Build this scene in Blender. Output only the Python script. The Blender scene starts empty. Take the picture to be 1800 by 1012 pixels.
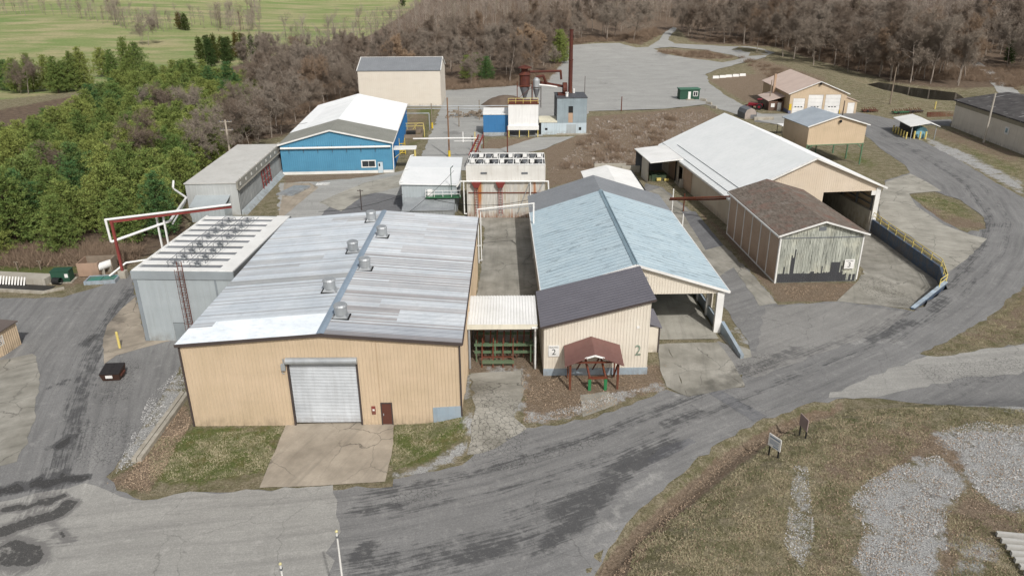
import bpy, math, random
import numpy as np
from mathutils import Matrix, Vector
from mathutils.geometry import delaunay_2d_cdt
R=math.radians
random.seed(7); rng=np.random.default_rng(11)
scene=bpy.context.scene
col=scene.collection
# ------------------------------------------------------------------ camera, sky, sun, exposure
CH=36.6; CF=1316.0; CT=R(22.98); CR_=R(0.35); CX=901.0
cam=bpy.data.cameras.new('camera'); cam.sensor_width=36; cam.lens=CF/1800*36
cam.shift_x=(900-CX)/1800; cam.clip_start=.5; cam.clip_end=6000
co=bpy.data.objects.new('camera',cam); col.objects.link(co); scene.camera=co
_X=Vector((1,0,0)); _Y=Vector((0,math.sin(CT),math.cos(CT)))
_xr=_X*math.cos(CR_)-_Y*math.sin(CR_); _yr=_X*math.sin(CR_)+_Y*math.cos(CR_); _zr=_xr.cross(_yr)
co.matrix_world=Matrix(((_xr.x,_yr.x,_zr.x,0),(_xr.y,_yr.y,_zr.y,0),(_xr.z,_yr.z,_zr.z,CH),(0,0,0,1)))
SUN_EL=R(44); SUN_AZ=R(22)      # azimuth measured from straight behind the camera towards the right
w=bpy.data.worlds.new('World'); scene.world=w; w.use_nodes=True
nt=w.node_tree; sky=nt.nodes.new('ShaderNodeTexSky'); sky.sky_type='NISHITA'; sky.sun_disc=False
sky.sun_elevation=SUN_EL; sky.sun_rotation=math.pi-SUN_AZ; sky.air_density=1.0; sky.dust_density=3.5; sky.ozone_density=.7
nt.nodes['Background'].inputs[1].default_value=.1
hs=nt.nodes.new('ShaderNodeHueSaturation'); hs.inputs['Saturation'].default_value=.38      # thin high cloud: a paler sky
nt.links.new(sky.outputs[0],hs.inputs['Color']); nt.links.new(hs.outputs[0],nt.nodes['Background'].inputs[0])
sd=Vector((math.cos(SUN_EL)*math.sin(SUN_AZ),-math.cos(SUN_EL)*math.cos(SUN_AZ),math.sin(SUN_EL)))
sl=bpy.data.lights.new('sun','SUN'); sl.energy=2.95; sl.angle=R(.8); sl.color=(1,.98,.95)
so=bpy.data.objects.new('sun',sl); col.objects.link(so); so.rotation_euler=sd.to_track_quat('Z','Y').to_euler()
vs=scene.view_settings; vs.view_transform='Standard'; vs.look='None'; vs.exposure=0.05; vs.gamma=1

# ------------------------------------------------------------------ terrain
def ss(t): t=np.clip(t,0,1); return t*t*(3-2*t)
def ray(px,py):
    u=(px-CX)/CF; v=(506-py)/CF
    cr,sr=math.cos(CR_),math.sin(CR_); u,v=u*cr+v*sr,-u*sr+v*cr
    c,s=math.cos(CT),math.sin(CT); return u,c+v*s,-s+v*c
def W(px,py,z=0.0):
    d=ray(px,py); t=(z-CH)/d[2]; return d[0]*t,d[1]*t
def project(x,y,z):
    c,s=math.cos(CT),math.sin(CT); zz=z-CH
    zc=y*c-zz*s; yc=y*s+zz*c; u=x/zc; v=yc/zc
    cr,sr=math.cos(CR_),math.sin(CR_); u,v=u*cr-v*sr,u*sr+v*cr
    return CX+CF*u,506-CF*v
def pdist(x,y,pl,closed=False):
    """distance to a polyline, with arc length of the nearest point and the side"""
    best=np.full(x.shape,1e18); S=np.zeros(x.shape); D=np.zeros(x.shape); acc=0
    n=len(pl); m=n if closed else n-1
    for i in range(m):
        ax,ay=pl[i]; bx,by=pl[(i+1)%n]; dx,dy=bx-ax,by-ay; L2=dx*dx+dy*dy+1e-9; L=math.sqrt(L2)
        t=np.clip(((x-ax)*dx+(y-ay)*dy)/L2,0,1); ex=x-ax-t*dx; ey=y-ay-t*dy; q=ex*ex+ey*ey
        k=q<best; best=np.where(k,q,best); S=np.where(k,acc+t*L,S); D=np.where(k,np.sign(dx*ey-dy*ex)*np.sqrt(q),D); acc+=L
    return np.sqrt(best),S,D
def inside(x,y,pg):
    c=np.zeros(x.shape,bool); n=len(pg)
    for i in range(n):
        ax,ay=pg[i]; bx,by=pg[(i+1)%n]
        k=((ay>y)!=(by>y))&(x<(bx-ax)*(y-ay)/((by-ay) if by!=ay else 1e-9)+ax); c^=k
    return c
def sdf(x,y,pg):
    d=pdist(x,y,pg,True)[0]; return np.where(inside(x,y,pg),d,-d)
DITCH=[W(*p) for p in [(1040,1060),(1062,1000),(1130,925),(1200,868),(1262,812),(1335,765),(1405,735),(1480,716)]]
BANK=[W(*p) for p in [(1020,1200),(1075,1010),(1140,935),(1210,878),(1270,825),(1345,775),(1420,742),(1560,705),(1900,690),(2400,800),(2400,1300)]]
BERM=[W(*p) for p in [(1310,100),(1400,122),(1480,146),(1540,166),(1600,184),(1680,190),(1760,186)]]
POND=[W(*p,-.6) for p in [(1520,150),(1560,162),(1620,177),(1665,180),(1695,173),(1680,163),(1600,154),(1545,145)]]
def h0(x,y):
    x=np.asarray(x,float); y=np.asarray(y,float); r=np.hypot(x,y)
    h=16*ss((y-290)/380)+34*ss((r-620)/600)+9*ss((x-60)/160)*ss((y-290)/160)
    h=h+1.5*ss((r-230)/90)*(np.sin(x*.021+1)+np.cos(y*.017+x*.006))*ss((r-330)/80)*1.2
    h=h+1.3*np.exp(-(((x+3.2)/3.2)**2+((y-57.5)/3.4)**2))
    d,_,_=pdist(x,y,DITCH); near=y<75
    h=h-np.where(near,.7*np.exp(-(d/.75)**2),0)
    h=h+np.where(near,1.1*ss(sdf(x,y,BANK)/4.0),0)
    d,_,_=pdist(x,y,BERM); h=h+1.6*np.exp(-(d/9)**2)*ss((x-60)/30)
    k=ss((sdf(x,y,POND)+6)/6); h=h*(1-k)-1.6*k
    return h
def hz(x,y): return float(h0(np.array([x]),np.array([y]))[0])
_T=np.geomspace(30,2600,150)
def Parr(pxs,pys):
    """where the sight lines through these picture points meet the terrain"""
    pxs=np.asarray(pxs,float);pys=np.asarray(pys,float); u=(pxs-CX)/CF; v=(506-pys)/CF
    cr,sr=math.cos(CR_),math.sin(CR_); u,v=u*cr+v*sr,-u*sr+v*cr
    c,s=math.cos(CT),math.sin(CT); D=np.stack([u,c+v*s,-s+v*c],1); D=D/np.hypot(D[:,0],D[:,1])[:,None]
    t0=np.maximum(20,(CH-3.5)/np.maximum(-D[:,2],.012)*.0+25)
    X=D[:,0:1]*_T;Y=D[:,1:2]*_T; Zr=CH+D[:,2:3]*_T; G=h0(X,Y); under=Zr<G; under[:,-1]=True
    k=under.argmax(1); lo=_T[np.maximum(k-1,0)];hi=_T[k]
    for _ in range(12):
        m=(lo+hi)/2; un=(CH+D[:,2]*m)<h0(D[:,0]*m,D[:,1]*m); hi=np.where(un,m,hi);lo=np.where(un,lo,m)
    x=D[:,0]*hi;y=D[:,1]*hi; return x,y,h0(x,y)
def P(px,py,dz=0):
    x,y,z=Parr([px],[py]); return Vector((float(x[0]),float(y[0]),float(z[0])+dz))
def PP(l):
    x,y,z=Parr([q[0] for q in l],[q[1] for q in l]); return [(float(a),float(b)) for a,b in zip(x,y)]

# ------------------------------------------------------------------ node material helper
def srgb(h,k=1.0):
    h=h.lstrip('#'); c=[int(h[i:i+2],16)/255 for i in (0,2,4)]
    return tuple(k*((v/12.92) if v<=.04045 else ((v+.055)/1.055)**2.4) for v in c)
class N:
    def __init__(s,name,rough=.8,metal=0.0,spec=.3):
        s.m=bpy.data.materials.new(name); s.m.use_nodes=True; s.t=s.m.node_tree
        s.b=s.t.nodes['Principled BSDF']; s.b.inputs['Roughness'].default_value=rough
        s.b.inputs['Metallic'].default_value=metal; s.b.inputs['Specular IOR Level'].default_value=spec
    def n(s,t,**k):
        o=s.t.nodes.new(t)
        for a,b in k.items(): setattr(o,a,b)
        return o
    def L(s,a,b):
        if isinstance(a,(int,float)): b.default_value=a
        elif isinstance(a,tuple): b.default_value=(*a,1) if len(a)==3 and len(b.default_value)==4 else a
        else: s.t.links.new(a,b)
    def obj(s): return s.n('ShaderNodeTexCoord').outputs['Object']
    def pos(s): return s.n('ShaderNodeNewGeometry').outputs['Position']
    def sc(s,v,x,y=None,z=None):
        y=x if y is None else y; z=x if z is None else z
        o=s.n('ShaderNodeMapping'); s.L(v,o.inputs[0]); o.inputs['Scale'].default_value=(x,y,z); return o.outputs[0]
    def noise(s,v,scale,detail=3,rough=.55,dist=0.0,out=0):
        o=s.n('ShaderNodeTexNoise'); s.L(v,o.inputs['Vector']); o.inputs['Scale'].default_value=scale
        o.inputs['Detail'].default_value=detail; o.inputs['Roughness'].default_value=rough; o.inputs['Distortion'].default_value=dist
        return o.outputs[out]
    def vor(s,v,scale,feature='DISTANCE_TO_EDGE',out='Distance'):
        o=s.n('ShaderNodeTexVoronoi',feature=feature); s.L(v,o.inputs['Vector']); o.inputs['Scale'].default_value=scale; return o.outputs[out]
    def rng(s,f,a,b,c=0.0,d=1.0):
        o=s.n('ShaderNodeMapRange'); s.L(f,o.inputs[0])
        for i,v in enumerate((a,b,c,d)): s.L(v,o.inputs[i+1])
        return o.outputs[0]
    def mth(s,op,a,b=0.0):
        o=s.n('ShaderNodeMath',operation=op); s.L(a,o.inputs[0]); s.L(b,o.inputs[1]); return o.outputs[0]
    def mix(s,f,a,b,mode='MIX'):
        o=s.n('ShaderNodeMix',data_type='RGBA',blend_type=mode); s.L(f,o.inputs[0]); s.L(a,o.inputs[6]); s.L(b,o.inputs[7]); return o.outputs[2]
    def vadd(s,a,b):
        o=s.n('ShaderNodeVectorMath',operation='ADD'); s.L(a,o.inputs[0]); s.L(b,o.inputs[1]); return o.outputs[0]
    def vmul(s,a,k):
        o=s.n('ShaderNodeVectorMath',operation='SCALE'); s.L(a,o.inputs[0]); o.inputs['Scale'].default_value=k; return o.outputs[0]
    def attr(s,name,out='Color'): return s.n('ShaderNodeAttribute',attribute_name=name).outputs[out]
    def sep(s,c):
        o=s.n('ShaderNodeSeparateColor'); s.L(c,o.inputs[0]); return o.outputs
    def rnd(s): return s.n('ShaderNodeObjectInfo').outputs['Random']
    def bump(s,h,strength=.4,dist=.05):
        o=s.n('ShaderNodeBump'); o.inputs['Strength'].default_value=strength; o.inputs['Distance'].default_value=dist
        s.L(h,o.inputs['Height']); s.t.links.new(o.outputs[0],s.b.inputs['Normal'])
    def col(s,c): s.L(c,s.b.inputs['Base Color']); return s
    def rough(s,f): s.L(f,s.b.inputs['Roughness'])
MAT={}
def paint(name,c,c2=None,var=.10,dirt=.25,streak=True,rough=.55,metal=0.0,rust=0.0,dirtc='#6b6355',bumpy=0.0,spec=.3,vert=True,tint=False):
    """weathered painted metal / boards; streaks run down the face"""
    if name in MAT: return MAT[name]
    k=N(name,rough,metal,spec); o=k.obj(); c2=c2 or tuple(v*.8 for v in c)
    base=k.mix(k.rng(k.noise(k.sc(o,.35),1,4),.35,.7),c,c2)
    if tint: base=k.mix(1.0,base,k.attr('tint'),'MULTIPLY')
    if streak: st=k.noise(k.sc(o,2.6,2.6,.22) if vert else k.sc(o,.25,2.6,2.6),1,4,.6)
    else: st=k.noise(o,1.7,5,.6)
    base=k.mix(k.rng(st,.5,.85,0,dirt),base,srgb(dirtc,.9))
    base=k.mix(k.rng(k.noise(o,9,3),.3,.75,0,var),base,tuple(v*.55 for v in c))
    if vert and streak:   # splashed dirt low on the walls, ragged patches of its own
        z=k.n('ShaderNodeSeparateXYZ'); k.L(o,z.inputs[0])
        lo=k.mth('MULTIPLY',k.rng(z.outputs[2],0,1.1,1,0),k.rng(k.noise(k.sc(o,1.3,1.3,.8),1,5,.7),.4,.62)); base=k.mix(k.mth('MULTIPLY',lo,.55),base,srgb('#6e6252'))
        base=k.mix(k.rng(k.noise(k.sc(o,7,7,.12),1,2,.5),.6,.78,0,dirt*.9),base,tuple(v*.6 for v in c))
        base=k.mix(k.mth('MULTIPLY',k.rng(k.noise(k.sc(o,.22,.22,1.1),1,3,.6),.52,.66),.16),base,tuple(v*.7 for v in c))
    if rust:
        r=k.rng(k.noise(k.sc(o,1.8,1.8,.3) if vert else k.sc(o,.5,2.5,2.5),1,5,.7),.62-.25*rust,.8-.2*rust,0,min(1,rust*1.6))
        base=k.mix(r,base,k.mix(k.noise(o,6,3),srgb('#8a4a22',.8),srgb('#5a2f1c',.8)))
    k.col(base)
    k.rough(k.rng(k.noise(o,3,3),.3,.7,rough-.1,rough+.15))
    if bumpy: k.bump(k.noise(o,5,4),bumpy,.03)
    MAT[name]=k.m; return k.m
def plain(name,c,rough=.6,metal=0.0): return paint(name,c,None,.12,.12,False,rough,metal)

# ------------------------------------------------------------------ mesh builder and object helpers
class MB:
    def __init__(s): s.v=[];s.f=[];s.c=[];s.cc=(1,1,1)
    def add(s,vs,fs,c=None):
        o=len(s.v); s.v+= [tuple(p) for p in vs]; s.f+=[tuple(i+o for i in f) for f in fs]; s.c+=[c or s.cc]*len(fs); return s
    def quad(s,a,b,c,d,cl=None): return s.add([a,b,c,d],[(0,1,2,3)],cl)
    def poly(s,p,cl=None): return s.add(p,[tuple(range(len(p)))],cl)
    def box(s,x0,x1,y0,y1,z0,z1,cl=None):
        v=[(x0,y0,z0),(x1,y0,z0),(x1,y1,z0),(x0,y1,z0),(x0,y0,z1),(x1,y0,z1),(x1,y1,z1),(x0,y1,z1)]
        return s.add(v,[(3,2,1,0),(4,5,6,7),(0,1,5,4),(1,2,6,5),(2,3,7,6),(3,0,4,7)],cl)
    def hexa(s,b,t,cl=None):   # 4 bottom, 4 top points, counterclockwise seen from above
        return s.add(list(b)+list(t),[(3,2,1,0),(4,5,6,7),(0,1,5,4),(1,2,6,5),(2,3,7,6),(3,0,4,7)],cl)
    def tube(s,p,q,r,r2=None,n=8,cl=None,cap=True):
        p=Vector(p);q=Vector(q);r2=r if r2 is None else r2; d=(q-p)
        if d.length<1e-6: return s
        d.normalize(); a=d.orthogonal().normalized(); b=d.cross(a)
        vs=[];
        for o,rr in((p,r),(q,r2)):
            for i in range(n):
                t=2*math.pi*i/n; vs.append(o+(a*math.cos(t)+b*math.sin(t))*rr)
        fs=[(i,(i+1)%n,n+(i+1)%n,n+i) for i in range(n)]
        if cap: fs+=[tuple(range(n-1,-1,-1)),tuple(range(n,2*n))]
        return s.add(vs,fs,cl)
    def path(s,pts,r,n=8,cl=None):
        for a,b in zip(pts,pts[1:]): s.tube(a,b,r,None,n,cl)
        for p in pts[1:-1]: s.ball(p,r*1.04,6,4,cl)
        return s
    def ball(s,c,r,n=10,m=6,cl=None,sz=1.0):
        vs=[];fs=[]
        for j in range(m+1):
            t=math.pi*j/m
            for i in range(n):
                a=2*math.pi*i/n; vs.append((c[0]+r*math.sin(t)*math.cos(a),c[1]+r*math.sin(t)*math.sin(a),c[2]+sz*r*math.cos(t)))
        for j in range(m):
            for i in range(n): fs.append((j*n+i,(j+1)*n+i,(j+1)*n+(i+1)%n,j*n+(i+1)%n))
        return s.add(vs,fs,cl)
    def beam(s,p,q,w,h=None,cl=None):   # rectangular bar between two points
        h=h or w; p=Vector(p);q=Vector(q); d=(q-p).normalized(); up=Vector((0,0,1)) if abs(d.z)<.95 else Vector((0,1,0))
        a=d.cross(up).normalized()*w/2; b=d.cross(a).normalized()*h/2
        f=[p-a-b,p+a-b,p+a+b,p-a+b]; g=[q-a-b,q+a-b,q+a+b,q-a+b]
        return s.add(f+g,[(0,1,2,3),(7,6,5,4),(0,4,5,1),(1,5,6,2),(2,6,7,3),(3,7,4,0)],cl)
    def build(s,name,m,parent=None,smooth=False,loc=None,rz=0):
        me=bpy.data.meshes.new(name); me.from_pydata(s.v,[],s.f); me.materials.append(m)
        if any(c!=(1,1,1) for c in s.c):
            a=me.color_attributes.new('tint','FLOAT_COLOR','CORNER'); buf=[]
            for f,c in zip(s.f,s.c): buf+= [c[0],c[1],c[2],1.0]*len(f)
            a.data.foreach_set('color',buf)
        elif 'tint' in NEED.get(m.name,''):
            a=me.color_attributes.new('tint','FLOAT_COLOR','CORNER'); a.data.foreach_set('color',[1.0]*(4*len(me.loops)))
        if smooth: me.shade_smooth()
        me.update(); o=bpy.data.objects.new(name,me); col.objects.link(o)
        if parent is not None: o.parent=parent
        if loc is not None: o.location=loc
        if rz: o.rotation_euler=(0,0,rz)
        return o
NEED={}
def tag(o,label=None,cat=None,group=None,kind=None):
    if label: o['label']=label
    if cat: o['category']=cat
    if group: o['group']=group
    if kind: o['kind']=kind
    return o
def thing(name,label,cat,loc=(0,0,0),rz=0,group=None):
    o=bpy.data.objects.new(name,None); col.objects.link(o); o.empty_display_size=.5
    o.location=loc; o.rotation_euler=(0,0,rz); return tag(o,label,cat,group)
def copytree(o,loc,rz=None,label=None,scale=None):
    c=o.copy(); col.objects.link(c); c.location=loc
    if rz is not None: c.rotation_euler=(0,0,rz)
    if label: c['label']=label
    if scale is not None: c.scale=scale
    for ch in list(o.children):
        k=ch.copy(); col.objects.link(k); k.parent=c
        for g in list(ch.children):
            q=g.copy(); col.objects.link(q); q.parent=k
    return c
def wall(mb,p0,p1,zb,top,ops=(),rib=.3,d=.035,inner=0.0,cl=None,n=None):
    """ribbed sheet-metal wall from p0 to p1 (outward side on the right hand); ops = (u0,u1,z0,z1) openings"""
    p0=Vector((*p0,0));p1=Vector((*p1,0)); L=(p1-p0).length; t=(p1-p0)/L; o=Vector((t.y,-t.x,0))
    topf=top if callable(top) else (lambda u:top)
    zbf=zb if callable(zb) else (lambda u:zb)
    cuts={0.0,L}
    for a in ops: cuts|={max(0,a[0]),min(L,a[1])}
    cuts=sorted(cuts); prof=[(0,0),(.62,0),(.70,1),(.90,1),(.98,0)]
    k=0; us=[]
    nr=max(1,round(L/rib)); rb=L/nr
    for i in range(nr):
        for a,b in prof: us.append((i*rb+a*rb,b*d))
    us.append((L,0)); 
    for c in cuts: us.append((c,0 if True else 0))
    us=sorted(us,key=lambda q:q[0]); out=[us[0]]
    for q in us[1:]:
        if q[0]-out[-1][0]>1e-4: out.append(q)
    us=out
    def P3(u,z,e): q=p0+t*u+o*e; return (q.x,q.y,z)
    for (ua,ea),(ub,eb) in zip(us,us[1:]):
        m=(ua+ub)/2; segs=[(None,None)]
        zs=[(zbf(ua),zbf(ub))]; segs=[[('b',),('t',)]]
        spans=[[zbf(m),topf(m)]]
        for a in ops:
            if a[0]<m<a[1]:
                ns=[]
                for s0,s1 in spans:
                    if a[3]<=s0 or a[2]>=s1: ns.append([s0,s1]); continue
                    if a[2]>s0: ns.append([s0,a[2]])
                    if a[3]<s1: ns.append([a[3],s1])
                spans=ns
        for s0,s1 in spans:
            a0=zbf(ua) if abs(s0-zbf(m))<1e-6 else s0; b0=zbf(ub) if abs(s0-zbf(m))<1e-6 else s0
            a1=topf(ua) if abs(s1-topf(m))<1e-6 else s1; b1=topf(ub) if abs(s1-topf(m))<1e-6 else s1
            mb.quad(P3(ua,a0,ea),P3(ub,b0,eb),P3(ub,b1,eb),P3(ua,a1,ea),cl)
            if inner: mb.quad(P3(ub,b0,-inner),P3(ua,a0,-inner),P3(ua,a1,-inner),P3(ub,b1,-inner),cl)
    if inner:
        for a in ops:
            u0,u1,z0,z1=max(a[0],0),min(a[1],L),a[2],a[3]
            mb.quad(P3(u0,z0,0),P3(u0,z0,-inner),P3(u0,z1,-inner),P3(u0,z1,0),cl); mb.quad(P3(u1,z0,-inner),P3(u1,z0,0),P3(u1,z1,0),P3(u1,z1,-inner),cl)
            mb.quad(P3(u0,z1,0),P3(u0,z1,-inner),P3(u1,z1,-inner),P3(u1,z1,0),cl)
def roof(mb,e0,e1,r0,r1,rib=.6,d=.04,th=.12,colf=None,split=1,w=.12):
    """ribbed roof slope: eave e0->e1, ridge r0->r1 (same direction); ribs run eave to ridge"""
    e0,e1,r0,r1=map(Vector,(e0,e1,r0,r1)); nrm=(e1-e0).cross(r0-e0).normalized()
    if nrm.z<0: nrm=-nrm
    L=max((e1-e0).length,(r1-r0).length); n=max(1,round(L/rib))
    for i in range(n):
        ts=[i/n,(i+.5-w)/n,(i+.5-w*.5)/n,(i+.5+w*.5)/n,(i+.5+w)/n,(i+1)/n]; hs=[0,0,d,d,0,0]
        for j in range(split):
            a,b=j/split,(j+1)/split; c=colf(i,n,j,split) if colf else (1,1,1)
            pts=[]
            for t,h in zip(ts,hs):
                e=e0.lerp(e1,t); r=r0.lerp(r1,t); pts.append((e.lerp(r,a)+nrm*h,e.lerp(r,b)+nrm*h))
            for (p,q),(s,u) in zip(pts,pts[1:]): mb.quad(p,s,u,q,c)
    D=nrm*th
    mb.quad(e0-D,r0-D,r1-D,e1-D); mb.quad(e0-D,e1-D,e1,e0); mb.quad(e0,r0,r0-D,e0-D); mb.quad(e1-D,r1-D,r1,e1); mb.quad(r0,r1,r1-D,r0-D)
def glyph(text,size,m,parent,loc,rot,name='lettering',thick=.01,sx=1.0,align='CENTER'):
    cu=bpy.data.curves.new(name,'FONT'); cu.body=text; cu.size=size; cu.extrude=thick; cu.align_x=align; cu.align_y='CENTER'
    to=bpy.data.objects.new('tmp',cu); col.objects.link(to); bpy.context.view_layer.update()
    me=bpy.data.meshes.new_from_object(to.evaluated_get(bpy.context.evaluated_depsgraph_get()))
    bpy.data.objects.remove(to); me.materials.clear(); me.materials.append(m)
    o=bpy.data.objects.new(name,me); col.objects.link(o); o.parent=parent; o.location=loc; o.rotation_euler=rot; o.scale=(sx,1,1); return o
def fast(name,V,F,m,parent=None,loc=None):
    """large triangle mesh from arrays"""
    me=bpy.data.meshes.new(name); V=np.asarray(V,np.float32); F=np.asarray(F,np.int32)
    me.vertices.add(len(V)); me.vertices.foreach_set('co',V.ravel()); me.loops.add(F.size); me.loops.foreach_set('vertex_index',F.ravel())
    me.polygons.add(len(F)); me.polygons.foreach_set('loop_start',np.arange(0,F.size,F.shape[1],dtype=np.int32))
    me.update(calc_edges=True); me.materials.append(m)
    o=bpy.data.objects.new(name,me); col.objects.link(o)
    if parent: o.parent=parent
    if loc is not None: o.location=loc
    return o
# ------------------------------------------------------------------ ground materials
def m_ground():
    k=N('ground_cover',.95,0,.1); p=k.pos()
    c1=k.sep(k.attr('cover')); c2=k.sep(k.attr('cover2'))
    big=k.noise(k.sc(p,.12),1,4,.6); mid=k.noise(p,.8,5,.65); fine=k.noise(p,5,4,.7); vf=k.noise(p,16,2,.7)
    straw=k.mix(k.rng(fine,.3,.7),srgb('#625b46'),srgb('#b5aa90'))
    straw=k.mix(k.rng(mid,.42,.62,0,.75),straw,k.mix(fine,srgb('#4f4c33'),srgb('#7b7a55')))
    straw=k.mix(k.rng(big,.5,.7,0,.6),straw,srgb('#8a7e67'))
    straw=k.mix(k.rng(vf,.62,.72,0,.55),straw,srgb('#d8cba9'))
    straw=k.mix(k.rng(vf,.30,.44,.85,0),straw,srgb('#332d1d'))
    green=k.mix(k.rng(fine,.3,.7),srgb('#4c5330'),srgb('#79824f')); green=k.mix(k.rng(mid,.5,.7,0,.7),green,srgb('#7a6b48'))
    brown=k.mix(k.rng(fine,.3,.7),srgb('#66584a'),srgb('#a4927d')); brown=k.mix(k.rng(vf,.6,.72),brown,srgb('#b9ab9a'))
    brown=k.mix(k.rng(mid,.5,.68,0,.8),brown,srgb('#7d6b58')); brown=k.mix(k.rng(vf,.3,.42,.8,0),brown,srgb('#3b322a'))
    grav=k.mix(k.rng(k.vor(p,7,'F1','Color') if False else k.noise(p,11,3,.8),.35,.65),srgb('#73726f'),srgb('#dbdad7'))
    grav=k.mix(k.rng(mid,.55,.7,0,.6),grav,srgb('#5a5040'))
    field=k.mix(k.rng(k.noise(k.sc(p,.012,.05,.02),1,5,.6),.35,.62),srgb('#7d9158'),srgb('#9a9c6d'))
    field=k.mix(k.rng(k.noise(k.sc(p,.03,.09,.03),1,4,.6),.46,.62,0,.75),field,srgb('#b7a987'))
    field=k.mix(k.rng(mid,.4,.7,0,.35),field,srgb('#5b6a3a'))
    wood=k.mix(k.rng(mid,.35,.65),srgb('#5c5047'),srgb('#80705f')); wood=k.mix(k.rng(fine,.5,.75,0,.7),wood,srgb('#937b63'))
    def m(c,base,top,lo=.35,hi=.65):
        f=k.mth('ADD',c,k.mth('MULTIPLY',k.mth('SUBTRACT',k.noise(p,1.3,5,.7),.5),1.5)); f=k.mth('ADD',f,k.mth('MULTIPLY',k.mth('SUBTRACT',k.noise(p,.35,4,.6),.5),.8)); return k.mix(k.rng(f,lo,hi),base,top)
    x=straw
    x=m(c2[1],x,field,.45,.55); x=m(c2[0],x,wood); x=m(c1[0],x,green); x=m(c1[2],x,brown); gb=k.mth('ADD',c1[1],k.mth('MULTIPLY',k.mth('SUBTRACT',k.noise(k.sc(p,.45),1,6,.68),.5),1.9)); x=m(gb,x,grav,.45,.8)
    k.col(x); k.bump(k.mth('ADD',fine,k.mth('MULTIPLY',vf,.7)),1.0,.2); return k.m
def m_asphalt(name,base,dark,light,warm=0.0):
    k=N(name,.9,0,.2); p=k.pos(); a=k.sep(k.attr('wear')); fl=k.attr('flow','Vector')
    st=k.noise(k.sc(fl,.07,1.1,1),1,5,.62); st2=k.noise(k.sc(fl,.25,5,1),1,3,.6)
    big=k.noise(p,.16,4,.6); mid=k.noise(p,.9,5,.7); fine=k.noise(p,9,3,.8)
    c=k.mix(k.rng(big,.35,.65),base,tuple(v*.86 for v in base))
    c=k.mix(k.rng(st,.48,.75,0,.5),c,dark)
    c=k.mix(k.rng(st,.25,.42,.45,0),c,light)
    c=k.mix(k.rng(st2,.52,.75,0,.25),c,dark)
    c=k.mix(k.rng(k.mth('ADD',a[1],k.mth('MULTIPLY',k.mth('SUBTRACT',mid,.5),1.0)),.35,.6,0,.85),c,light)
    wr=k.mth('ADD',a[0],k.mth('MULTIPLY',k.mth('SUBTRACT',k.mth('ADD',k.mth('MULTIPLY',mid,.5),k.mth('MULTIPLY',st2,.5)),.5),1.9))
    c=k.mix(k.rng(wr,.36,.62,0,.85),c,dark)
    c=k.mix(k.rng(k.mth('ADD',a[0],k.mth('MULTIPLY',k.mth('SUBTRACT',mid,.5),.9)),.86,.93,0,.9),c,(.035,.034,.034))
    c=k.mix(k.rng(fine,.42,.7,0,.5),c,tuple(v*.5 for v in base)); c=k.mix(k.rng(fine,.25,.45,.4,0),c,light)
    c=k.mix(k.rng(k.noise(p,2.2,5,.75),.55,.72,0,.35),c,dark); c=k.mix(k.rng(k.noise(k.sc(p,1.1),1,5,.7),.56,.7,0,.35),c,light)
    q=k.vadd(p,k.vmul(k.noise(p,.9,4,.6,0,1),.9))
    cr=k.vor(q,.16); big_c=k.rng(cr,.0,.006,.4,0)
    al=k.vor(k.vadd(p,k.vmul(k.noise(p,3,2,.5,0,1),.3)),2.6); sm=k.mth('MULTIPLY',k.rng(al,0,.06,.7,0),k.rng(k.mth('ADD',a[2],k.mth('MULTIPLY',k.mth('SUBTRACT',k.noise(p,.35,3),.5),.9)),.35,.55))
    big_c=k.mth('MULTIPLY',big_c,k.rng(k.noise(p,.07,3),.42,.58))
    c=k.mix(k.mth('MAXIMUM',big_c,sm),c,(.022,.021,.019))
    k.col(c); k.bump(fine,.5,.03); return k.m
def m_concrete(name,base,stain='#6d6a60',joint=0.0,moss=0.0):
    k=N(name,.9,0,.2); p=k.pos(); a=k.sep(k.attr('wear')); fl=k.attr('flow','Vector')
    big=k.noise(p,.3,5,.62); fine=k.noise(p,8,3,.8); st=k.noise(k.sc(fl,.12,1.6,1),1,4,.6)
    c=k.mix(k.rng(big,.35,.68,0,.8),base,srgb(stain)); c=k.mix(k.rng(st,.5,.8,0,.4),c,srgb('#514f4a'))
    c=k.mix(k.rng(fine,.45,.75,0,.35),c,tuple(v*.6 for v in base)); c=k.mix(k.rng(fine,.25,.4,.3,0),c,tuple(min(.75,v*1.35) for v in base))
    c=k.mix(k.rng(k.mth('ADD',a[0],k.mth('MULTIPLY',k.mth('SUBTRACT',big,.5),1.4)),.35,.9,0,.75),c,(.07,.067,.06))
    q=k.vadd(p,k.vmul(k.noise(p,.8,4,.6,0,1),1.0)); cr=k.mth('MULTIPLY',k.rng(k.vor(q,.2),0,.012,.7,0),k.rng(k.noise(p,.1,3),.4,.55))
    al=k.vor(k.vadd(p,k.vmul(k.noise(p,3,2,.5,0,1),.35)),2.1); cr=k.mth('MAXIMUM',cr,k.mth('MULTIPLY',k.rng(al,0,.06,.8,0),k.rng(a[2],.3,.6)))
    c=k.mix(cr,c,(.03,.028,.024))
    k.col(c); k.bump(fine,.4,.02); return k.m
M_GR=m_ground()
M_ASPH=m_asphalt('worn_asphalt',srgb('#858482'),srgb('#434344'),srgb('#aaa8a3'))
M_LOT=m_asphalt('bleached_asphalt',srgb('#a9a8a3'),srgb('#7a7975'),srgb('#c4c2bc'))
M_ASPH2=m_asphalt('smooth_grey_asphalt',srgb('#918f8b'),srgb('#5f5e5d'),srgb('#a9a7a1'))
M_LIGHT=m_asphalt('light_grey_asphalt',srgb('#a19f99'),srgb('#6b6967'),srgb('#bebbb4'))
M_DARK=m_asphalt('dark_patch_asphalt',srgb('#79797a'),srgb('#48484a'),srgb('#a09f9c'))
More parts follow.
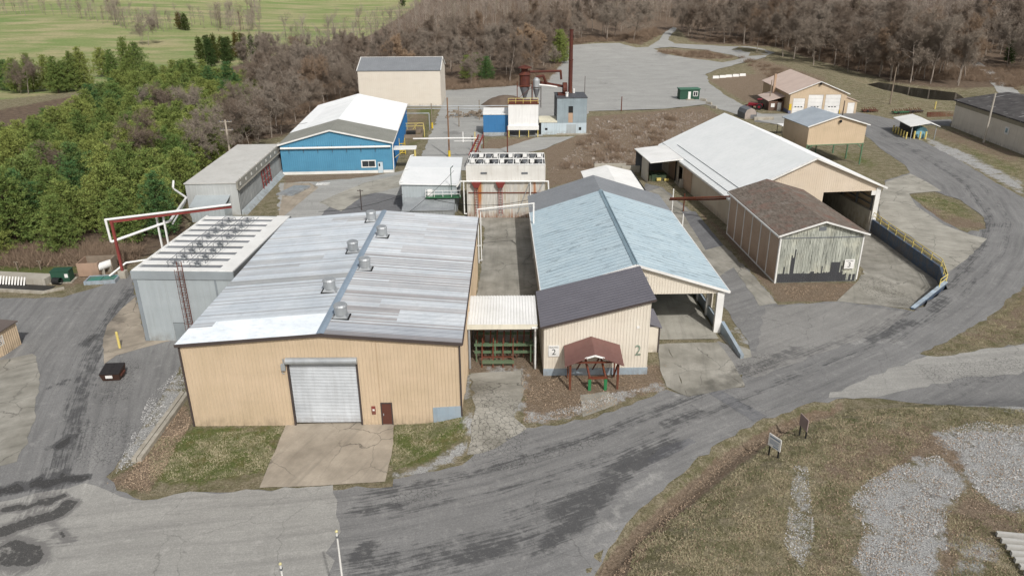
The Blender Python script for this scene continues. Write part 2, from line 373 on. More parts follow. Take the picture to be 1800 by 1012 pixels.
M_CON=m_concrete('concrete_slab_grey',srgb('#a29e94'))
M_CONT=m_concrete('concrete_slab_tan',srgb('#aca191'),'#7f7669')
M_CONL=m_concrete('concrete_slab_pale',srgb('#aca89d'),'#858278')
M_WATER=N('dark_water',.08,0,.5).col((.02,.021,.016)).m

# ------------------------------------------------------------------ surface outlines (traced, then set on the terrain)
MAIN=PP([(-500,1300),(1015,1300),(1045,1012),(1070,965),(1112,907),(1165,862),(1212,822),(1262,779),(1330,742),(1400,717),(1470,701),(1545,700),(1700,712),(1950,730),(2300,720),(2300,560),(1900,585),(1800,604),(1700,620),(1640,628),(1616,622),(1680,592),(1742,553),(1800,503),(1880,470),(1915,425),(1880,385),(1800,348),(1745,318),(1690,284),(1640,258),(1618,246),(1570,236),(1566,226),(1600,218),(1672,222),(1672,210),(1620,212),(1570,210),(1520,200),(1500,196),(1386,200),(1340,200),(1325,214),(1400,222),(1478,226),(1522,238),(1548,262),(1590,290),(1600,303),(1555,318),(1560,345),(1541,368),(1545,384),(1600,420),(1661,468),(1666,508),(1607,547),(1540,536),(1468,530),(1420,534),(1368,536),(1330,490),(1270,430),(1215,372),(1165,330),(1135,322),(1130,338),(1180,400),(1240,480),(1285,560),(1315,600),(1325,632),(1305,640),(1309,680),(1210,697),(1170,684),(1110,712),(1030,738),(920,752),(860,790),(790,822),(690,842),(690,856),(455,860),(360,864),(250,880),(205,862),(188,838),(225,790),(262,730),(300,672),(340,620),(330,592),(256,602),(243,545),(228,478),(210,490),(160,508),(110,523),(0,524),(-250,528),(-700,620),(-1200,900)])
LOT=PP([(775,190),(774,160),(850,155),(905,151),(952,149),(975,128),(992,100),(1003,80),(1045,77),(1088,76),(1118,84),(1140,83),(1160,70),(1168,58),(1182,48),(1190,50),(1174,70),(1186,77),(1250,80),(1340,86),(1362,93),(1345,101),(1300,112),(1262,122),(1240,131),(1246,146),(1275,168),(1300,182),(1340,201),(1386,201),(1420,206),(1420,230),(1340,214),(1290,200),(1240,184),(1165,192),(1035,196),(1032,205),(965,205),(955,240),(850,240),(845,262),(832,300),(815,300),(760,300),(715,330),(705,400),(490,400),(492,322),(560,320),(640,312),(692,304),(735,290),(752,250)])
ISLE=PP([(1148,86),(1180,83),(1240,88),(1290,98),(1303,103),(1270,110),(1215,103),(1165,94)])
ISL2=PP([(1598,342),(1640,336),(1690,352),(1730,383),(1733,402),(1700,409),(1660,390),(1620,362)])
DIRT2=PP([(1244,140),(1285,134),(1340,128),(1352,140),(1348,168),(1344,192),(1305,178),(1270,158)])
DRIVE=PP([(503,746),(600,742),(693,738),(690,790),(677,847),(560,854),(456,858)])
CRK=PP([(828,656),(916,650),(920,690),(905,735),(925,752),(868,790),(820,800),(832,730)])
B2A=PP([(1172,604),(1262,602),(1290,640),(1310,679),(1208,697)])
B2B=PP([(1156,606),(1172,604),(1208,697),(1172,680),(1160,650)])
PAD=PP([(1020,694),(1070,688),(1087,710),(1025,733)])
APR=PP([(181,596),(188,572),(212,545),(238,522),(256,600),(305,598),(250,612),(205,625),(184,640)])
ALLEY=PP([(854,520),(838,524),(846,470),(852,400),(826,382),(960,382),(942,450),(946,560),(930,605),(852,612)])
LEFTC=PP([(-40,640),(58,622),(70,660),(62,740),(30,812),(-60,830),(-300,800),(-300,640)])
BRAN=PP([(1456,700),(1500,676),(1560,648),(1620,630),(1700,620),(1820,603),(2000,590),(2000,640),(1800,655),(1680,668),(1600,684),(1540,699)])
SIDE=PP([(1557,320),(1600,306),(1625,318),(1655,336),(1598,341),(1610,362),(1660,396),(1705,413),(1735,420),(1700,455),(1665,480),(1655,460),(1600,415),(1546,382),(1545,350)])
STRIP=PP([(1240,500),(1130,340),(1160,330),(1215,374),(1280,440),(1330,492),(1366,534),(1335,538),(1290,470)])
CHW=PP([(1262,585),(1285,600),(1318,615),(1322,628),(1302,632)])
B4P0=(33.4,110.2); B4R=.098
def b4(u,v): return (B4P0[0]+u*math.cos(B4R)-v*math.sin(B4R),B4P0[1]+u*math.sin(B4R)+v*math.cos(B4R))
RW=[b4(23.45,0),tuple(W(1653,472)),tuple(W(1660,507,-.6)),tuple(W(1604,543))]     # blue retaining wall line
RAMP=[RW[0],RW[1],RW[2],RW[3],tuple(W(1540,536)),tuple(W(1470,530)),tuple(W(1508,494)),tuple(W(1520,470)),b4(14.2,0),b4(14.2,34),b4(23.3,34),b4(23.45,2)]
SOFT=[tuple(W(1612,552)),tuple(W(1540,536)),tuple(W(1470,530)),tuple(W(1508,494))]
def ramp_depth(x,y):
    x=np.asarray(x,float);y=np.asarray(y,float)
    d=pdist(x,y,SOFT)[0]; return np.where(inside(x,y,[tuple(q) for q in RAMPX]),1.75*ss(d/15.0)+0*x,0)
_c=np.mean(RAMP,0); RAMPX=[tuple(np.array(q)+(np.array(q)-_c)/np.hypot(*(np.array(q)-_c))*1.3) if i<4 or i>7 else q for i,q in enumerate(RAMP)]
SHEETS=[MAIN,LOT]
FLOW=PP([(-300,985),(0,955),(250,925),(500,905),(650,885),(850,845),(1050,785),(1250,705),(1400,650),(1550,590),(1680,510),(1745,440),(1760,390),(1720,330),(1640,280),(1560,240),(1500,210),(1400,208),(1300,190),(1200,160),(1150,110),(1120,90)])
FLOWL=PP([(20,1000),(90,830),(120,720),(160,620),(205,550),(250,480)])
TR=[(PP([(640,872),(860,825),(1060,762),(1240,688),(1400,628),(1560,570),(1672,500),(1728,430),(1738,375),(1690,318),(1610,268),(1540,230)]),1.0,.62),
    (PP([(680,905),(930,850),(1120,780),(1290,705),(1440,645),(1590,590),(1700,510),(1765,440),(1775,385),(1725,325),(1640,275),(1560,238)]),.9,.5),
    (PP([(980,905),(1050,860),(1110,810),(1180,782)]),1.6,.75),(PP([(1010,930),(1080,850),(1140,800)]),.9,.8),
    (PP([(650,1000),(740,985),(860,960),(960,950)]),2.2,.6),(PP([(900,905),(1000,875),(1060,850)]),1.5,.5),
    (PP([(250,490),(205,545),(165,620),(140,700),(118,800),(60,900)]),1.7,.62),(PP([(235,540),(215,590),(200,640),(190,700)]),.9,.35),
    (PP([(-40,945),(20,930),(60,915),(100,905),(122,885)]),.8,1.7),(PP([(-40,905),(50,890),(90,880),(110,872)]),.45,1.7),(PP([(-30,872),(40,858),(100,846),(150,840)]),.5,1.8),(PP([(-20,862),(30,852),(90,835),(120,828)]),.3,1.3),(PP([(20,960),(60,975)]),1.1,1.5),(PP([(100,930),(125,950)]),.4,1.2),
    (PP([(105,785),(118,774)]),.7,1.5),(PP([(92,680),(116,668)]),.5,.9),(PP([(0,985),(60,985)]),1.2,1.2),(PP([(150,605),(170,590)]),.9,1.0),
    (PP([(1300,700),(1340,740)]),.4,.7),(PP([(1330,560),(1400,520),(1480,500)]),1.5,.3),(PP([(1690,400),(1750,395)]),1.5,.7),(PP([(960,960),(1010,915),(1040,880)]),.8,.95),(PP([(1090,815),(1150,795)]),.8,1.0),(PP([(1170,745),(1230,722)]),.6,.9),(PP([(1250,665),(1330,640),(1400,612)]),.7,.85),(PP([(1530,600),(1600,565)]),.8,.8),(PP([(1640,545),(1660,525)]),.8,.8),(PP([(800,985),(900,960)]),.8,.9),(PP([(620,985),(650,960)]),.9,.9),(PP([(620,900),(700,890)]),.7,.8),
    (PP([(1012,122),(1060,112),(1120,108),(1180,99)]),2.2,.75),(PP([(1036,163),(1120,155),(1200,142),(1250,130),(1330,110)]),1.6,.7),(PP([(1192,188),(1196,160),(1185,130),(1170,100),(1160,76)]),1.6,.7),(PP([(1036,150),(1130,140),(1190,138)]),1.5,.6),(PP([(1040,182),(1130,168),(1175,166)]),2.2,.7),(PP([(1010,100),(1070,96),(1110,90)]),2.5,.6),(PP([(785,262),(800,232),(850,240)]),.5,1.1),(PP([(800,205),(830,215),(850,225)]),.8,1.0),(PP([(610,352),(650,345)]),1.2,.9),(PP([(560,350),(620,372),(700,350)]),1.0,.6),(PP([(300,905),(500,880),(640,872)]),.8,.35),(PP([(250,935),(450,905),(620,890)]),.7,.25)]
LT=[(PP([(1045,950),(1100,875),(1170,815)]),1.5,.42),(PP([(1180,700),(1250,672)]),.5,.6),(PP([(1400,560),(1500,555),(1600,545)]),3,.3),(PP([(150,545),(60,560)]),3.5,.3),(PP([(1500,600),(1580,600)]),1.4,.5)]
CRKL=[(PP([(830,690),(880,720),(860,770)]),3,1.2),(PP([(870,820),(1000,790),(1050,770)]),.7,1.0),(PP([(180,800),(250,780),(170,760)]),2.5,.9),(PP([(1310,650),(1350,630)]),1.6,.9),(PP([(700,880),(760,865)]),1.0,.8),(PP([(1540,500),(1570,520)]),4,.8),(PP([(230,640),(200,700)]),2,.7),(PP([(1650,660),(1780,640)]),2,.9)]
def wearf(x,y):
    o=[]
    for L in (TR,LT,CRKL):
        a=np.zeros(x.shape)
        for pl,wd,am in L: a=np.maximum(a,am*np.exp(-(pdist(x,y,pl)[0]/wd)**2))
        o.append(a)
    o[0]=o[0]*.9
    return o
def flowf(x,y,fixed=None):
    d1,s1,k1=pdist(x,y,FLOW); d2,s2,k2=pdist(x,y,FLOWL)
    m=d2<d1
    return np.where(m,s2+300,s1),np.where(m,k2+80,k1)
def sheet(name,pg,m,off,grid,jit=.12,hf=h0,step=.9,far=False,holes=(),kind='structure',ang=None):
    """flat surface cut to an outline with a slightly ragged edge, following the terrain"""
    rings=[]
    for g in [pg,*holes]:
        b=[]
        for i in range(len(g)):
            a=np.array(g[i]);c=np.array(g[(i+1)%len(g)]); L=np.hypot(*(c-a)); sp=step*max(1,np.hypot(*a)/90)
            n=max(1,int(L/sp)); nn=np.array([-(c-a)[1],(c-a)[0]])/(L+1e-9)
            for j in range(n): b.append(a+(c-a)*j/n+nn*(jit*rng.normal()*(1 if j else .3)))
        rings.append(b)
    allp=np.array(pg); x0,y0=allp.min(0);x1,y1=allp.max(0)
    xs,ys=[],[]
    yy=max(y0,20)
    while yy<y1:
        g=grid*max(1,(yy/75)**1.6) if far else grid*max(1,(yy/75)**1.2)
        xr=np.arange(x0,x1,g); xs.append(xr+rng.uniform(-.1,.1,len(xr))*g); ys.append(np.full(len(xr),yy)+rng.uniform(-.1,.1,len(xr))*g); yy+=g
    X=np.concatenate(xs);Y=np.concatenate(ys); k=sdf(X,Y,pg)>grid*.35
    for h in holes: k&=sdf(X,Y,h)<-grid*.35
    X,Y=X[k],Y[k]
    vs=[];es=[]
    for b in rings:
        o=len(vs); vs+= [Vector((float(q[0]),float(q[1]))) for q in b]; es+=[(o+i,o+(i+1)%len(b)) for i in range(len(b))]
    vs+=[Vector((float(a),float(b))) for a,b in zip(X,Y)]
    r=delaunay_2d_cdt(vs,es,[],1 if not holes else 2,1e-5)
    v2=np.array([(q.x,q.y) for q in r[0]]); F=[f for f in r[2]]
    if holes:
        ce=np.array([[np.mean(v2[list(f)],0)] for f in F]).reshape(-1,2); kk=np.ones(len(F),bool)
        for h in holes: kk&=~inside(ce[:,0],ce[:,1],[tuple(q) for q in h])
        kk&=inside(ce[:,0],ce[:,1],[tuple(q) for q in rings[0]]); F=[f for f,z in zip(F,kk) if z]
    Z=hf(v2[:,0],v2[:,1])+off
    F=np.array([f for f in F if len(f)==3])
    # faces upward
    a,b,c=v2[F[:,0]],v2[F[:,1]],v2[F[:,2]]; s=(b[:,0]-a[:,0])*(c[:,1]-a[:,1])-(b[:,1]-a[:,1])*(c[:,0]-a[:,0])<0
    F[s]=F[s][:,::-1]
    o=fast(name,np.column_stack([v2,Z]),F,m); me=o.data
    wr=wearf(v2[:,0],v2[:,1]); A=me.color_attributes.new('wear','FLOAT_COLOR','POINT'); A.data.foreach_set('color',np.column_stack([*wr,np.ones(len(v2))]).astype(np.float32).ravel())
    if ang is None: s_,d_=flowf(v2[:,0],v2[:,1])
    else: s_=v2[:,0]*math.cos(ang)+v2[:,1]*math.sin(ang); d_=-v2[:,0]*math.sin(ang)+v2[:,1]*math.cos(ang)
    B=me.attributes.new('flow','FLOAT_VECTOR','POINT'); B.data.foreach_set('vector',np.column_stack([s_,d_,0*s_]).astype(np.float32).ravel())
    me.shade_smooth(); o['kind']=kind; return o
sheet('asphalt_road',MAIN,M_ASPH,.03,.7,.14,holes=[ISL2])
sheet('parking_lot',LOT,M_LOT,.055,1.4,.25,far=True,holes=[ISLE],ang=.1)
LIGHTP=PP([(-400,1000),(-100,900),(60,868),(150,848),(200,866),(250,882),(360,866),(455,862),(588,852),(594,880),(590,905),(600,935),(588,950),(572,972),(590,985),(578,1012),(588,1100),(560,1300),(-400,1300)])
sheet('light_asphalt_road',LIGHTP,M_LIGHT,.042,.7,.22)
sheet('driveway',DRIVE,M_CONT,.06,1.0,.03,ang=1.2)
sheet('broken_pavement',CRK,M_CON,.04,.9,.16)
sheet('ramp_pavement',B2A,M_CON,.062,1.,.04,ang=1.4)
sheet('concrete_apron',B2B,M_CON,.058,1.,.05,ang=1.4)
sheet('concrete_pad',PAD,M_CON,.04,1.,.05,ang=.2)
sheet('concrete_apron',APR,M_CONT,.055,1.,.05,ang=.6)
sheet('alley_pavement',ALLEY,M_CON,.04,1.,.06,ang=1.57)
sheet('concrete_yard',LEFTC,M_CON,.056,1.,.1,ang=.5)
sheet('side_road',BRAN,M_LIGHT,.056,1.2,.2,ang=.12)
sheet('concrete_yard',SIDE,M_CONL,.056,1.2,.05,ang=-.5)
sheet('alley_pavement',STRIP,M_CON,.052,1.4,.08,ang=1.8)
sheet('concrete_pad',CHW,M_CONL,.06,1.0,.08,ang=1.8)
sheet('loading_ramp',RAMP,M_CON,.02,.8,.0,hf=lambda x,y:h0(x,y)-ramp_depth(x,y),ang=1.2)
for q in ([(500,322),(545,322),(560,330),(500,380),(488,392)],):
    sheet('concrete_yard',PP(q),M_CONT,.08,1.5,.05,ang=1.6)
for q in ([(962,212),(1040,300),(1000,320),(950,330)],): pass
sheet('yard_pavement',PP([(560,356),(640,322),(700,308),(735,300),(700,330),(640,345),(600,372)]),M_CONL,.085,1.5,.1,ang=.9)
sheet('yard_pavement',PP([(845,262),(880,262),(945,242),(1010,240),(960,262),(900,275),(870,285),(840,300)]),M_LOT,.075,1.8,.15,ang=.3)
sheet('yard_pavement',PP([(715,368),(690,380),(560,384),(600,345),(650,338),(706,345)]),M_DARK,.07,1.5,.1,ang=.5)
sheet('gravel_path',PP([(1700,104),(1716,105),(1748,125),(1775,150),(1800,170),(1758,168),(1745,150),(1728,128)]),M_LOT,.06,3,.2,ang=1.2)
sheet('pond',[tuple(q) for q in POND],M_WATER,0,4,.2,hf=lambda x,y:0*x-.55)
sheet('asphalt_patch',PP([(1195,645),(1262,600),(1330,620),(1345,540),(1400,536),(1470,532),(1600,549),(1560,580),(1440,622),(1330,664)]),M_ASPH2,.044,.9,.15)
sheet('asphalt_patch',PP([(1136,806),(1160,788),(1212,770),(1226,778),(1180,800),(1146,816)]),M_DARK,.05,.6,.12)
sheet('asphalt_patch',PP([(1245,690),(1262,684),(1345,730),(1325,742)]),M_DARK,.048,.6,.06)
sheet('asphalt_patch',PP([(1198,372),(1222,372),(1272,432),(1240,440)]),M_DARK,.06,.9,.04)
# land cover
C_GREEN=[([(262,772),(330,752),(500,750),(468,830),(350,850),(262,852),(240,815)],2.5,.95),([(693,745),(760,738),(822,733),(815,765),(755,808),(688,826)],1,1.05),([(-200,466),(160,468),(180,480),(150,492),(30,488),(-200,486)],1,1.0),([(1600,345),(1640,340),(1700,362),(1718,385),(1660,380)],1.5,.6),([(1460,262),(1520,270),(1560,296),(1530,300),(1470,280)],3,.5),([(735,192),(766,190),(752,240),(700,275),(722,230)],1.5,.75),([(1320,90),(1480,138),(1600,160),(1800,163),(1800,185),(1640,190),(1540,178),(1430,140)],3,.25),
 ([(1640,228),(1700,250),(1800,290),(1800,330),(1700,272)],2,.5),([(1180,790),(1270,850),(1230,950),(1120,980),(1150,900)],3,.45),([(1400,740),(1560,720),(1560,760),(1420,800)],2,.45)]
C_GRAV=[([(1525,845),(1590,815),(1650,800),(1700,850),(1665,910),(1665,965),(1625,1040),(1540,1040),(1500,990),(1520,930),(1490,880)],1.2,1.0),([(1640,762),(1720,740),(1800,752),(1900,800),(1900,905),(1760,895),(1700,850),(1690,800)],1.5,1.0),([(1395,820),(1420,820),(1425,880),(1432,940),(1412,1000),(1378,960),(1388,880)],.5,.75),([(1600,696),(1720,704),(2000,720),(2000,750),(1780,722),(1640,712)],1,.9),([(195,790),(262,700),(322,640),(328,700),(280,770),(238,815),(200,835)],1.2,.75),([(752,818),(820,766),(828,790),(740,838),(690,845),(690,832)],.7,1.),
 ([(815,655),(830,655),(832,760),(815,770)],.4,.8),([(1620,238),(1700,270),(1800,320),(1800,345),(1720,300),(1640,262)],1.2,.9),([(925,745),(1030,730),(1090,705),(1180,680),(1160,668),(1080,690),(1020,715),(930,725)],.6,.8),([(1300,565),(1335,600),(1325,620),(1275,585)],.4,.5),([(0,710),(40,720),(30,780),(-200,780),(-200,700)],1.2,.8),([(1690,940),(1760,960),(1720,1040),(1660,1040)],1,.8),([(850,640),(930,640),(930,750),(850,780)],1,.6)]
C_BROWN=[([(962,330),(955,262),(1010,240),(1036,205),(1165,194),(1235,186),(1270,206),(1180,262),(1130,300),(1060,300),(1000,322)],2,.95),([(180,852),(240,815),(320,700),(338,742),(300,800),(262,868)],1,.9),([(1038,1060),(1060,1000),(1128,925),(1198,868),(1260,812),(1335,765),(1405,735),(1480,712),(1470,722),(1400,755),(1340,785),(1275,832),(1220,880),(1160,935),(1100,1010)],.7,1.6),([(915,650),(1170,640),(1168,685),(1090,705),(1022,730),(920,745)],1,.85),([(1244,140),(1340,128),(1352,140),(1348,192),(1305,178)],2,.9),([(1150,86),(1240,88),(1303,103),(1215,103)],3,.95),([(822,520),(850,520),(838,600),(850,612),(942,612),(950,655),(820,655)],.6,1.0),([(1195,345),(1275,420),(1365,530),(1500,530),(1505,497),(1360,497),(1280,410)],.5,.85),
 ([(700,270),(750,240),(760,200),(715,200)],2,.6),([(500,308),(690,304),(640,318),(500,322)],1,.9),([(120,505),(232,478),(150,470),(60,500)],1.5,.8),([(-300,430),(240,440),(236,470),(-300,462)],2,.9),([(1470,770),(1640,745),(1680,790),(1600,812),(1500,850),(1430,840)],1.5,.95),([(1660,900),(1700,870),(1800,905),(1800,940),(1720,1000),(1650,1000)],1,1.0),([(1590,790),(1700,770),(1720,850),(1640,800)],.8,.8),([(1430,850),(1490,880),(1500,1000),(1420,1012)],2,.5),([(1340,100),(1460,138),(1400,170),(1350,150),(1310,112)],4,.75),([(1600,222),(1672,228),(1800,272),(1800,300),(1640,240)],2,.6),([(845,262),(960,262),(955,242),(860,245)],1,.9),([(1598,352),(1650,396),(1730,405),(1735,395),(1660,370)],1,.7),([(1616,625),(1700,585),(1800,510),(1900,480),(1800,600)],2,.7),([(1380,150),(1500,200),(1670,205),(1660,185),(1500,180),(1420,140)],5,.12)]
C_FIELD=[([(-1500,330),(150,160),(450,108),(560,90),(640,66),(705,42),(735,5),(770,-42),(-3000,-40)],8,1.0),([(1260,-5),(1400,20),(1400,-40),(1260,-40)],5,.7),([(1640,12),(1800,20),(2000,-10),(1900,-45),(1600,-40)],5,.8)]
C_WOOD=[([(-300,460),(235,460),(330,420),(323,330),(420,250),(500,240),(565,190),(630,185),(775,158),(952,148),(990,95),(1003,78),(1085,73),(1130,78),(1163,60),(1190,50),(1215,75),(1365,84),(1480,118),(1560,144),(1640,154),(1700,156),(1720,154),(1800,150),(2600,150),(2600,-46),(780,-46),(740,5),(645,66),(480,98),(440,112),(150,165),(-300,250)],3,1.0)]
def cover(polys,x,y):
    a=np.zeros(x.shape)
    for pg,soft,am in polys:
        g=PP(pg); bx=np.array(g); m=(x>bx[:,0].min()-3*soft-5)&(x<bx[:,0].max()+3*soft+5)&(y>bx[:,1].min()-3*soft-5)&(y<bx[:,1].max()+3*soft+5)
        if m.any(): a[m]=np.maximum(a[m],am*ss((sdf(x[m],y[m],g)/soft+1)/2))
    return a
def axis(lo,hi,a,b,g,k):
    v=list(np.arange(a,b,g)); s=g; q=b
    while q<hi: v.append(q); s*=k; q+=s
    s=g; q=a-g; pre=[]
    while q>lo: pre.append(q); s*=k; q-=s
    return np.array(pre[::-1]+v)
gx=axis(-1800,1800,-55,62,.65,1.035); gy=axis(-60,2600,28,122,.65,1.03)
GX,GY=np.meshgrid(gx,gy); gxf,gyf=GX.ravel(),GY.ravel()
GZ=h0(gxf,gyf)
sink=np.zeros(gxf.shape)
for g in SHEETS:
    sink=np.maximum(sink,ss((sdf(gxf,gyf,g)-.5)/1.0))
hole=np.maximum(ss((sdf(gxf,gyf,ISL2)+1)/1.0),ss((sdf(gxf,gyf,ISLE)+2)/2.0)); sink*=1-hole
far=np.hypot(gxf,gyf); GZ=GZ-sink*(.12+.12*ss((far-110)/120))-1.15*ramp_depth(gxf,gyf)
nx,ny=len(gx),len(gy); ii=np.arange((ny-1)*(nx-1)); r_=ii//(nx-1); c_=ii%(nx-1); a_=r_*nx+c_
gro=fast('ground',np.column_stack([gxf,gyf,GZ]),np.column_stack([a_,a_+1,a_+nx+1,a_+nx]),M_GR); gro['kind']='structure'; gro.data.shade_smooth()
cv=np.column_stack([cover(C_GREEN,gxf,gyf),cover(C_GRAV,gxf,gyf),cover(C_BROWN,gxf,gyf),np.ones(len(gxf))])
cw=cover(C_WOOD,gxf,gyf); cw=np.maximum(cw,(far>520)*(np.abs(gxf+80)>0)*0.0)
cv2=np.column_stack([cw,cover(C_FIELD,gxf,gyf),0*gxf,np.ones(len(gxf))])
for nm,a in(('cover',cv),('cover2',cv2)):
    A=gro.data.color_attributes.new(nm,'FLOAT_COLOR','POINT'); A.data.foreach_set('color',a.astype(np.float32).ravel())
# ------------------------------------------------------------------ materials for buildings
def pt(name,*a,**k):
    if k.get('tint'): NEED[name]='tint'
    return paint(name,*a,**k)
M_BEIGE=pt('beige_siding',srgb('#c8b398'),srgb('#beaa8e'),dirt=.16)
M_BEIGE2=pt('pale_beige_siding',srgb('#dad2c3'),srgb('#d2c8b8'),dirt=.12)
M_CREAM=pt('cream_siding',srgb('#d5cdc0'),srgb('#d1c8ba'),dirt=.05,var=.05)
M_TANP=pt('tan_board',srgb('#b79c84'),srgb('#a98d76'),dirt=.2)
M_BLUEW=pt('blue_siding',srgb('#5690ad'),srgb('#4f87a4'),dirt=.12,dirtc='#6f8a98')
M_BRIGHTBLUE=pt('bright_blue_siding',srgb('#3f78a8'),srgb('#3c72a0'),dirt=.1)
M_SKYB=pt('blue_grey_masonry',srgb('#92a1ac'),srgb('#9fa9b0'),dirt=.3,bumpy=.3)
M_NAVY=pt('slate_blue_concrete',srgb('#42566f'),srgb('#4d6077'),dirt=.45,bumpy=.3)
M_WHITE=pt('white_metal',srgb('#e9e8e4'),srgb('#dcdbd6'),dirt=.14,var=.05)
M_WHITER=pt('white_roof_sheet',srgb('#e3e4e3'),srgb('#dcdedd'),dirt=.12,var=.05,streak=False,tint=True)
M_OFFR=pt('pale_grey_roof_membrane',srgb('#c9c7c1'),srgb('#bebcb5'),dirt=.25,var=.1,streak=False)
M_GALV=pt('galvanised_metal',srgb('#b3b6b7'),srgb('#9a9ea0'),dirt=.3,metal=.35,rough=.45)
M_GREYW=pt('grey_panel',srgb('#a9b0b2'),srgb('#9fa6a8'),dirt=.2)
M_GREYD=pt('dark_grey_metal',srgb('#73767a'),srgb('#66696c'),dirt=.45)
M_STRIPE=pt('weathered_grey_wall',srgb('#8d8f8e'),srgb('#7c7e7d'),dirt=.55,dirtc='#c4c2bd')
M_ROOFGREY=pt('charcoal_roof_sheet',srgb('#6c6a70'),srgb('#66646a'),dirt=.08,var=.05,streak=False)
M_ROOFG2=pt('grey_roof_sheet',srgb('#84878a'),srgb('#7c7f82'),dirt=.1,var=.05,streak=False)
M_OLIVER=pt('olive_grey_roof_sheet',srgb('#86867e'),srgb('#7d7d75'),dirt=.15,var=.05,streak=False)
M_BLUER=pt('faded_blue_roof_sheet',srgb('#b0c1c7'),srgb('#a6b9c0'),dirt=.25,dirtc='#6f7f86',streak=False,rust=.06,vert=False)
def m_blueroof():
    k=N('faded_blue_roof',.6,0,.3); o=k.obj(); c=k.mix(k.rng(k.noise(o,.5,5,.65),.35,.65),srgb('#b4c4ca'),srgb('#a9bbc3')); c=k.mix(k.rng(k.noise(k.sc(o,.5,2.6,1),1,6,.75,.6),.52,.7,0,.38),c,srgb('#77868c')); c=k.mix(k.rng(k.noise(k.sc(o,.16,1.3,1),1,7,.82,1.0),.555,.60,0,.6),c,srgb('#5f6a70')); c=k.mix(k.rng(k.noise(o,1.2,5,.7),.64,.74,0,.35),c,srgb('#8a7a6c')); k.col(c); return k.m
M_BLUER=m_blueroof()
M_MIXR=pt('patchwork_metal_roof',srgb('#c6cacd'),srgb('#b7bdc2'),dirt=.3,dirtc='#7f8488',tint=True,rust=.05,vert=False,streak=False,metal=.1)
M_TRIMD=plain('dark_brown_trim',srgb('#4c4340'))
M_TRIMW=plain('white_trim',srgb('#e8e6e1'))
M_TRIMT=plain('tan_trim',srgb('#c9ae8c'))
M_BLACK=plain('black_paint',srgb('#262626'))
M_BROWN=plain('brown_door_paint',srgb('#5f3a30'))
M_RED=paint('red_steel',srgb('#8d423d'),srgb('#783733'),rust=.25,rough=.6)
M_RUST=paint('rusty_steel',srgb('#6b3a2c'),srgb('#5a3226'),rust=.6,rough=.85)
M_RUSTR=paint('rusty_red_steel',srgb('#5a3029'),srgb('#472620'),rust=.55,rough=.7)
M_GREEN=plain('green_paint',srgb('#3c6b4b'))
M_GREEND=plain('dark_green_paint',srgb('#2d5140'))
M_YEL=plain('yellow_paint',srgb('#d8b93a'))
M_YELP=plain('pale_yellow_paint',srgb('#dcc878'))
M_WOODP=paint('weathered_pole_wood',srgb('#8f8374'),srgb('#7b6d5e'),dirt=.4,rough=.9)
M_CONC=paint('cast_concrete',srgb('#b3ada0'),srgb('#a19b8e'),dirt=.35,rough=.9,bumpy=.4)
M_GLASS=N('window_glass',.1,0,.5).col((.03,.035,.04)).m
M_SHADOW=plain('dark_interior',srgb('#3a3835'))
M_DIRTFL=M_CON
def m_shingle():
    k=N('brown_shingle',.95,0,.1); o=k.obj(); a=k.noise(k.sc(o,.5,.5,.5),1,5,.65); b=k.noise(k.sc(o,4,1.2,4),1,4,.7)
    c=k.mix(k.rng(b,.3,.7),srgb('#5c534b'),srgb('#8f8479')); c=k.mix(k.rng(a,.5,.68,0,.8),c,srgb('#84655a')); c=k.mix(k.rng(a,.28,.42,.7,0),c,srgb('#9a9187'))
    br=k.n('ShaderNodeTexBrick'); k.L(k.sc(o,1,1,1),br.inputs[0]); br.inputs['Scale'].default_value=2.2; br.inputs['Mortar Size'].default_value=.02
    k.L((1,1,1),br.inputs['Color1']); k.L((.8,.8,.8),br.inputs['Color2']); k.L((.5,.5,.5),br.inputs['Mortar'])
    c=k.mix(.7,c,br.outputs[0],'MULTIPLY'); k.col(c); k.bump(b,.5,.02); return k.m
M_SHING=m_shingle()
def m_oldboard():
    k=N('peeling_grey_board',.95,0,.1); o=k.obj(); s=k.noise(k.sc(o,5.5,5.5,.35),1,5,.75); f=k.noise(k.sc(o,14,14,1.2),1,4,.8); big=k.noise(o,.35,3)
    c=k.mix(k.rng(s,.38,.62),srgb('#7e8078'),srgb('#bcbeb2')); c=k.mix(k.rng(f,.55,.75,0,.8),c,srgb('#4e4f48')); c=k.mix(k.rng(big,.5,.7,0,.5),c,srgb('#d0cdb8'))
    c=k.mix(k.rng(k.noise(k.sc(o,7,7,.5),1,4,.7),.58,.64,0,.8),c,srgb('#3c3d39'))
    k.col(c); k.bump(f,.5,.02); return k.m
M_OLD=m_oldboard()
def m_rustwall():
    k=N('rust_streaked_steel',.75,.1,.3); o=k.obj(); s=k.noise(k.sc(o,1.4,1.4,.12),1,5,.7); f=k.noise(k.sc(o,4,4,.5),1,4,.7); g=k.noise(k.sc(o,.8,.8,.05),1,2)
    c=k.mix(k.rng(f,.35,.65),srgb('#cfccc4'),srgb('#b0ada5')); c=k.mix(k.rng(s,.5,.7,0,.7),c,srgb('#b39d75')); c=k.mix(k.rng(g,.58,.68,0,.9),c,srgb('#b06a2a'))
    z=k.n('ShaderNodeSeparateXYZ'); k.L(o,z.inputs[0])
    c=k.mix(k.mth('MULTIPLY',k.rng(z.outputs[2],.0,1.2,1,0),k.rng(f,.3,.6)),c,srgb('#7d4d28'))
    k.col(c); return k.m
M_RWALL=m_rustwall()
M_SHED=paint('sandy_concrete_wall',srgb('#d9d1c3'),srgb('#d0c8ba'),dirt=.22,rough=.9)
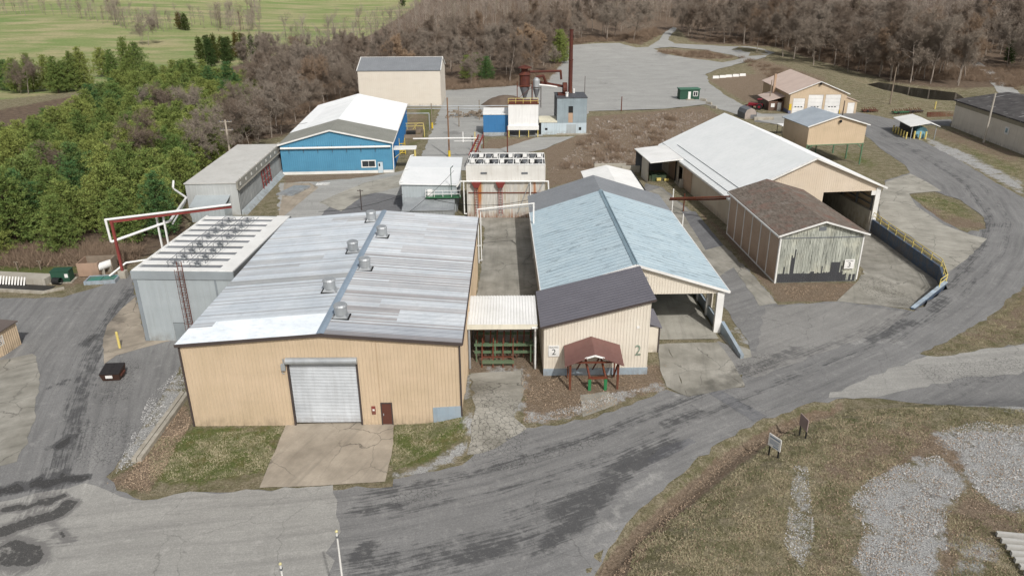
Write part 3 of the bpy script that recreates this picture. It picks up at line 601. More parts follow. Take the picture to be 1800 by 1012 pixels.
# ------------------------------------------------------------------ helpers
def gable_top(w,eL,eR,g,ru): return lambda u:(eL+(g-eL)*u/(w*ru)) if u<w*ru else (g+(eR-g)*(u-w*ru)/(w-w*ru))
def wire(name,p,q,sag,r,label,grp=None,m=None):
    p=Vector(p);q=Vector(q); pts=[]
    for i in range(15):
        t=i/14; v=p.lerp(q,t); v.z-=sag*4*t*(1-t); pts.append(v)
    mb=MB()
    for a,b in zip(pts,pts[1:]): mb.tube(a,b,r,None,4,None,False)
    return tag(mb.build(name,m or M_BLACK),label,'cable',grp)
def sign_board(label,num,loc,rz,w=1.0,h=1.0,top='BUILDING'):
    t=thing('building_sign',label,'sign',loc,rz)
    b=MB().box(-w/2,w/2,-.03,0,-h/2,h/2).build('board',M_TRIMW,t)
    glyph(top,h*.2,M_BLACK,t,(0,-.036,h*.32),(R(90),0,0),'lettering',.004,.8)
    glyph(num,h*.72,M_BLACK,t,(0,-.036,-.12*h),(R(90),0,0),'lettering',.004); return t

# ================================================================== building 1: wide beige metal hall
X0,Y0,Wd,Ln,E,G,RU=-27.92,55.78,23.42,34.07,8.09,9.0,.51
t=thing('metal_hall','wide beige metal hall with roll-up door and patchwork grey ribbed roof, nearest the camera','building',(X0,Y0,0))
gt=gable_top(Wd,E,E,G,RU)
mb=MB(); wall(mb,(0,0),(Wd,0),-.2,lambda u:gt(u)-.05,[(8.85,14.7,-.3,6.35),(16.45,17.4,-.3,2.25)]); wl=mb.build('front_wall',M_BEIGE,t)
mb=MB(); wall(mb,(Wd,0),(Wd,Ln),-.2,E-.05); wall(mb,(Wd,Ln),(0,Ln),-.2,lambda u:gt(Wd-u)-.05); wall(mb,(0,Ln),(0,0),-.2,E-.05)
for k in range(1,8): mb.box(Wd+.03,Wd+.12,k*4.3-.1,k*4.3+.1,0,E-.25)
mb.build('side_wall',M_BEIGE,t)
rr=random.Random(3); prow=[rr.random() for _ in range(200)]
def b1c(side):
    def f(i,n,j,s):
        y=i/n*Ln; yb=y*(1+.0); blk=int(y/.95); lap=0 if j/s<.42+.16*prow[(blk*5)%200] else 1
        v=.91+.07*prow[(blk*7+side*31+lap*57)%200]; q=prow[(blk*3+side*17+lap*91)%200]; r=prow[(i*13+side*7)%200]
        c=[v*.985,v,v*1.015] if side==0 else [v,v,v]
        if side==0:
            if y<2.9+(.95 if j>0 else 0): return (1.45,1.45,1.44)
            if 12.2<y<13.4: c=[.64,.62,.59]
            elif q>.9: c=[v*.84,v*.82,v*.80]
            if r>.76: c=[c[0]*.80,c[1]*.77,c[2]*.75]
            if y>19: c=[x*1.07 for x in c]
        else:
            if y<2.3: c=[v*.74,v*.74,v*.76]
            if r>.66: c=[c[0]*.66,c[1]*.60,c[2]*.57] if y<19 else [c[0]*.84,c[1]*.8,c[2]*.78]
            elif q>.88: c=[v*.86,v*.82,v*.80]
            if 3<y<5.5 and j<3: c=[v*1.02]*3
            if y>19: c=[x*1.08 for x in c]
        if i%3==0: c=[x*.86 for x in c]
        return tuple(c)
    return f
mb=MB(); rx=Wd*RU; roof(mb,(-.25,-.2,E),(-.25,Ln+.2,E),(rx,-.2,G+.03),(rx,Ln+.2,G+.03),.26,.035,.1,b1c(0),6,.3)
roof(mb,(Wd+.25,-.2,E),(Wd+.25,Ln+.2,E),(rx,-.2,G+.03),(rx,Ln+.2,G+.03),.26,.035,.1,b1c(1),6,.3)
rf=mb.build('roof',M_MIXR,t)
mb=MB(); mb.quad((rx-.32,-.22,G+.05),(rx,-.22,G+.11),(rx,Ln+.22,G+.11),(rx-.32,Ln+.22,G+.05)); mb.quad((rx,-.22,G+.11),(rx+.32,-.22,G+.05),(rx+.32,Ln+.22,G+.05),(rx,Ln+.22,G+.11)); mb.build('ridge_cap',pt('steel_blue_flashing',srgb('#8e9dab'),rust=.1),rf)
mb=MB(); mb.beam((-.28,-.24,E-.12),(rx,-.24,G-.09),.1,.26); mb.beam((rx,-.24,G-.09),(Wd+.28,-.24,E-.12),.1,.26); mb.beam((-.02,-.05,-.1),(-.02,-.05,E-.15),.14,.14); mb.beam((Wd+.02,-.05,.9),(Wd+.02,-.05,E-.15),.14,.14); mb.beam((Wd+.3,-.2,E-.12),(Wd+.3,Ln,E-.12),.1,.2); mb.build('trim',M_TRIMD,t)
v0=[(600,556),(580,510),(642,472),(621,442),(672,415),(653,388)]
for px,py in v0:
    x,y=W(px,py,G); u=x-X0;v=y-Y0; zt=gt(u)
    mb=MB(); mb.box(u-.75,u+.75,v-.6,v+.6,zt-.1,zt+.1); q=mb.build('vent_curb',M_BLACK,rf)
    q=MB().hexa([(u-.62,v-.5,zt+.1),(u+.62,v-.5,zt+.1),(u+.62,v+.5,zt+.1),(u-.62,v+.5,zt+.1)],[(u-.4,v-.4,zt+.42),(u+.4,v-.4,zt+.42),(u+.4,v+.4,zt+.42),(u-.4,v+.4,zt+.42)]).tube((u,v,zt+.35),(u,v,zt+1.1),.56,None,18).tube((u,v,zt+1.1),(u,v,zt+1.28),.62,.52,18).tube((u,v,zt+.5),(u,v,zt+.56),.54,None,16).build('roof_vent',M_GALV,rf)
# roll-up door
mb=MB()
for i in range(42):
    z=.22+i*.145; mb.quad((8.95,.12,z),(14.6,.12,z),(14.6,.07,z+.075),(8.95,.07,z+.075)); mb.quad((8.95,.07,z+.075),(14.6,.07,z+.075),(14.6,.12,z+.145),(8.95,.12,z+.145))
d=mb.build('rolling_door',paint('door_galvanised',srgb('#c2c5c7'),srgb('#a9acae'),dirt=.35,dirtc='#7d7a76',metal=.3,rough=.45),t)
mb=MB(); mb.tube((8.8,-.22,6.5),(14.8,-.22,6.5),.3,None,16); mb.build('door_housing',M_GALV,d)
MB().box(8.78,8.92,-.09,.12,0,6.5).build('door_track',M_TRIMD,d); MB().box(14.63,14.78,-.09,.12,0,6.5).build('door_track',M_TRIMD,d)
MB().box(8.35,8.7,-.3,-.05,5.6,6.2).tube((8.6,-.2,6.2),(8.6,-.2,6.7),.06).path([(8.4,-.1,5.6),(8.35,-.1,5.3),(8.55,-.1,5.2)],.03).build('door_motor',M_GALV,d)
d=MB().box(16.52,17.33,-.03,.02,.1,2.18).build('door',M_BROWN,t); MB().box(16.42,16.52,-.07,.03,0,2.28).box(17.33,17.43,-.07,.03,0,2.28).box(16.52,17.33,-.07,.03,2.18,2.28).build('frame',M_TRIMD,d); MB().box(16.6,16.66,-.1,-.03,1.0,1.2).build('handle',M_GALV,d)
MB().hexa([(20.95,-.1,-.2),(23.45,-.1,-.2),(23.45,-.02,-.2),(20.95,-.02,-.2)],[(20.95,-.1,1.75),(23.45,-.1,1.9),(23.45,-.02,1.9),(20.95,-.02,1.75)]).build('foundation_panel',M_SKYB,t)
s=thing('fire_hydrant_sign','small red sign mounted between the roll-up door and brown door','sign',(X0+15.8,Y0-.05,1.55)); MB().box(-.17,.17,-.05,0,-.4,.4).build('board',M_RED,s); MB().box(-.09,.09,-.06,-.05,-.05,.12).build('white_panel',M_TRIMW,s)

# ================================================================== grey cooler building with fans on its flat roof
rz=R(-2.4); t=thing('cold_store','tall grey panel building with fans and caged ladder beside the beige hall','building',(-39.58,72.4,0),rz)
w_,l_,h_=10.7,18.8,8.1
mb=MB(); wall(mb,(0,0),(w_,0),-.3,h_-.9,[(3.3,4.55,-.4,2.2)],rib=1.2,d=.012); wall(mb,(w_,0),(w_,l_),-.3,h_-.9,rib=1.2,d=.02); wall(mb,(w_,l_),(0,l_),-.3,h_-.9,rib=1.2); wall(mb,(0,l_),(0,0),-.3,h_-.9,rib=1.2); mb.build('wall',M_GREYW,t)
MB().box(8.55,8.75,-.04,.0,0,h_-.9).build('panel_trim',plain('mid_grey_trim',srgb('#8b9296')),t); MB().box(-.05,.35,-.05,.35,-.2,h_-.9).build('corner_trim',plain('mid_grey_trim',srgb('#8b9296')),t)
MB().box(-.12,w_+.12,-.12,0,h_-.9,h_).box(-.12,0,0,l_,h_-.9,h_).box(0,w_,l_,l_+.12,h_-.9,h_).build('fascia',plain('grey_fascia',srgb('#9aa1a4')),t)
MB().box(w_,w_+.12,-.12,l_+.12,h_-1.9,h_).build('side_fascia',paint('weathered_fascia',srgb('#7b7d7d'),srgb('#6b6d6d'),dirt=.5,dirtc='#4b4a48'),t)
mb=MB(); mb.box(0,w_,0,l_,h_-.15,h_-.05); rf=mb.build('roof',paint('stained_grey_roof',srgb('#85878a'),srgb('#6f7173'),dirt=.5,streak=False,dirtc='#5d5c5a'),t)
mb=MB()
for i in range(10): y=.0+i*(l_/9.6); mb.box(.25,w_-1.6,y+.02,y+.9,h_-.05,h_+.06)
mb.box(w_-1.6,w_,0,l_,h_-.05,h_+.10); mb.box(0,.25,0,l_,h_-.05,h_+.1)
mb.build('roof_panel',M_WHITE,rf)
for cx in (4.0,6.35):
    for i in range(8):
        y=1.6+i*(l_/9.6)*1.02+(.5 if i>3 else 0); z=h_+.05
        q=MB().tube((cx,y,z),(cx,y,z+.22),.3,None,14).build('roof_fan',M_GALV,rf)
        a=MB()
        for k in range(4):
            an=k*math.pi/2+.4; a.quad((cx+.05*math.cos(an),y+.05*math.sin(an),z+.3),(cx+.4*math.cos(an),y+.4*math.sin(an),z+.36),(cx+.4*math.cos(an+.6),y+.4*math.sin(an+.6),z+.31),(cx+.05*math.cos(an+1),y+.05*math.sin(an+1),z+.3))
        a.beam((cx-.6,y-.5,z+.5),(cx+.6,y-.5,z+.5),.05); a.beam((cx-.6,y+.5,z+.5),(cx+.6,y+.5,z+.5),.05); a.beam((cx-.6,y-.5,z+.0),(cx-.6,y-.5,z+.5),.05); a.beam((cx+.6,y+.5,z+.0),(cx+.6,y+.5,z+.5),.05); a.beam((cx-.6,y,z+.5),(cx+.6,y,z+.5),.07); a.tube((cx,y,z+.28),(cx,y,z+.62),.11,None,8)
        a.build('fan_guard',M_GREYD,rf)
MB().path([(3.2,1.2,h_+.5),(3.2,17,h_+.5)],.035,5).path([(5.4,1.2,h_+.5),(5.4,17,h_+.5)],.035,5).path([(7.4,1.2,h_+.45),(7.4,17,h_+.45)],.03,5).build('pipe',M_GREYD,rf)
d=MB().box(3.32,4.53,-.02,.02,.05,2.15).build('door',plain('grey_door',srgb('#8f9698')),t); MB().box(3.4,3.46,-.06,-.02,1,1.15).build('handle',M_GALV,d)
mb=MB()
for s_ in (-.25,.25): mb.beam((5.35+s_,-.35,.8),(5.35+s_,-.35,h_+1.2),.06)
for i in range(28): mb.beam((5.1,-.35,1+i*.3),(5.6,-.35,1+i*.3),.03)
for i in range(9):
    z=1.7+i*.85; pr=[(5.35+.38*math.cos(a),-.35-.38+.38*math.sin(a)*-1,z) for a in [math.pi*k/6 for k in range(0,7)]]; mb.path(pr,.02,4)
for a in (.4,math.pi/2,math.pi-.4): mb.beam((5.35+.38*math.cos(a),-.73-.38*math.sin(a)*.0-.38*math.sin(a)+.38*0,1.7),(5.35+.38*math.cos(a),-.73-.38*math.sin(a),8.6),.03)
mb.build('caged_ladder',M_RUST,t)

# ================================================================== long low grey shed by the pines
rz=R(2.3); t=thing('long_grey_shed','long low grey metal shed with pale roof running along the pine wood','building',(-52.5,117.2,0),rz)
w_,l_,h_=8.2,29,5.3
mb=MB(); wall(mb,(0,0),(w_,0),-.3,h_,rib=.9,d=.015); wall(mb,(w_,l_),(0,l_),-.3,h_,rib=.9); wall(mb,(0,l_),(0,0),-.3,h_,rib=.9); mb.build('front_wall',paint('pale_grey_wall',srgb('#b5b7b5'),srgb('#a7a9a7'),dirt=.3,dirtc='#e0e0dc'),t)
mb=MB(); wall(mb,(w_,0),(w_,l_),-.3,h_-1.0,rib=.75,d=.09); mb.build('side_wall',M_STRIPE,t)
MB().box(-.15,w_+.1,-.15,l_+.1,h_,h_+.14).build('roof',M_OFFR,t)
par=MB().box(w_-.05,w_+.22,-.15,l_+.1,h_-1.0,h_+.28).box(w_+.22,w_+.42,-.15,l_+.1,h_-1.12,h_-1.0).build('parapet',paint('stained_parapet',srgb('#98948a'),srgb('#8a867c'),dirt=.5),t)
for i in range(9):
    y=1.2+i*3.2; MB().box(w_+.22,w_+.3,y-.25,y+.25,h_-.55,h_-.1).tube((w_+.05,y+1,h_+.2),(w_+.05,y+1,h_+.6),.05).beam((w_-.3,y+1,h_+.55),(w_+.25,y+1,h_+.55),.08).build('bracket',M_OFFR,par)
mb=MB()
for y in (13.5,15.3,17.1,18.9): mb.beam((w_+.3,y,.5),(w_+.16,y,h_-1.1),.14)
for z in (.6,1.7,2.8,3.9): mb.beam((w_+.28,13.4,z),(w_+.28,19,z),.12)
mb.build('steel_frame',M_RED,t)
MB().hexa([(w_+.15,0,0),(w_+1.0,0,0),(w_+1.0,l_,0),(w_+.15,l_,0)],[(w_+.15,0,.75),(w_+.3,0,.7),(w_+.3,l_,.7),(w_+.15,l_,.75)]).build('skirting',M_GREYW,t)
mb=MB(); wall(mb,(1.5,-3.4),(6.8,-3.4),-.2,2.4,rib=.6); wall(mb,(6.8,-3.4),(6.8,0),-.2,2.5,rib=.6); wall(mb,(1.5,0),(1.5,-3.4),-.2,2.5,rib=.6); mb.hexa([(1.4,-3.6,2.4),(6.9,-3.6,2.4),(6.9,0,3.3),(1.4,0,3.3)],[(1.4,-3.6,2.52),(6.9,-3.6,2.52),(6.9,0,3.42),(1.4,0,3.42)]); mb.build('lean_to',M_GREYW,t)

# ================================================================== blue gabled building
rz=R(3.81); BX,BY=-44.7,143.56; t=thing('blue_warehouse','blue metal warehouse with white and grey gabled roof behind the grey shed','building',(BX,BY,0),rz)
w_,l_,eL,g_,ru=21.4,45.9,5.9,8.56,.455; gt=gable_top(w_,eL,eL,g_,ru)
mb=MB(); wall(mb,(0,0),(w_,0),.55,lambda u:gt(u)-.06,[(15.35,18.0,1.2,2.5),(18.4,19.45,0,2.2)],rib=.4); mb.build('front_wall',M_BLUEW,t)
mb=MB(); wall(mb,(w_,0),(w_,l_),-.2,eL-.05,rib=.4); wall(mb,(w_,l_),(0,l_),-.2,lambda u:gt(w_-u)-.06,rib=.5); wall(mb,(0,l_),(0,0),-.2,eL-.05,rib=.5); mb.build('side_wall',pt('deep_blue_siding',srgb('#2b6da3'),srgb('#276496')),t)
MB().box(-.05,18.4,-.06,0,-.2,.55).box(19.45,w_+.05,-.06,0,-.2,.55).build('base_strip',M_TRIMW,t)
LS=11.6
mb=MB(); rx=w_*ru
roof(mb,(-.35,-.3,eL),(-.35,LS,eL),(rx,-.3,g_),(rx,LS,g_),.6,.03,.12); roof(mb,(w_+.35,-.3,eL),(w_+.35,LS,eL),(rx,-.3,g_),(rx,LS,g_),.6,.03,.12); mb.build('front_roof',M_OLIVER,t)
mb=MB(); roof(mb,(-.35,LS,eL+.03),(-.35,l_+.2,eL+.03),(rx,LS,g_+.03),(rx,l_+.2,g_+.03),.6,.03,.12,lambda i,n,j,s:(.86+.1*prow[(i*5+j)%200],)*3 if (i<n*.75 and j>0) else (.98,.98,.98),3); roof(mb,(w_+.35,LS,eL+.03),(w_+.35,l_+.2,eL+.03),(rx,LS,g_+.03),(rx,l_+.2,g_+.03),.6,.03,.12,lambda i,n,j,s:(1.04,1.04,1.04),2); mb.build('rear_roof',M_WHITER,t)
MB().beam((-.4,-.34,eL-.05),(rx,-.34,g_-.03),.1,.28).beam((rx,-.34,g_-.03),(w_+.4,-.34,eL-.05),.1,.28).beam((w_+.38,-.3,eL-.05),(w_+.38,l_,eL-.05),.1,.2).build('trim',M_TRIMW,t)
pp=MB().tube((.1,-.35,5.25),(w_-.2,-.35,5.25),.2,None,10).build('pipe',M_WHITE,t)
mb=MB()
for i in range(7): mb.beam((1.7+i*2.75,-.33,4.3),(1.7+i*2.75,-.3,5.7),.07)
mb.build('pipe_bracket',M_TRIMD,pp)
wn=MB().box(15.45,17.9,-.02,.02,1.3,2.4).build('window',M_GLASS,t); MB().box(15.25,18.1,-.09,-.03,2.4,2.6).box(15.25,18.1,-.09,-.03,1.1,1.3).box(15.25,15.45,-.09,-.03,1.3,2.4).box(17.9,18.1,-.09,-.03,1.3,2.4).box(16.65,16.7,-.05,-.03,1.3,2.4).build('frame',M_TRIMW,wn)
d=MB().box(18.45,19.4,-.06,.02,0,2.15).build('door',plain('pale_blue_door',srgb('#c6d3da')),t); MB().box(18.6,18.9,-.08,-.06,1.3,1.9).build('door_window',M_GLASS,d)
MB().tube((w_+.2,-.3,eL-.1),(w_+.1,-.25,.1),.1).build('downpipe',M_WHITE,t)
aw=MB().box(w_+.2,w_+4.6,1.2,3.8,4.2,4.45).build('awning',M_WHITE,t)
MB().beam((w_+4.3,1.4,0),(w_+4.3,1.4,4.2),.2).beam((w_+4.3,3.6,0),(w_+4.3,3.6,4.2),.2).beam((w_+.3,1.5,2.6),(w_+2.4,1.5,4.2),.08).build('post',M_YELP,aw)

# ================================================================== cream windowless building
t=thing('cream_storehouse','tall windowless cream building with grey standing-seam roof at the edge of the bare wood','building',(-44.3,222.9,0))
w_,l_,h_=23.8,16,10.2
mb=MB(); wall(mb,(0,0),(w_,0),-.3,h_,rib=.6,d=.01); wall(mb,(w_,0),(w_,l_),-.3,lambda u:h_+(13.0-h_)*min(u/8,(l_-u)/8),rib=.8,d=.02); wall(mb,(w_,l_),(0,l_),-.3,h_,rib=.8,d=.02); wall(mb,(0,l_),(0,0),-.3,lambda u:h_+(13.0-h_)*min(u/8,(l_-u)/8),rib=.8,d=.02); mb.build('wall',M_CREAM,t)
mb=MB(); roof(mb,(-.1,-.2,h_),(w_+.1,-.2,h_),(-.1,8,13.05),(w_+.1,8,13.05),.6,.08,.15); roof(mb,(-.1,16.2,h_),(w_+.1,16.2,h_),(-.1,8,13.05),(w_+.1,8,13.05),.6,.05,.15); mb.build('roof',M_ROOFG2,t)
MB().beam((-.2,-.25,h_),(-.2,8,13.1),.18,.3).beam((w_+.2,-.25,h_),(w_+.2,8,13.1),.18,.3).beam((w_+.2,16,h_),(w_+.2,8,13.1),.18,.3).beam((-.2,8,13.15),(w_+.2,8,13.15),.3,.1).build('trim',M_TRIMW,t)

# ================================================================== small white-roofed utility building
rz=R(1.6); sx,sy=-17.9,118.3; t=thing('utility_building','small grey utility building with white seamed roof and green balcony beside the rusty cooling tower','building',(sx,sy,0),rz)
w_,l_=8.9,18.8
mb=MB(); wall(mb,(0,0),(w_,0),-.2,4.75,rib=.5,d=.02); wall(mb,(w_,0),(w_,l_),-.2,4.5,rib=.5); wall(mb,(w_,l_),(0,l_),-.2,4.8,rib=.5); wall(mb,(0,l_),(0,0),-.2,4.9,rib=.5); mb.build('wall',M_GREYW,t)
mb=MB(); c=lambda i,n,j,s:(1.0,1.0,1.0) if i<n*.55 else (.9,.91,.92)
roof(mb,(-.3,-.3,5.0),(-.3,l_+.2,5.0),(w_+.4,-.3,4.7),(w_+.4,l_+.2,4.7),.8,.03,.2,c); rf=mb.build('roof',M_WHITER,t)
MB().tube((-.3,-.2,5.15),(-.3,l_,5.15),.09).tube((-.3,l_*.45,5.15),(.3,l_*.45,5.3),.09).tube((-.3,0,5.15),(.3,0,5.3),.09).tube((-.3,l_-.1,5.15),(.3,l_-.1,5.3),.09).build('gutter_pipe',M_WHITE,rf)
b=MB().box(3.9,9.6,-1.4,-.06,2.75,2.95).build('balcony_deck',M_GREEN,t)
mb=MB()
for i in range(5): mb.beam((3.95+i*1.38,-1.36,2.9),(3.95+i*1.38,-1.36,4.0),.07)
for z in (3.45,4.0): mb.beam((3.95,-1.36,z),(9.5,-1.36,z),.07)
mb.beam((3.95,-1.36,4.0),(3.95,-.1,4.0),.07); mb.beam((9.5,-1.36,4.0),(9.5,-.1,4.0),.07); mb.build('railing',M_TRIMW,b)
MB().box(4.2,5.0,-1.0,-.3,2.95,4.0).build('cabinet',M_WHITE,b)
mb=MB(); roof(mb,(.4,-5.6,2.0),(8.6,-5.6,2.0),(.4,-.1,2.6),(8.6,-.1,2.6),.4,.03,.1); wall(mb,(.5,-5.4),(8.5,-5.4),-.2,1.95,rib=.5); wall(mb,(8.5,-5.4),(8.5,0),-.2,2.0,rib=.5); wall(mb,(.5,0),(.5,-5.4),-.2,2.0,rib=.5); mb.build('lean_to',M_GALV,t)
ms=MB().path([(8.1,-1.2,2.9),(8.1,-1.2,7.6),(8.5,-1.2,8.0)],.06).build('mast',M_GREEND,t)

# ================================================================== rusty cooling tower with fans on top
t=thing('cooling_tower','white and rust-streaked steel cooling tower with a double row of open fans on top','cooling tower',(-7.1,115.3,0),R(-1.2))
w_,l_,h1,h2=12.3,7.9,6.15,8.55
mb=MB(); mb.box(0,w_,0,l_,-.2,h1); 
for i in range(9): mb.box(i*w_/8-.05,i*w_/8+.05,-.06,0,0,h1)
mb.build('steel_wall',M_RWALL,t)
up=MB().box(-.05,w_+.05,-.12,l_+.05,h1,h2)
for i in range(13): up.box(-.05+i*w_/12-.03,-.05+i*w_/12+.03,-.16,-.12,h1,h2)
up=up.build('upper_casing',paint('flaking_white_paint',srgb('#dedcd6'),srgb('#cfccc5'),dirt=.35,rust=.15,dirtc='#a59b8d'),t)
MB().box(2.2,3.2,-.2,-.16,7.2,7.5).box(8.6,9.6,-.2,-.16,7.2,7.5).build('louvre',M_GREYD,up)
MB().box(.05,w_-.05,0,l_-.1,h2,h2+.05).build('deck',M_BLACK,up)
mb=MB()
for i in range(6):
    x=.35+i*(w_-.7)/5; mb.beam((x,0,h2+.12),(x,l_,h2+.12),.14,.14)
for i in range(12): x=.6+i*(w_-1.2)/11; mb.beam((x-.45,.1,h2+.1),(x+.45,l_-.1,h2+.22),.07,.07)
for y in (0.05,l_/2,l_-.05): mb.beam((0,y,h2+.14),(w_,y,h2+.14),.16,.16)
mb.build('fan_frame',M_WHITE,up)
for r_ in range(2):
    for i in range(10):
        if i in (): continue
        x=.9+i*1.16+(.1 if i>4 else 0); y=1.9+r_*3.9
        f=MB().tube((x,y,h2+.05),(x,y,h2+.42),.5,.46,14,None,False).tube((x,y,h2+.05),(x,y,h2+.3),.48,.44,14,None,False)
        for k in range(4):
            a=k*math.pi/2+i; f.quad((x,y,h2+.2),(x+.42*math.cos(a),y+.42*math.sin(a),h2+.26),(x+.42*math.cos(a+.7),y+.42*math.sin(a+.7),h2+.2),(x,y,h2+.19))
        f.build('fan_ring',M_GREYD if (i+r_)%2 else M_BLACK,up)
        if (i+r_)%2==0: MB().box(x-.33,x+.33,y-.95,y-.35,h2+.15,h2+.62).build('fan_motor',M_WHITE,up)
for px_ in (1.5,5.3):
    q=MB().hexa([(px_-.35,-.7,5.1),(px_+.35,-.7,5.1),(px_+.35,-.2,5.1),(px_-.35,-.2,5.1)],[(px_-.75,-.85,6.0),(px_+.75,-.85,6.0),(px_+.75,-.12,6.0),(px_-.75,-.12,6.0)]).beam((px_-.25,-.5,.8),(px_-.25,-.5,5.1),.1).beam((px_+.25,-.5,.8),(px_+.25,-.5,5.1),.1)
    for i in range(10): q.beam((px_-.25,-.5,1+i*.42),(px_+.25,-.5,1+i*.42),.05)
    q.build('drain_stack',M_RED,t)
MB().path([(-1.0,-.4,6.1),(w_+.5,-.4,6.1),(w_+.7,-1.0,2.5)],.12).path([(-1.0,-.4,6.1),(-1.6,-.4,5.2)],.12).path([(-.5,-.4,6.1),(-.5,-.4,.8),(-.1,-.4,.8)],.1).path([(10.0,-.4,6.1),(10.0,-.4,3)],.09).build('pipe',M_WHITE,t)
MB().beam((9.9,-.25,5.9),(8.0,-.2,.9),.12).beam((w_-.2,-.25,5.9),(10.6,-.2,3.2),.12).build('brace',M_GALV,t)
MB().box(.2,w_,-.14,-.07,4.1,4.25).build('girt',M_RUST,t)

# ================================================================== building 2: faded blue roof
rz=R(1.1); BX,BY=3.39,73.2; t=thing('gabled_warehouse','beige warehouse with faded pale blue gabled roof and drive-in opening','building',(BX,BY,0),rz)
w_,l_,e_,g_=19.28,28.6,5.0,8.16; rx=w_*.497; gt=gable_top(w_,e_,e_,g_,.497); LB=l_+8.2
ops=[(11.5,18.55,-.5,4.65)]
mb=MB(); wall(mb,(0,0),(w_,0),-.3,lambda u:gt(u)-.08,ops,.3,.035,.12); mb.build('front_wall',M_BEIGE2,t)
mb=MB(); so_=[(1.2+i*4.0,3.6+i*4.0,1.3,4.4) for i in range(6)]
wall(mb,(w_,0),(w_,LB),-.3,e_-.05,so_,.3,.035,.12); wall(mb,(w_,LB),(0,LB),-.3,lambda u:gt(w_-u)-.08,rib=.4,inner=.1); wall(mb,(0,LB),(0,0),-.3,e_-.05,rib=.4,inner=.1); mb.build('side_wall',M_BEIGE2,t)
rw=rng
def b2c(i,n,j,s):
    v=.94+.1*prow[(i*3+j*11)%200]; return (v,v,v)
mb=MB(); roof(mb,(-.35,-.4,e_),(-.35,l_,e_),(rx,-.4,g_),(rx,l_,g_),.9,.03,.12); roof(mb,(w_+.45,-.4,e_),(w_+.45,l_,e_),(rx,-.4,g_),(rx,l_,g_),.9,.03,.12); rf=mb.build('front_roof',M_BLUER,t)
MB().quad((rx-.3,-.42,g_-.02),(rx,-.42,g_+.12),(rx,l_,g_+.12),(rx-.3,l_,g_-.02)).quad((rx,-.42,g_+.12),(rx+.3,-.42,g_-.02),(rx+.3,l_,g_-.02),(rx,l_,g_+.12)).tube((rx+.1,-.2,g_+.2),(rx+.1,l_-1,g_+.2),.05).build('ridge_cap',pt('blue_grey_flashing',srgb('#8ea4ae')),rf)
mb=MB(); roof(mb,(-.35,l_,e_-.02),(-.35,LB+.3,e_-.02),(rx,l_,g_-.02),(rx,LB+.3,g_-.02),.9,.03,.12); roof(mb,(w_+.45,l_,e_-.02),(w_+.45,LB+.3,e_-.02),(rx,l_,g_-.02),(rx,LB+.3,g_-.02),.9,.03,.12); mb.build('rear_roof',M_ROOFG2,t)
MB().beam((rx,-.44,g_-.04),(w_+.5,-.44,e_-.06),.1,.25).beam((-.4,-.44,e_-.06),(rx,-.44,g_-.04),.1,.25).beam((w_+.5,-.4,e_-.06),(w_+.5,l_,e_-.06),.1,.16).beam((-.4,-.4,e_-.06),(-.4,l_,e_-.06),.1,.16).build('trim',M_TRIMW,t)
MB().box(18.55,19.3,-.14,.3,-.2,4.85).build('corner_post',M_TRIMW,t)
mb=MB()
for i in range(7): mb.box(w_-.45,w_-.13,.4+i*4.0,.8+i*4.0,0,4.6)
mb.build('post',M_TRIMW,t)
MB().box(w_-.3,w_-.12,.3,LB,-.2,1.25).build('knee_wall',M_SKYB,t)
MB().box(9.8,10.9,-.09,-.04,5.5,6.7).build('shutter',plain('grey_shutter',srgb('#a7a49f')),t)
sheet('shed_floor',[ (BX+math.cos(rz)*a-math.sin(rz)*b,BY+math.sin(rz)*a+math.cos(rz)*b) for a,b in ((11.4,-1.7),(18.7,-1.7),(18.9,28),(9,28),(9,.4),(11.4,.4))],M_CONL,.075,2,.0,ang=1.5)
t2=t
# front wing with dark shed roof
ft=lambda u:5.45+(8.0-5.45)*u/10.0
mb=MB(); wall(mb,(-.55,-8.9),(9.55,-8.9),.75,lambda u:ft(u)-.05,(),.3); wall(mb,(9.55,-8.9),(9.55,0),.3,7.9,rib=.3); wall(mb,(-.55,0),(-.55,-8.9),-.2,5.4,rib=.3); mb.build('wing_wall',M_BEIGE2,t)
mb=MB(); roof(mb,(-.95,-9.2,5.36),(-.95,-.46,5.36),(9.95,-9.2,8.12),(9.95,-.46,8.12),.6,.03,.14); mb.build('wing_roof',M_ROOFGREY,t)
MB().box(-.6,9.6,-8.98,-8.86,-.6,.75).build('wing_foundation',M_SKYB,t)
MB().beam((-.95,-9.25,5.3),(9.95,-9.25,8.05),.06,.2).build('wing_trim',M_TRIMD,t)
MB().box(9.55,11.6,-4.4,-.05,-.2,2.9).build('side_annex',M_BEIGE2,t)
mb=MB(); roof(mb,(11.8,-4.6,2.9),(11.8,.0,2.9),(9.5,-4.6,3.75),(9.5,0,3.75),.3,.03,.1); mb.hexa([(9.55,-4.4,2.9),(11.6,-4.4,2.9),(11.6,-.05,2.9),(9.55,-.05,2.9)],[(9.55,-4.4,3.6),(9.6,-4.4,3.6),(9.6,-.05,3.6),(9.55,-.05,3.6)]); mb.build('annex_roof',M_ROOFGREY,t)
MB().box(11.5,11.64,-4.48,-4.38,0,2.9).build('annex_trim',M_TRIMD,t)
glyph('2',1.6,paint('faded_sage_paint',srgb('#8ba08f')),t,(8.55,-8.97,2.6),(R(90),0,0),'number',.02,.8)
MB().box(8.3,8.55,-8.98,-8.93,5.0,5.25).build('light_box',M_TRIMW,t)
MB().tube((9.9,-.3,5.4),(9.9,-.6,5.2),.12).tube((10.1,-.3,5.2),(10.2,-.6,5.0),.1).build('flood_lamp',M_BLACK,t)
x,y=P(969,617)[:2]
sign_board('white sign reading Building 2 on the wing below the charcoal roof','2',(3.95,64.22,2.75),rz,1.05,1.2)

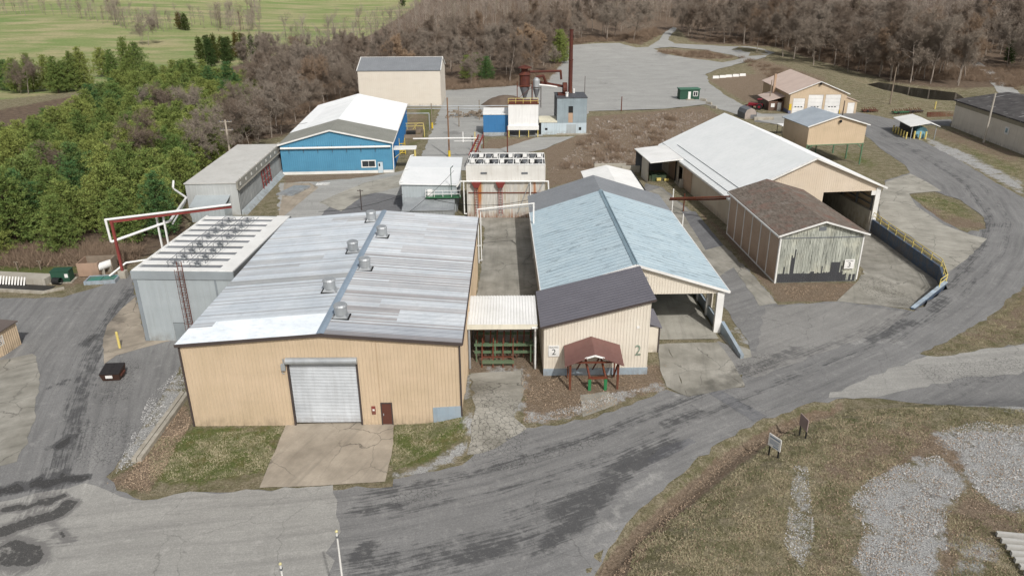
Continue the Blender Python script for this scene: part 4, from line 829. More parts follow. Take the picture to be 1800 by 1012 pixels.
# canopy between the halls, with the steel racks below
cz=4.95
t=thing('canopy','white ribbed canopy roof bridging the beige hall and the blue-roofed warehouse','canopy',(-4.45,65.7,0))
mb=MB(); roof(mb,(0,0,cz-.1),(6.85,0,cz-.1),(0,6.6,cz+.1),(6.85,6.6,cz+.1),.3,.05,.1,None,1,.25); mb.build('roof',M_WHITER if False else M_WHITE,t)
MB().box(-.02,6.87,-.1,-.0,cz-.55,cz-.05).build('fascia',pt('cream_fascia',srgb('#e2dcc9')),t)
for x,y in ((.15,.1),(6.6,.1),(.15,6.3),(6.6,6.3)): MB().tube((x,y,-.3),(x,y,cz-.3),.11).build('post',M_GALV,t)
MB().tube((6.3,-.25,cz-.35),(6.9,-.25,cz-.3),.1).tube((6.65,-.2,cz-.35),(6.65,-.2,.1),.09).build('downpipe',M_WHITE,t)
t=thing('lumber_stacker','green and rust-brown steel machine frame crowded under the white canopy','machine',(-4.0,66.0,0))
mb=MB()
for x in (.3,2.2,4.0,5.8): mb.beam((x,1.2,0),(x,1.2,2.0),.14); mb.beam((x,4.2,0),(x,4.2,2.4),.14); mb.beam((x,1.2,2.0),(x,4.2,2.4),.14)
for y,z in ((1.2,1.1),(1.2,1.9),(2.4,1.5),(3.4,2.1),(4.2,2.4)): mb.beam((.1,y,z),(6.2,y,z),.22)
mb.beam((.9,.2,.5),(4.1,.2,.5),.3); mb.build('green_frame',pt('faded_green_steel',srgb('#64785c'),rust=.25),t)
mb=MB()
for i in range(9): x=.3+i*.68; mb.beam((x,1.6+.15*(i%3),.3),(x+.1,2.2,3.0+.4*(i%2)),.13)
for x in (.9,2.0,3.0,4.0): mb.beam((x,-.1,0),(x,1.0,1.6),.12); mb.beam((x,1.0,1.6),(x+.05,1.4,2.6),.1)
mb.beam((.9,.5,.9),(4.1,.5,.9),.12); mb.build('rusty_arms',M_RUST,t)

# porch with red-brown gable roof and feed frame
px,py=7.55,62.0
t=thing('porch','small red-brown gabled porch roof on rusty posts against the wing wall','porch',(px,py,0),rz)
mb=MB()
L0,L1,RI=(-2.75,-.9,2.75),(-2.65,2.35,3.15),None
mb.hexa([(-2.75,-.9,2.7),(0,-.9,3.85),(0,2.3,4.15),(-2.6,2.3,3.2)],[(-2.75,-.9,2.8),(0,-.9,3.95),(0,2.3,4.25),(-2.6,2.3,3.3)]); mb.hexa([(0,-.9,3.85),(2.75,-.9,2.7),(2.8,2.3,3.2),(0,2.3,4.15)],[(0,-.9,3.95),(2.75,-.9,2.8),(2.8,2.3,3.3),(0,2.3,4.25)]); mb.build('roof',paint('red_brown_roofing',srgb('#76554f'),srgb('#684a45'),dirt=.2,streak=False,bumpy=.3),t)
MB().beam((-.9,-.85,3.55),(0,-.95,3.88),.06,.16).beam((0,-.95,3.88),(.9,-.85,3.55),.06,.16).build('gable_board',M_WHITE,t)
for x in (-2.2,2.3):
    MB().beam((x,-.4,-.4),(x,-.4,2.95),.2).build('post',M_RUST,t); MB().beam((x,1.8,-.2),(x,1.8,3.2),.14).build('post',M_RUST,t)
MB().beam((-2.4,-.4,2.9),(2.5,-.4,2.9),.14).beam((2.25,1.5,.3),(2.25,-.3,2.6),.12).build('beam',M_RUST,t)
t=thing('infeed_frame','rusty A-shaped conveyor frame with green legs under the porch','machine',(px,py-.2,0),rz)
MB().beam((-.75,.9,3.0),(-.35,-.3,1.3),.16).beam((.75,.9,3.0),(1.15,-.3,1.3),.16).beam((-.5,-.3,1.3),(1.3,-.3,1.3),.2).beam((-.75,.9,3.0),(-1.35,1.9,1.0),.1).beam((.75,.9,3.0),(.2,1.9,1.0),.1).build('frame',M_RUST,t)
MB().beam((-.35,-.35,-.3),(-.35,-.35,1.2),.28,.18).beam((1.15,-.35,-.3),(1.15,-.35,1.2),.28,.18).build('leg',plain('bright_green_paint',srgb('#2f7a4a')),t)

# small white-roofed shed behind building 2
t=thing('white_roof_shed','low shed with white roof and dark gutter hidden behind the blue-roofed warehouse','shed',(12.6,112.8,0),rz)
mb=MB(); roof(mb,(.0,0,3.6),(0,18,3.6),(4.5,0,4.7),(4.5,18,4.7),.9,.03,.12); roof(mb,(9,0,3.6),(9,18,3.6),(4.5,0,4.7),(4.5,18,4.7),.9,.03,.12); mb.build('roof',M_WHITE,t)
mb=MB(); g3=gable_top(9,3.6,3.6,4.7,.5); wall(mb,(.2,.2),(8.8,.2),-.2,lambda u:g3(u)-.12,rib=.4); wall(mb,(8.8,.2),(8.8,17.8),-.2,3.5,rib=.4); wall(mb,(8.8,17.8),(.2,17.8),-.2,lambda u:g3(u)-.12,rib=.4); wall(mb,(.2,17.8),(.2,.2),-.2,3.5,rib=.4); mb.build('wall',M_BEIGE2,t)
MB().tube((9.1,0,3.6),(9.1,18,3.6),.12).build('gutter',M_BLACK,t)

# ================================================================== building 4: white roof
BX,BY=B4P0; t=thing('white_roof_warehouse','large warehouse with plain white gabled roof and a sunken drive-in opening at its right end','building',(BX,BY,0),B4R)
w_,l_,eL,eR,g_,ru=23.84,38.0,4.6,5.6,10.45,.524; gt=gable_top(w_,eL,eR,g_,ru); rx=w_*ru
mb=MB(); wall(mb,(0,0),(w_,0),-.3,lambda u:gt(u)-.1,[(14.6,23.1,-3,4.9)],.35,.02,.15); mb.build('front_wall',pt('pink_beige_siding',srgb('#d0c1ae'),srgb('#c8b8a3'),dirt=.12),t)
mb=MB(); so_=[(23.5,26.3,-.5,3.2)]; wall(mb,(0,l_),(0,0),-.3,eL-.1,[(12.0,14.4,.15,3.3)],.5,.02,.12); mb.build('side_wall',pt('sandy_side_wall',srgb('#c9bca8'),srgb('#bfb09b'),dirt=.2),t)
MB().box(-.09,-.03,l_-11.0,l_-6.2,.1,3.8).box(-.09,-.03,l_-19.8,l_-15.0,.1,3.8).build('tan_panel',M_TANP,t)
MB().box(-.12,-.02,l_-12.0,l_-10.9,.1,3.7).build('sliding_door',plain('pale_door',srgb('#cfc3b2')),t)
MB().box(-.6,-.0,l_-15.4,l_-12.0,-.1,.35).box(-.7,-.1,l_-15.6,l_-15.0,.0,1.5).build('loading_step',M_CONC,t)
mb=MB(); wall(mb,(w_,0),(w_,l_),-.3,eR-.05,(),.5,.03,.12); wall(mb,(w_,l_),(0,l_),-.3,lambda u:gt(w_-u)-.1,(),.6,.03,.12); mb.build('rear_wall',M_BEIGE,t)
mb=MB(); mb.box(w_-.9,w_-.16,.2,l_-.3,-2.2,1.5); mb.box(14.2,14.6,.2,l_-.3,-2.2,.3); mb.build('dock_wall',M_CONC,t)
mb=MB()
for i in range(9): mb.beam((w_-.45,1+i*4.4,1.5),(w_-.45,1+i*4.4,eR-.2),.25); mb.beam((w_-.45,1+i*4.4,eR-.2),(rx,1+i*4.4,g_-.45),.2,.3); mb.beam((rx,1+i*4.4,g_-.45),(.3,1+i*4.4,eL-.25),.2,.3)
for z in (2.3,3.3,4.3): mb.beam((w_-.3,.3,z),(w_-.3,l_-.5,z),.1,.16)
mb.build('steel_frame',M_GREYD,t)
mb=MB(); wr=lambda i,n,j,s:(.97+.05*prow[(i*7)%200],)*3
roof(mb,(-.5,-.5,eL-.1),(-.5,l_+.3,eL-.1),(rx,-.5,g_),(rx,l_+.3,g_),1.0,.02,.16,lambda i,n,j,s:(.9,.91,.9) if False else (1.04,1.045,1.035),1); roof(mb,(w_+.6,-.5,eR-.12),(w_+.6,l_+.3,eR-.12),(rx,-.5,g_),(rx,l_+.3,g_),1.0,.02,.16,lambda i,n,j,s:(1,1,1),1); rf=mb.build('roof',M_WHITER,t)
mb=MB(); nL=Vector((-(g_-eL),0,rx)).normalized()*.04
def rp(a,y): return Vector((-.5,y,eL-.1)).lerp(Vector((rx,y,g_)),a)+nL
for a,y0_,y1_ in ((.06,-.4,l_),(.17,-.4,l_-5)): mb.beam(rp(a,y0_),rp(a,y1_),.1,.04)
mb.build('roof_seam',M_GREYD,rf)
MB().beam((-.6,-.56,eL-.2),(rx,-.56,g_-.08),.1,.28).beam((rx,-.56,g_-.08),(w_+.7,-.56,eR-.22),.1,.28).beam((w_+.65,-.5,eR-.2),(w_+.65,l_,eR-.2),.1,.2).beam((-.55,-.5,eL-.25),(-.55,l_,eL-.25),.12,.3).build('trim',M_TRIMW,t)
MB().box(23.1,w_+.02,-.1,.25,-2.2,eR-.2).box(22.4,23.1,-.06,.1,4.2,4.9).build('corner_post',M_TRIMW,t)
sheet('shed_floor',[b4(.3,.3),b4(14.2,.3),b4(14.2,37),b4(.3,37)],M_CON,.075,3,0)
# canopy bay at the far left corner of building 4
t=thing('loading_bay','white lean-to bay with clutter inside, attached to the far left corner of the white-roof warehouse','shed',(*b4(-5.6,26.5),0),B4R)
MB().hexa([(-.3,-2.2,4.2),(6.3,-2.2,4.75),(6.3,9.6,4.75),(-.3,9.6,4.2)],[(-.3,-2.2,4.35),(6.3,-2.2,4.95),(6.3,9.6,4.95),(-.3,9.6,4.35)]).build('roof',M_WHITE,t)
mb=MB(); wall(mb,(0,4.6),(0,0),-.2,4.2,(),.5,.02,.1); mb.build('side_wall',M_SHED,t)
mb=MB(); wall(mb,(5.4,9.2),(0,9.2),-.2,4.2,(),.5,.02,.1); mb.build('rear_wall',M_GREYD,t)
MB().beam((5.2,-.1,0),(5.2,-.1,4.3),.2).beam((0,-.1,4.2),(5.4,-.1,4.3),.2,.3).build('frame',M_BLACK,t)
t=thing('machine_parts','heap of green and dark machine parts stored in the white lean-to bay','machinery',(*b4(-3.0,28.0),0),B4R)
mb=MB()
for i in range(14): mb.box(*sorted((rr.uniform(-2,1.2),rr.uniform(-1,2))),*sorted((rr.uniform(-.8,1.5),rr.uniform(0,2.5))),0,rr.uniform(.4,1.4))
mb.build('dark_block',pt('grubby_green_metal',srgb('#3d4d3a')),t); MB().box(-.7,.1,-1.1,-.7,.2,.7).box(.8,1.7,-.9,-.6,.1,.5).build('yellow_block',M_YELP,t)

# ================================================================== building 3: old shed
BX,BY=33.17,87.35; rz3=R(2.7); t=thing('old_timber_shed','old shed with peeling grey board gable and patchy brown shingle roof','building',(BX,BY,0),rz3)
w_,l_,e_,g_=10.44,19.3,6.45,8.1; gt=gable_top(w_,e_,e_,g_,.49); rx=w_*.49
mb=MB()
nb=52
for i in range(nb):
    a,b=i*w_/nb,(i+1)*w_/nb-.02; dd=rr.uniform(0,.03); z0=0.05
    mb.hexa([(a,-.05-dd,z0),(b,-.05-dd,z0),(b,0,z0),(a,0,z0)],[(a,-.05-dd,gt(a)-.12),(b,-.05-dd,gt(b)-.12),(b,0,gt(b)-.12),(a,0,gt(a)-.12)])
mb.build('front_wall',M_OLD,t)
mb=MB(); hs=[(0.2,w_*.98,1.0+0)]; 
for i in range(60):
    a=.15+i*(w_-.4)/60; h=rr.choice([1.3,1.3,1.25,1.3,1.4,2.2,1.3,1.5]); 
    if 1.5<a<2.0 : h=rr.uniform(3,4.6)
    if 6.7<a<8.0: h=2.7
    if a>9.0 and rr.random()<.5: h=.3
    if a>8.4: h*=.8
    mb.box(a,a+(w_-.4)/60-.015,-.095,-.082,.1,h)
mb.build('exposed_boards',plain('bare_dark_board',srgb('#46474a')),t)
MB().box(4.6,5.5,-.12,-.06,6.9,7.4).build('gable_vent',M_GREYD,t)
MB().box(0,w_,-.12,-.08,5.95,6.05).build('batten',M_GREYD,t)
mb=MB(); wall(mb,(w_,0),(w_,l_),-.3,e_-.05,(),.4,.03); wall(mb,(w_,l_),(0,l_),-.3,lambda u:gt(w_-u)-.1,(),.5,.03); mb.build('rear_wall',M_OLD,t)
MB().box(-.06,0,0,l_,-.3,e_-.1).build('side_wall',pt('pink_brown_board',srgb('#b29a86'),srgb('#a68e7a'),dirt=.15,var=.05),t)
mb=MB()
for i in range(7): y=.05+i*(l_-.1)/6; mb.box(-.13,-.06,y-.08,y+.08,0,e_-.1)
mb.box(-.12,-.06,0,l_,.0,.18); mb.build('batten',M_TRIMW,t)
mb=MB(); n_=18
mb.hexa([(-.45,-.5,e_-.1),(rx,-.5,g_),(rx,l_+.3,g_),(-.45,l_+.3,e_-.1)],[(-.45,-.5,e_+.06),(rx,-.5,g_+.16),(rx,l_+.3,g_+.16),(-.45,l_+.3,e_+.06)]); mb.hexa([(rx,-.5,g_),(w_+.45,-.5,e_-.1),(w_+.45,l_+.3,e_-.1),(rx,l_+.3,g_)],[(rx,-.5,g_+.16),(w_+.45,-.5,e_+.06),(w_+.45,l_+.3,e_+.06),(rx,l_+.3,g_+.16)]); mb.build('roof',M_SHING,t)
MB().beam((-.5,-.55,e_-.06),(rx,-.55,g_+.04),.08,.2).beam((rx,-.55,g_+.04),(w_+.5,-.55,e_-.06),.08,.2).beam((-.5,-.5,e_-.12),(-.5,l_+.3,e_-.12),.14,.22).box(-.1,.06,-.1,-.085,0,e_-.1).box(w_-.1,w_+.06,-.12,-.05,.3,e_-.1).build('trim',M_TRIMW,t)
sign_board('white sign reading Building 3 on the peeling board gable','3',(BX+9.05,BY+.1,2.5),rz3,1.25,1.25)

# ================================================================== raised shed on green legs
t=thing('elevated_shed','beige gabled shed raised on green steel legs beside the road bend','shed',(58.5,147.6,0),R(7.7))
w_,l_,e_,g_,zb_=12.1,10.4,8.1,10.0,4.3; gt=gable_top(w_,e_,e_,g_,.49); rx=w_*.49
mb=MB(); wall(mb,(0,0),(w_,0),zb_,lambda u:gt(u)-.06,(),.4,.02,.1); wall(mb,(w_,0),(w_,l_),zb_,e_-.05,(),.4,.02,.1); wall(mb,(w_,l_),(0,l_),zb_,lambda u:gt(w_-u)-.06,(),.4,.02,.1); wall(mb,(0,l_),(0,0),.6,e_-.05,(),.4,.02,.1); mb.build('wall',M_BEIGE,t)
mb=MB(); roof(mb,(-.5,-.4,e_-.05),(-.5,l_+.3,e_-.05),(rx,-.4,g_),(rx,l_+.3,g_),.8,.03,.12); roof(mb,(w_+.5,-.4,e_-.05),(w_+.5,l_+.3,e_-.05),(rx,-.4,g_),(rx,l_+.3,g_),.8,.03,.12); mb.build('roof',pt('pale_steel_blue_roof',srgb('#a3abb1'),srgb('#969ea5'),dirt=.15,streak=False),t)
MB().beam((-.5,-.44,e_-.1),(rx,-.44,g_-.03),.08,.2).beam((rx,-.44,g_-.03),(w_+.5,-.44,e_-.1),.08,.2).build('trim',M_TRIMW,t)
MB().ball((rx+.3,-.35,8.9),.3,8,6).build('lamp',M_BLACK,t)
mg=plain('sage_green_steel',srgb('#5f7f62'))
for x in (.1,w_-.1):
    for y in (.1,l_/2,l_-.1): MB().beam((x,y,0),(x,y,zb_+.2),.22).build('leg',mg,t)
for x in (4,8): MB().beam((x,l_-.1,0),(x,l_-.1,zb_+.2),.18).build('leg',mg,t)
MB().beam((.1,.1,3.2),(1.4,.1,zb_),.14).beam((w_-.1,.1,3.2),(w_-1.4,.1,zb_),.14).beam((0,0,zb_-.02),(w_,0,zb_-.02),.16).beam((w_,0,zb_-.02),(w_,l_,zb_-.02),.16).beam((4,l_-.1,0),(7,l_-.1,zb_),.1).build('brace',mg,t)
MB().box(6.5,11.5,4,8.5,3.6,4.1).build('hopper',M_TRIMD,t)
t=thing('steel_table','pale metal platform on dark legs between the white roof and the raised shed','platform',P(1383,236),R(8))
MB().box(-2.2,2.2,-1.4,1.4,2.2,2.35).build('top',M_WHITE,t)
MB().beam((-2,-1.2,0),(-2,-1.2,2.2),.12).beam((2,-1.2,0),(2,-1.2,2.2),.12).beam((-2,1.2,0),(-2,1.2,2.2),.12).beam((2,1.2,0),(2,1.2,2.2),.12).beam((1.2,-1.2,0),(3.2,-1.2,2.6),.3).build('leg',M_TRIMD,t)

# ================================================================== garage with white doors
GXx,GYy=75.82,207.4; gr=R(-2.2); t=thing('garage','beige garage with three white overhead doors and pink-tan gabled roof','building',(GXx,GYy,0),gr)
w_,l_,e_,g_=15.15,26.8,5.4,8.6; gt=gable_top(w_,e_,e_,g_,.5); rx=w_*.5
drs=[(.9,4.1,4.1),(4.9,8.9,5.05),(9.5,13.6,5.1)]
mb=MB(); wall(mb,(0,0),(w_,0),-.2,lambda u:gt(u)-.06,[(a,b,-.5,c) for a,b,c in drs],.5,.02); mb.build('front_wall',M_BEIGE,t)
mb=MB(); wall(mb,(w_,0),(w_,l_),-.2,e_-.05,rib=.5); wall(mb,(w_,l_),(0,l_),-.2,lambda u:gt(w_-u)-.06,rib=.5); wall(mb,(0,l_),(0,0),.9,e_-.05,rib=.5); mb.build('side_wall',pt('tan_siding',srgb('#bfa684')),t)
MB().box(-.08,0,0,l_,-.2,.9).box(-.08,.6,-.08,0,-.2,.9).build('base_band',pt('violet_blue_paint',srgb('#6e7390')),t)
MB().box(.0,.62,-.1,-.05,.9,2.6).build('yellow_panel',M_YEL,t)
pr_=pt('pink_tan_roof_sheet',srgb('#c9b6a9'),srgb('#bfab9e'),dirt=.1,streak=False)
mb=MB(); roof(mb,(-.6,-.4,e_-.1),(-.6,l_+.3,e_-.1),(rx,-.4,g_),(rx,l_+.3,g_),.8,.03,.15); roof(mb,(w_+.6,-.4,e_-.1),(w_+.6,l_+.3,e_-.1),(rx,-.4,g_),(rx,l_+.3,g_),.8,.03,.15); mb.build('roof',pr_,t)
MB().beam((-.6,-.44,e_-.15),(rx,-.44,g_-.04),.08,.22).beam((rx,-.44,g_-.04),(w_+.6,-.44,e_-.15),.08,.22).build('trim',M_TRIMW,t)
MB().ball((rx,-.4,g_-.6),.35,8,6).build('lamp',M_BLACK,t)
for a,b,c in drs:
    q=MB()
    for i in range(5): q.box(a+.05,b-.05,.05,.12,i*c/5+.01,(i+1)*c/5-.02)
    q=q.build('overhead_door',M_TRIMW,t)
    MB().box(*( ((a+b)/2-1.0,(a+b)/2-.5) ),.02,.05,1.7,1.95).box((a+b)/2-.2,(a+b)/2+.25,.02,.05,1.7,1.95).box((a+b)/2+.6,(a+b)/2+1.05,.02,.05,1.7,1.95).build('door_window',M_GLASS,q)
    MB().box(b+.05,b+.2,-.3,-.12,0,1.1).build('bollard',M_YEL,t)
mb=MB(); wall(mb,(w_,.4),(w_+3.2,.4),-.2,lambda u:4.4-u*.35,[(.7,2.6,-.5,2.9)],.5,.02); wall(mb,(w_+3.2,.4),(w_+3.2,9),-.2,3.2,rib=.5); wall(mb,(w_+3.2,9),(w_,9),-.2,3.2,rib=.5); mb.build('side_annex',M_BEIGE,t)
MB().hexa([(w_,.1,4.4),(w_+3.6,.1,3.15),(w_+3.6,9.2,3.15),(w_,9.2,4.4)],[(w_,.1,4.52),(w_+3.6,.1,3.27),(w_+3.6,9.2,3.27),(w_,9.2,4.52)]).build('annex_roof',pr_,t)
MB().box(w_+.75,w_+2.55,.42,.5,0,2.85).build('annex_door',M_TRIMW,t)
MB().box(-4.2,-.05,4.5,15,-.1,2.6).build('office_annex',pt('brown_brick_paint',srgb('#6b5347')),t)
MB().hexa([(-4.6,4.2,2.6),(-.0,4.2,3.9),(-.0,15.2,3.9),(-4.6,15.2,2.6)],[(-4.6,4.2,2.75),(-.0,4.2,4.05),(-.0,15.2,4.05),(-4.6,15.2,2.75)]).build('annex_roof',pr_,t)
MB().box(-1.8,-.8,4.4,4.5,0,2.2).box(-3.6,-2.6,4.4,4.5,1.0,2.0).build('annex_door',M_WHITE,t)
MB().box(-1.3,-.7,12,12.6,2,9.0).build('chimney',M_TANP,t)

# ================================================================== concrete warehouse at the right edge
a=Vector((109.7,187.6,0)); b=Vector((108.0,150.0,0)); dd=(b-a); Lw=dd.length; ang=math.atan2(dd.y,dd.x)
t=thing('concrete_warehouse','long pale concrete warehouse with patched dark roof at the right edge','building',a,ang)
mb=MB()
for i in range(7): mb.box(i*Lw/7+.02,(i+1)*Lw/7-.02,0,.25,-.3,6.3)
mb.box(0,.25,.25,24,-.3,6.3); mb.box(0,Lw,23.8,24.1,-.3,6.3); mb.box(Lw-.25,Lw,.25,24,-.3,6.3); mb.build('wall',M_SHED,t)
MB().box(0,Lw,-.02,.0,5.3,6.3).build('stained_band',paint('mossy_concrete',srgb('#97917f'),srgb('#8a8472'),dirt=.5),t)
def m_patch():
    k=N('patched_dark_roofing',.9,0,.15); o=k.obj(); a=k.noise(k.sc(o,.5,.5,.5),1,5,.7); c=k.mix(k.rng(a,.3,.7),srgb('#3d3b3b'),srgb('#5f5c5a'))
    s=k.noise(k.sc(o,1.6,.3,1),1,2,.4); c=k.mix(k.mth('MULTIPLY',k.rng(s,.64,.67),k.rng(k.noise(o,.15,2),.45,.55)),c,srgb('#a9a7a4')); k.col(c); return k.m
mb=MB(); mb.hexa([(-.5,-.5,6.3),(Lw+.3,-.5,6.3),(Lw+.3,12,8.2),(-.5,12,8.2)],[(-.5,-.5,6.6),(Lw+.3,-.5,6.6),(Lw+.3,12,8.5),(-.5,12,8.5)]); mb.hexa([(-.5,12,8.2),(Lw+.3,12,8.2),(Lw+.3,24.5,6.3),(-.5,24.5,6.3)],[(-.5,12,8.5),(Lw+.3,12,8.5),(Lw+.3,24.5,6.6),(-.5,24.5,6.6)])
mb.build('roof',m_patch(),t)
s=thing('wall_notice','small pale notice high on the concrete warehouse wall','sign',a+dd*.62+Vector((-.05,0,3.6)),ang); MB().box(-.8,.8,-.05,0,-.8,.8).build('board',M_TRIMW,s); MB().box(-.5,.3,-.06,-.05,-.4,.5).build('printed_panel',pt('pale_blue_print',srgb('#8fb0bc')),s)

# ================================================================== fuel tank shelter
c0=W(1578,235); t=thing('tank_shelter','white-roofed open shelter over a blue fuel tank by the road','shelter',(94.2,175.4,0),R(-7))
MB().hexa([(-2.3,-3.4,3.0),(2.0,-3.4,3.9),(2.0,8.2,3.9),(-2.3,8.2,3.0)],[(-2.3,-3.4,3.12),(2.0,-3.4,4.02),(2.0,8.2,4.02),(-2.3,8.2,3.12)]).hexa([(2.0,-3.4,3.9),(4.2,-3.4,3.1),(4.2,8.2,3.1),(2.0,8.2,3.9)],[(2.0,-3.4,4.02),(4.2,-3.4,3.22),(4.2,8.2,3.22),(2.0,8.2,4.02)]).build('roof',M_WHITE,t)
MB().box(-.7,-.6,-1.2,7.5,0,3.2).build('rear_wall',M_BLACK,t)
for x,y in ((-1.6,-2.8),(3.6,-2.8),(3.6,7.5)): MB().beam((x,y,0),(x,y,3.1),.14).build('post',M_GALV,t)
t=thing('fuel_tank','round light blue fuel tank standing under the white-roofed shelter','tank',(95.3,174.6,0),R(-7))
MB().tube((0,-.9,1.35),(0,5,1.35),1.3,None,20).build('tank_body',pt('light_blue_tank',srgb('#7fb0c2')),t); MB().box(-1.2,1.2,-.6,-.2,0,.5).box(-1.2,1.2,3.8,4.2,0,.5).build('saddle',M_GREYD,t)
# ------------------------------------------------------------------ blue box building, white bin building, boiler house
t=thing('blue_bin_house','small bright blue box building with white roof next to the white bin','building',(-6.75,180.6,0))
mb=MB(); wall(mb,(0,0),(5.9,0),.7,4.9,(),.35,.03); wall(mb,(5.9,0),(5.9,6),-.2,4.9,rib=.4); wall(mb,(5.9,6),(0,6),-.2,5.1,rib=.4); wall(mb,(0,6),(0,0),-.2,4.9,rib=.4); mb.build('wall',M_BRIGHTBLUE,t)
MB().hexa([(-.1,-.15,4.9),(6,-.15,4.9),(6,6.1,5.4),(-.1,6.1,5.4)],[(-.1,-.15,5.05),(6,-.15,5.05),(6,6.1,5.55),(-.1,6.1,5.55)]).build('roof',M_WHITE,t); MB().box(-.02,5.92,-.05,.1,-.2,.7).build('base',M_GREYW,t); MB().box(-.3,6.2,-.5,.1,-.3,.05).build('plinth',M_CONC,t)
t=thing('white_storage_bin','tall plain white bin on yellow posts with a railed platform on top','storage bin',(-.75,178.6,0))
MB().box(0,7.1,0,6,1.7,7.6).build('bin_body',pt('bright_white_metal',srgb('#e6e5e2'),srgb('#dddcd8'),rust=.06),t); MB().box(-.15,7.2,-.5,.0,1.7,2.7).build('hopper_skirt',M_WHITE,t)
for x in (.1,2.6,4.8,7.0): MB().beam((x,-.3,-.2),(x,-.3,1.9),.18).build('post',M_YELP,t); MB().beam((x,5.5,-.2),(x,5.5,1.9),.18).build('post',M_TRIMD,t)
dk=MB().box(-.1,7.2,-.1,6,7.6,7.8).build('platform',M_RUST,t); mb=MB()
for x in (0,1.75,3.5,5.25,7): mb.beam((x,0,7.8),(x,0,9.0),.09)
for z in (8.4,9.0): mb.beam((0,0,z),(7,0,z),.08)
mb.build('railing',M_YELP,dk)
# cyclones
t=thing('cyclone_separator','large rusty dust cyclone with cap roof on a steel tower above the white bin','cyclone',(2.2,184,7.8))
MB().tube((1,0,3.1),(1,0,5.9),1.25,1.25,16).tube((1,0,5.9),(1,0,6.6),1.5,.9,16).tube((1,0,6.6),(1,0,7.6),.8,.8,12).tube((1,0,7.6),(1,0,8.1),1.6,.25,16).tube((1,0,7.45),(1,0,7.6),1.7,1.6,16).build('drum',M_RUSTR,t)
MB().tube((1,0,3.1),(1,0,.3),1.25,.3,16).build('cone',M_GREYD,t)
for x in (-.8,2.8):
    for y in (-1.3,1.3): MB().beam((x,y,-.2),(x,y,4.2),.16).build('leg',M_RUST,t)
MB().beam((-.8,-1.3,3.4),(2.8,-1.3,3.4),.16).beam((-.8,-1.3,.2),(2.8,-1.3,.2),.16).beam((-.8,-1.3,.4),(2.8,-1.3,3.2),.08).build('brace',M_RUST,t)
t=thing('cyclone_separator','small grey dust cyclone between the rusty cyclone and the boiler house','cyclone',(6.0,184,7.8))
MB().tube((0,0,2.6),(0,0,4.6),.85,.85,14).tube((0,0,4.6),(0,0,5.2),.85,.4,14).build('drum',M_GALV,t); MB().tube((0,0,2.6),(0,0,.5),.85,.2,14).build('cone',M_GREYD,t)
for x in (-1.1,1.1):
    for y in (-.9,.9): MB().beam((x,y,-1.8),(x,y,3.2),.12).build('leg',M_TRIMD,t)
MB().beam((-1.1,-.9,3.0),(1.1,-.9,3.0),.14).beam((-1.1,-.9,-.2),(1.1,-.9,-.2),.14).build('brace',M_TRIMD,t)
tag(MB().path([(3.3,184,13.2),(3.3,185,14.2),(12,188,14.0),(12.2,188,12)],.28).path([(6,184,13.1),(7.6,184,13.4),(8.2,184.5,12),(8.6,185,11)],.3).beam((7,184.4,11.8),(12.5,188,10.4),.9,.6).build('blower_duct',M_RUSTR),'rusty blower ducts joining the cyclones to the boiler house fan','duct')
tag(MB().path([(6.3,183.6,11.4),(9.4,184.2,11.0),(11,185,10.6)],.2).build('transfer_pipe',M_WHITE),'white pipe running from the small grey cyclone to the boiler house','pipe')
t=thing('boiler_house','grey corrugated boiler house tower with pale block base and dark roof','building',(10.95,181.6,0),R(1.5))
w_,l_,h_=7.1,8.5,8.5
mb=MB(); wall(mb,(0,0),(w_,0),2.6,h_,[(2.7,3.8,2.7,6.6)],.3,.05); wall(mb,(w_,0),(w_,l_),2.6,h_,rib=.3,d=.05); wall(mb,(w_,l_),(0,l_),-.2,h_,rib=.3); mb.build('wall',paint('corrugated_grey',srgb('#9aa6ab'),srgb('#8a969b'),dirt=.3,rust=.1),t)
mb=MB(); wall(mb,(0,l_),(0,0),-.2,h_,rib=.3,d=.06); mb.build('side_wall',M_GREYD,t)
MB().box(-.03,w_+.03,-.06,l_,-.2,2.6).build('block_base',pt('pale_blue_block',srgb('#c0ccd2'),srgb('#b3c0c6'),dirt=.3),t)
MB().box(2.72,3.78,.05,.3,5.0,6.5).build('opening',M_BLACK,t); MB().box(2.72,3.78,.02,.08,2.6,5.0).build('shutter',M_TANP,t); MB().box(2.3,4.6,-.1,-.05,-.1,2.3).build('lower_door',M_GREYW,t); MB().box(5.3,5.9,-.12,-.05,.9,1.6).build('window',M_BLACK,t)
MB().box(-.15,w_+.15,-.15,l_+.1,h_,h_+.15).build('roof',paint('tar_roof',srgb('#55565a'),srgb('#484a4e'),streak=False),t)
MB().tube((2.4,1.5,h_),(2.4,1.5,h_+1.0),.35).tube((2.4,1.5,h_+1.0),(2.4,1.5,h_+1.15),.45).tube((4.6,7,h_),(4.6,7,h_+1.2),.3).build('roof_vent',M_WHITE,t)
fa=MB().tube((1.6,4.0,h_+1.6),(2.6,4.0,h_+1.6),1.5,None,18).box(.4,2.4,3,5,h_,h_+.7).build('blower_fan',M_RUSTR,t)
MB().box(-.4,8.4,-1.2,.0,-.4,.15).build('plinth',M_CONC,t)
t=thing('boiler_annex','low pale blue annex with cream roof left of the boiler house','building',(7.15,180.9,0))
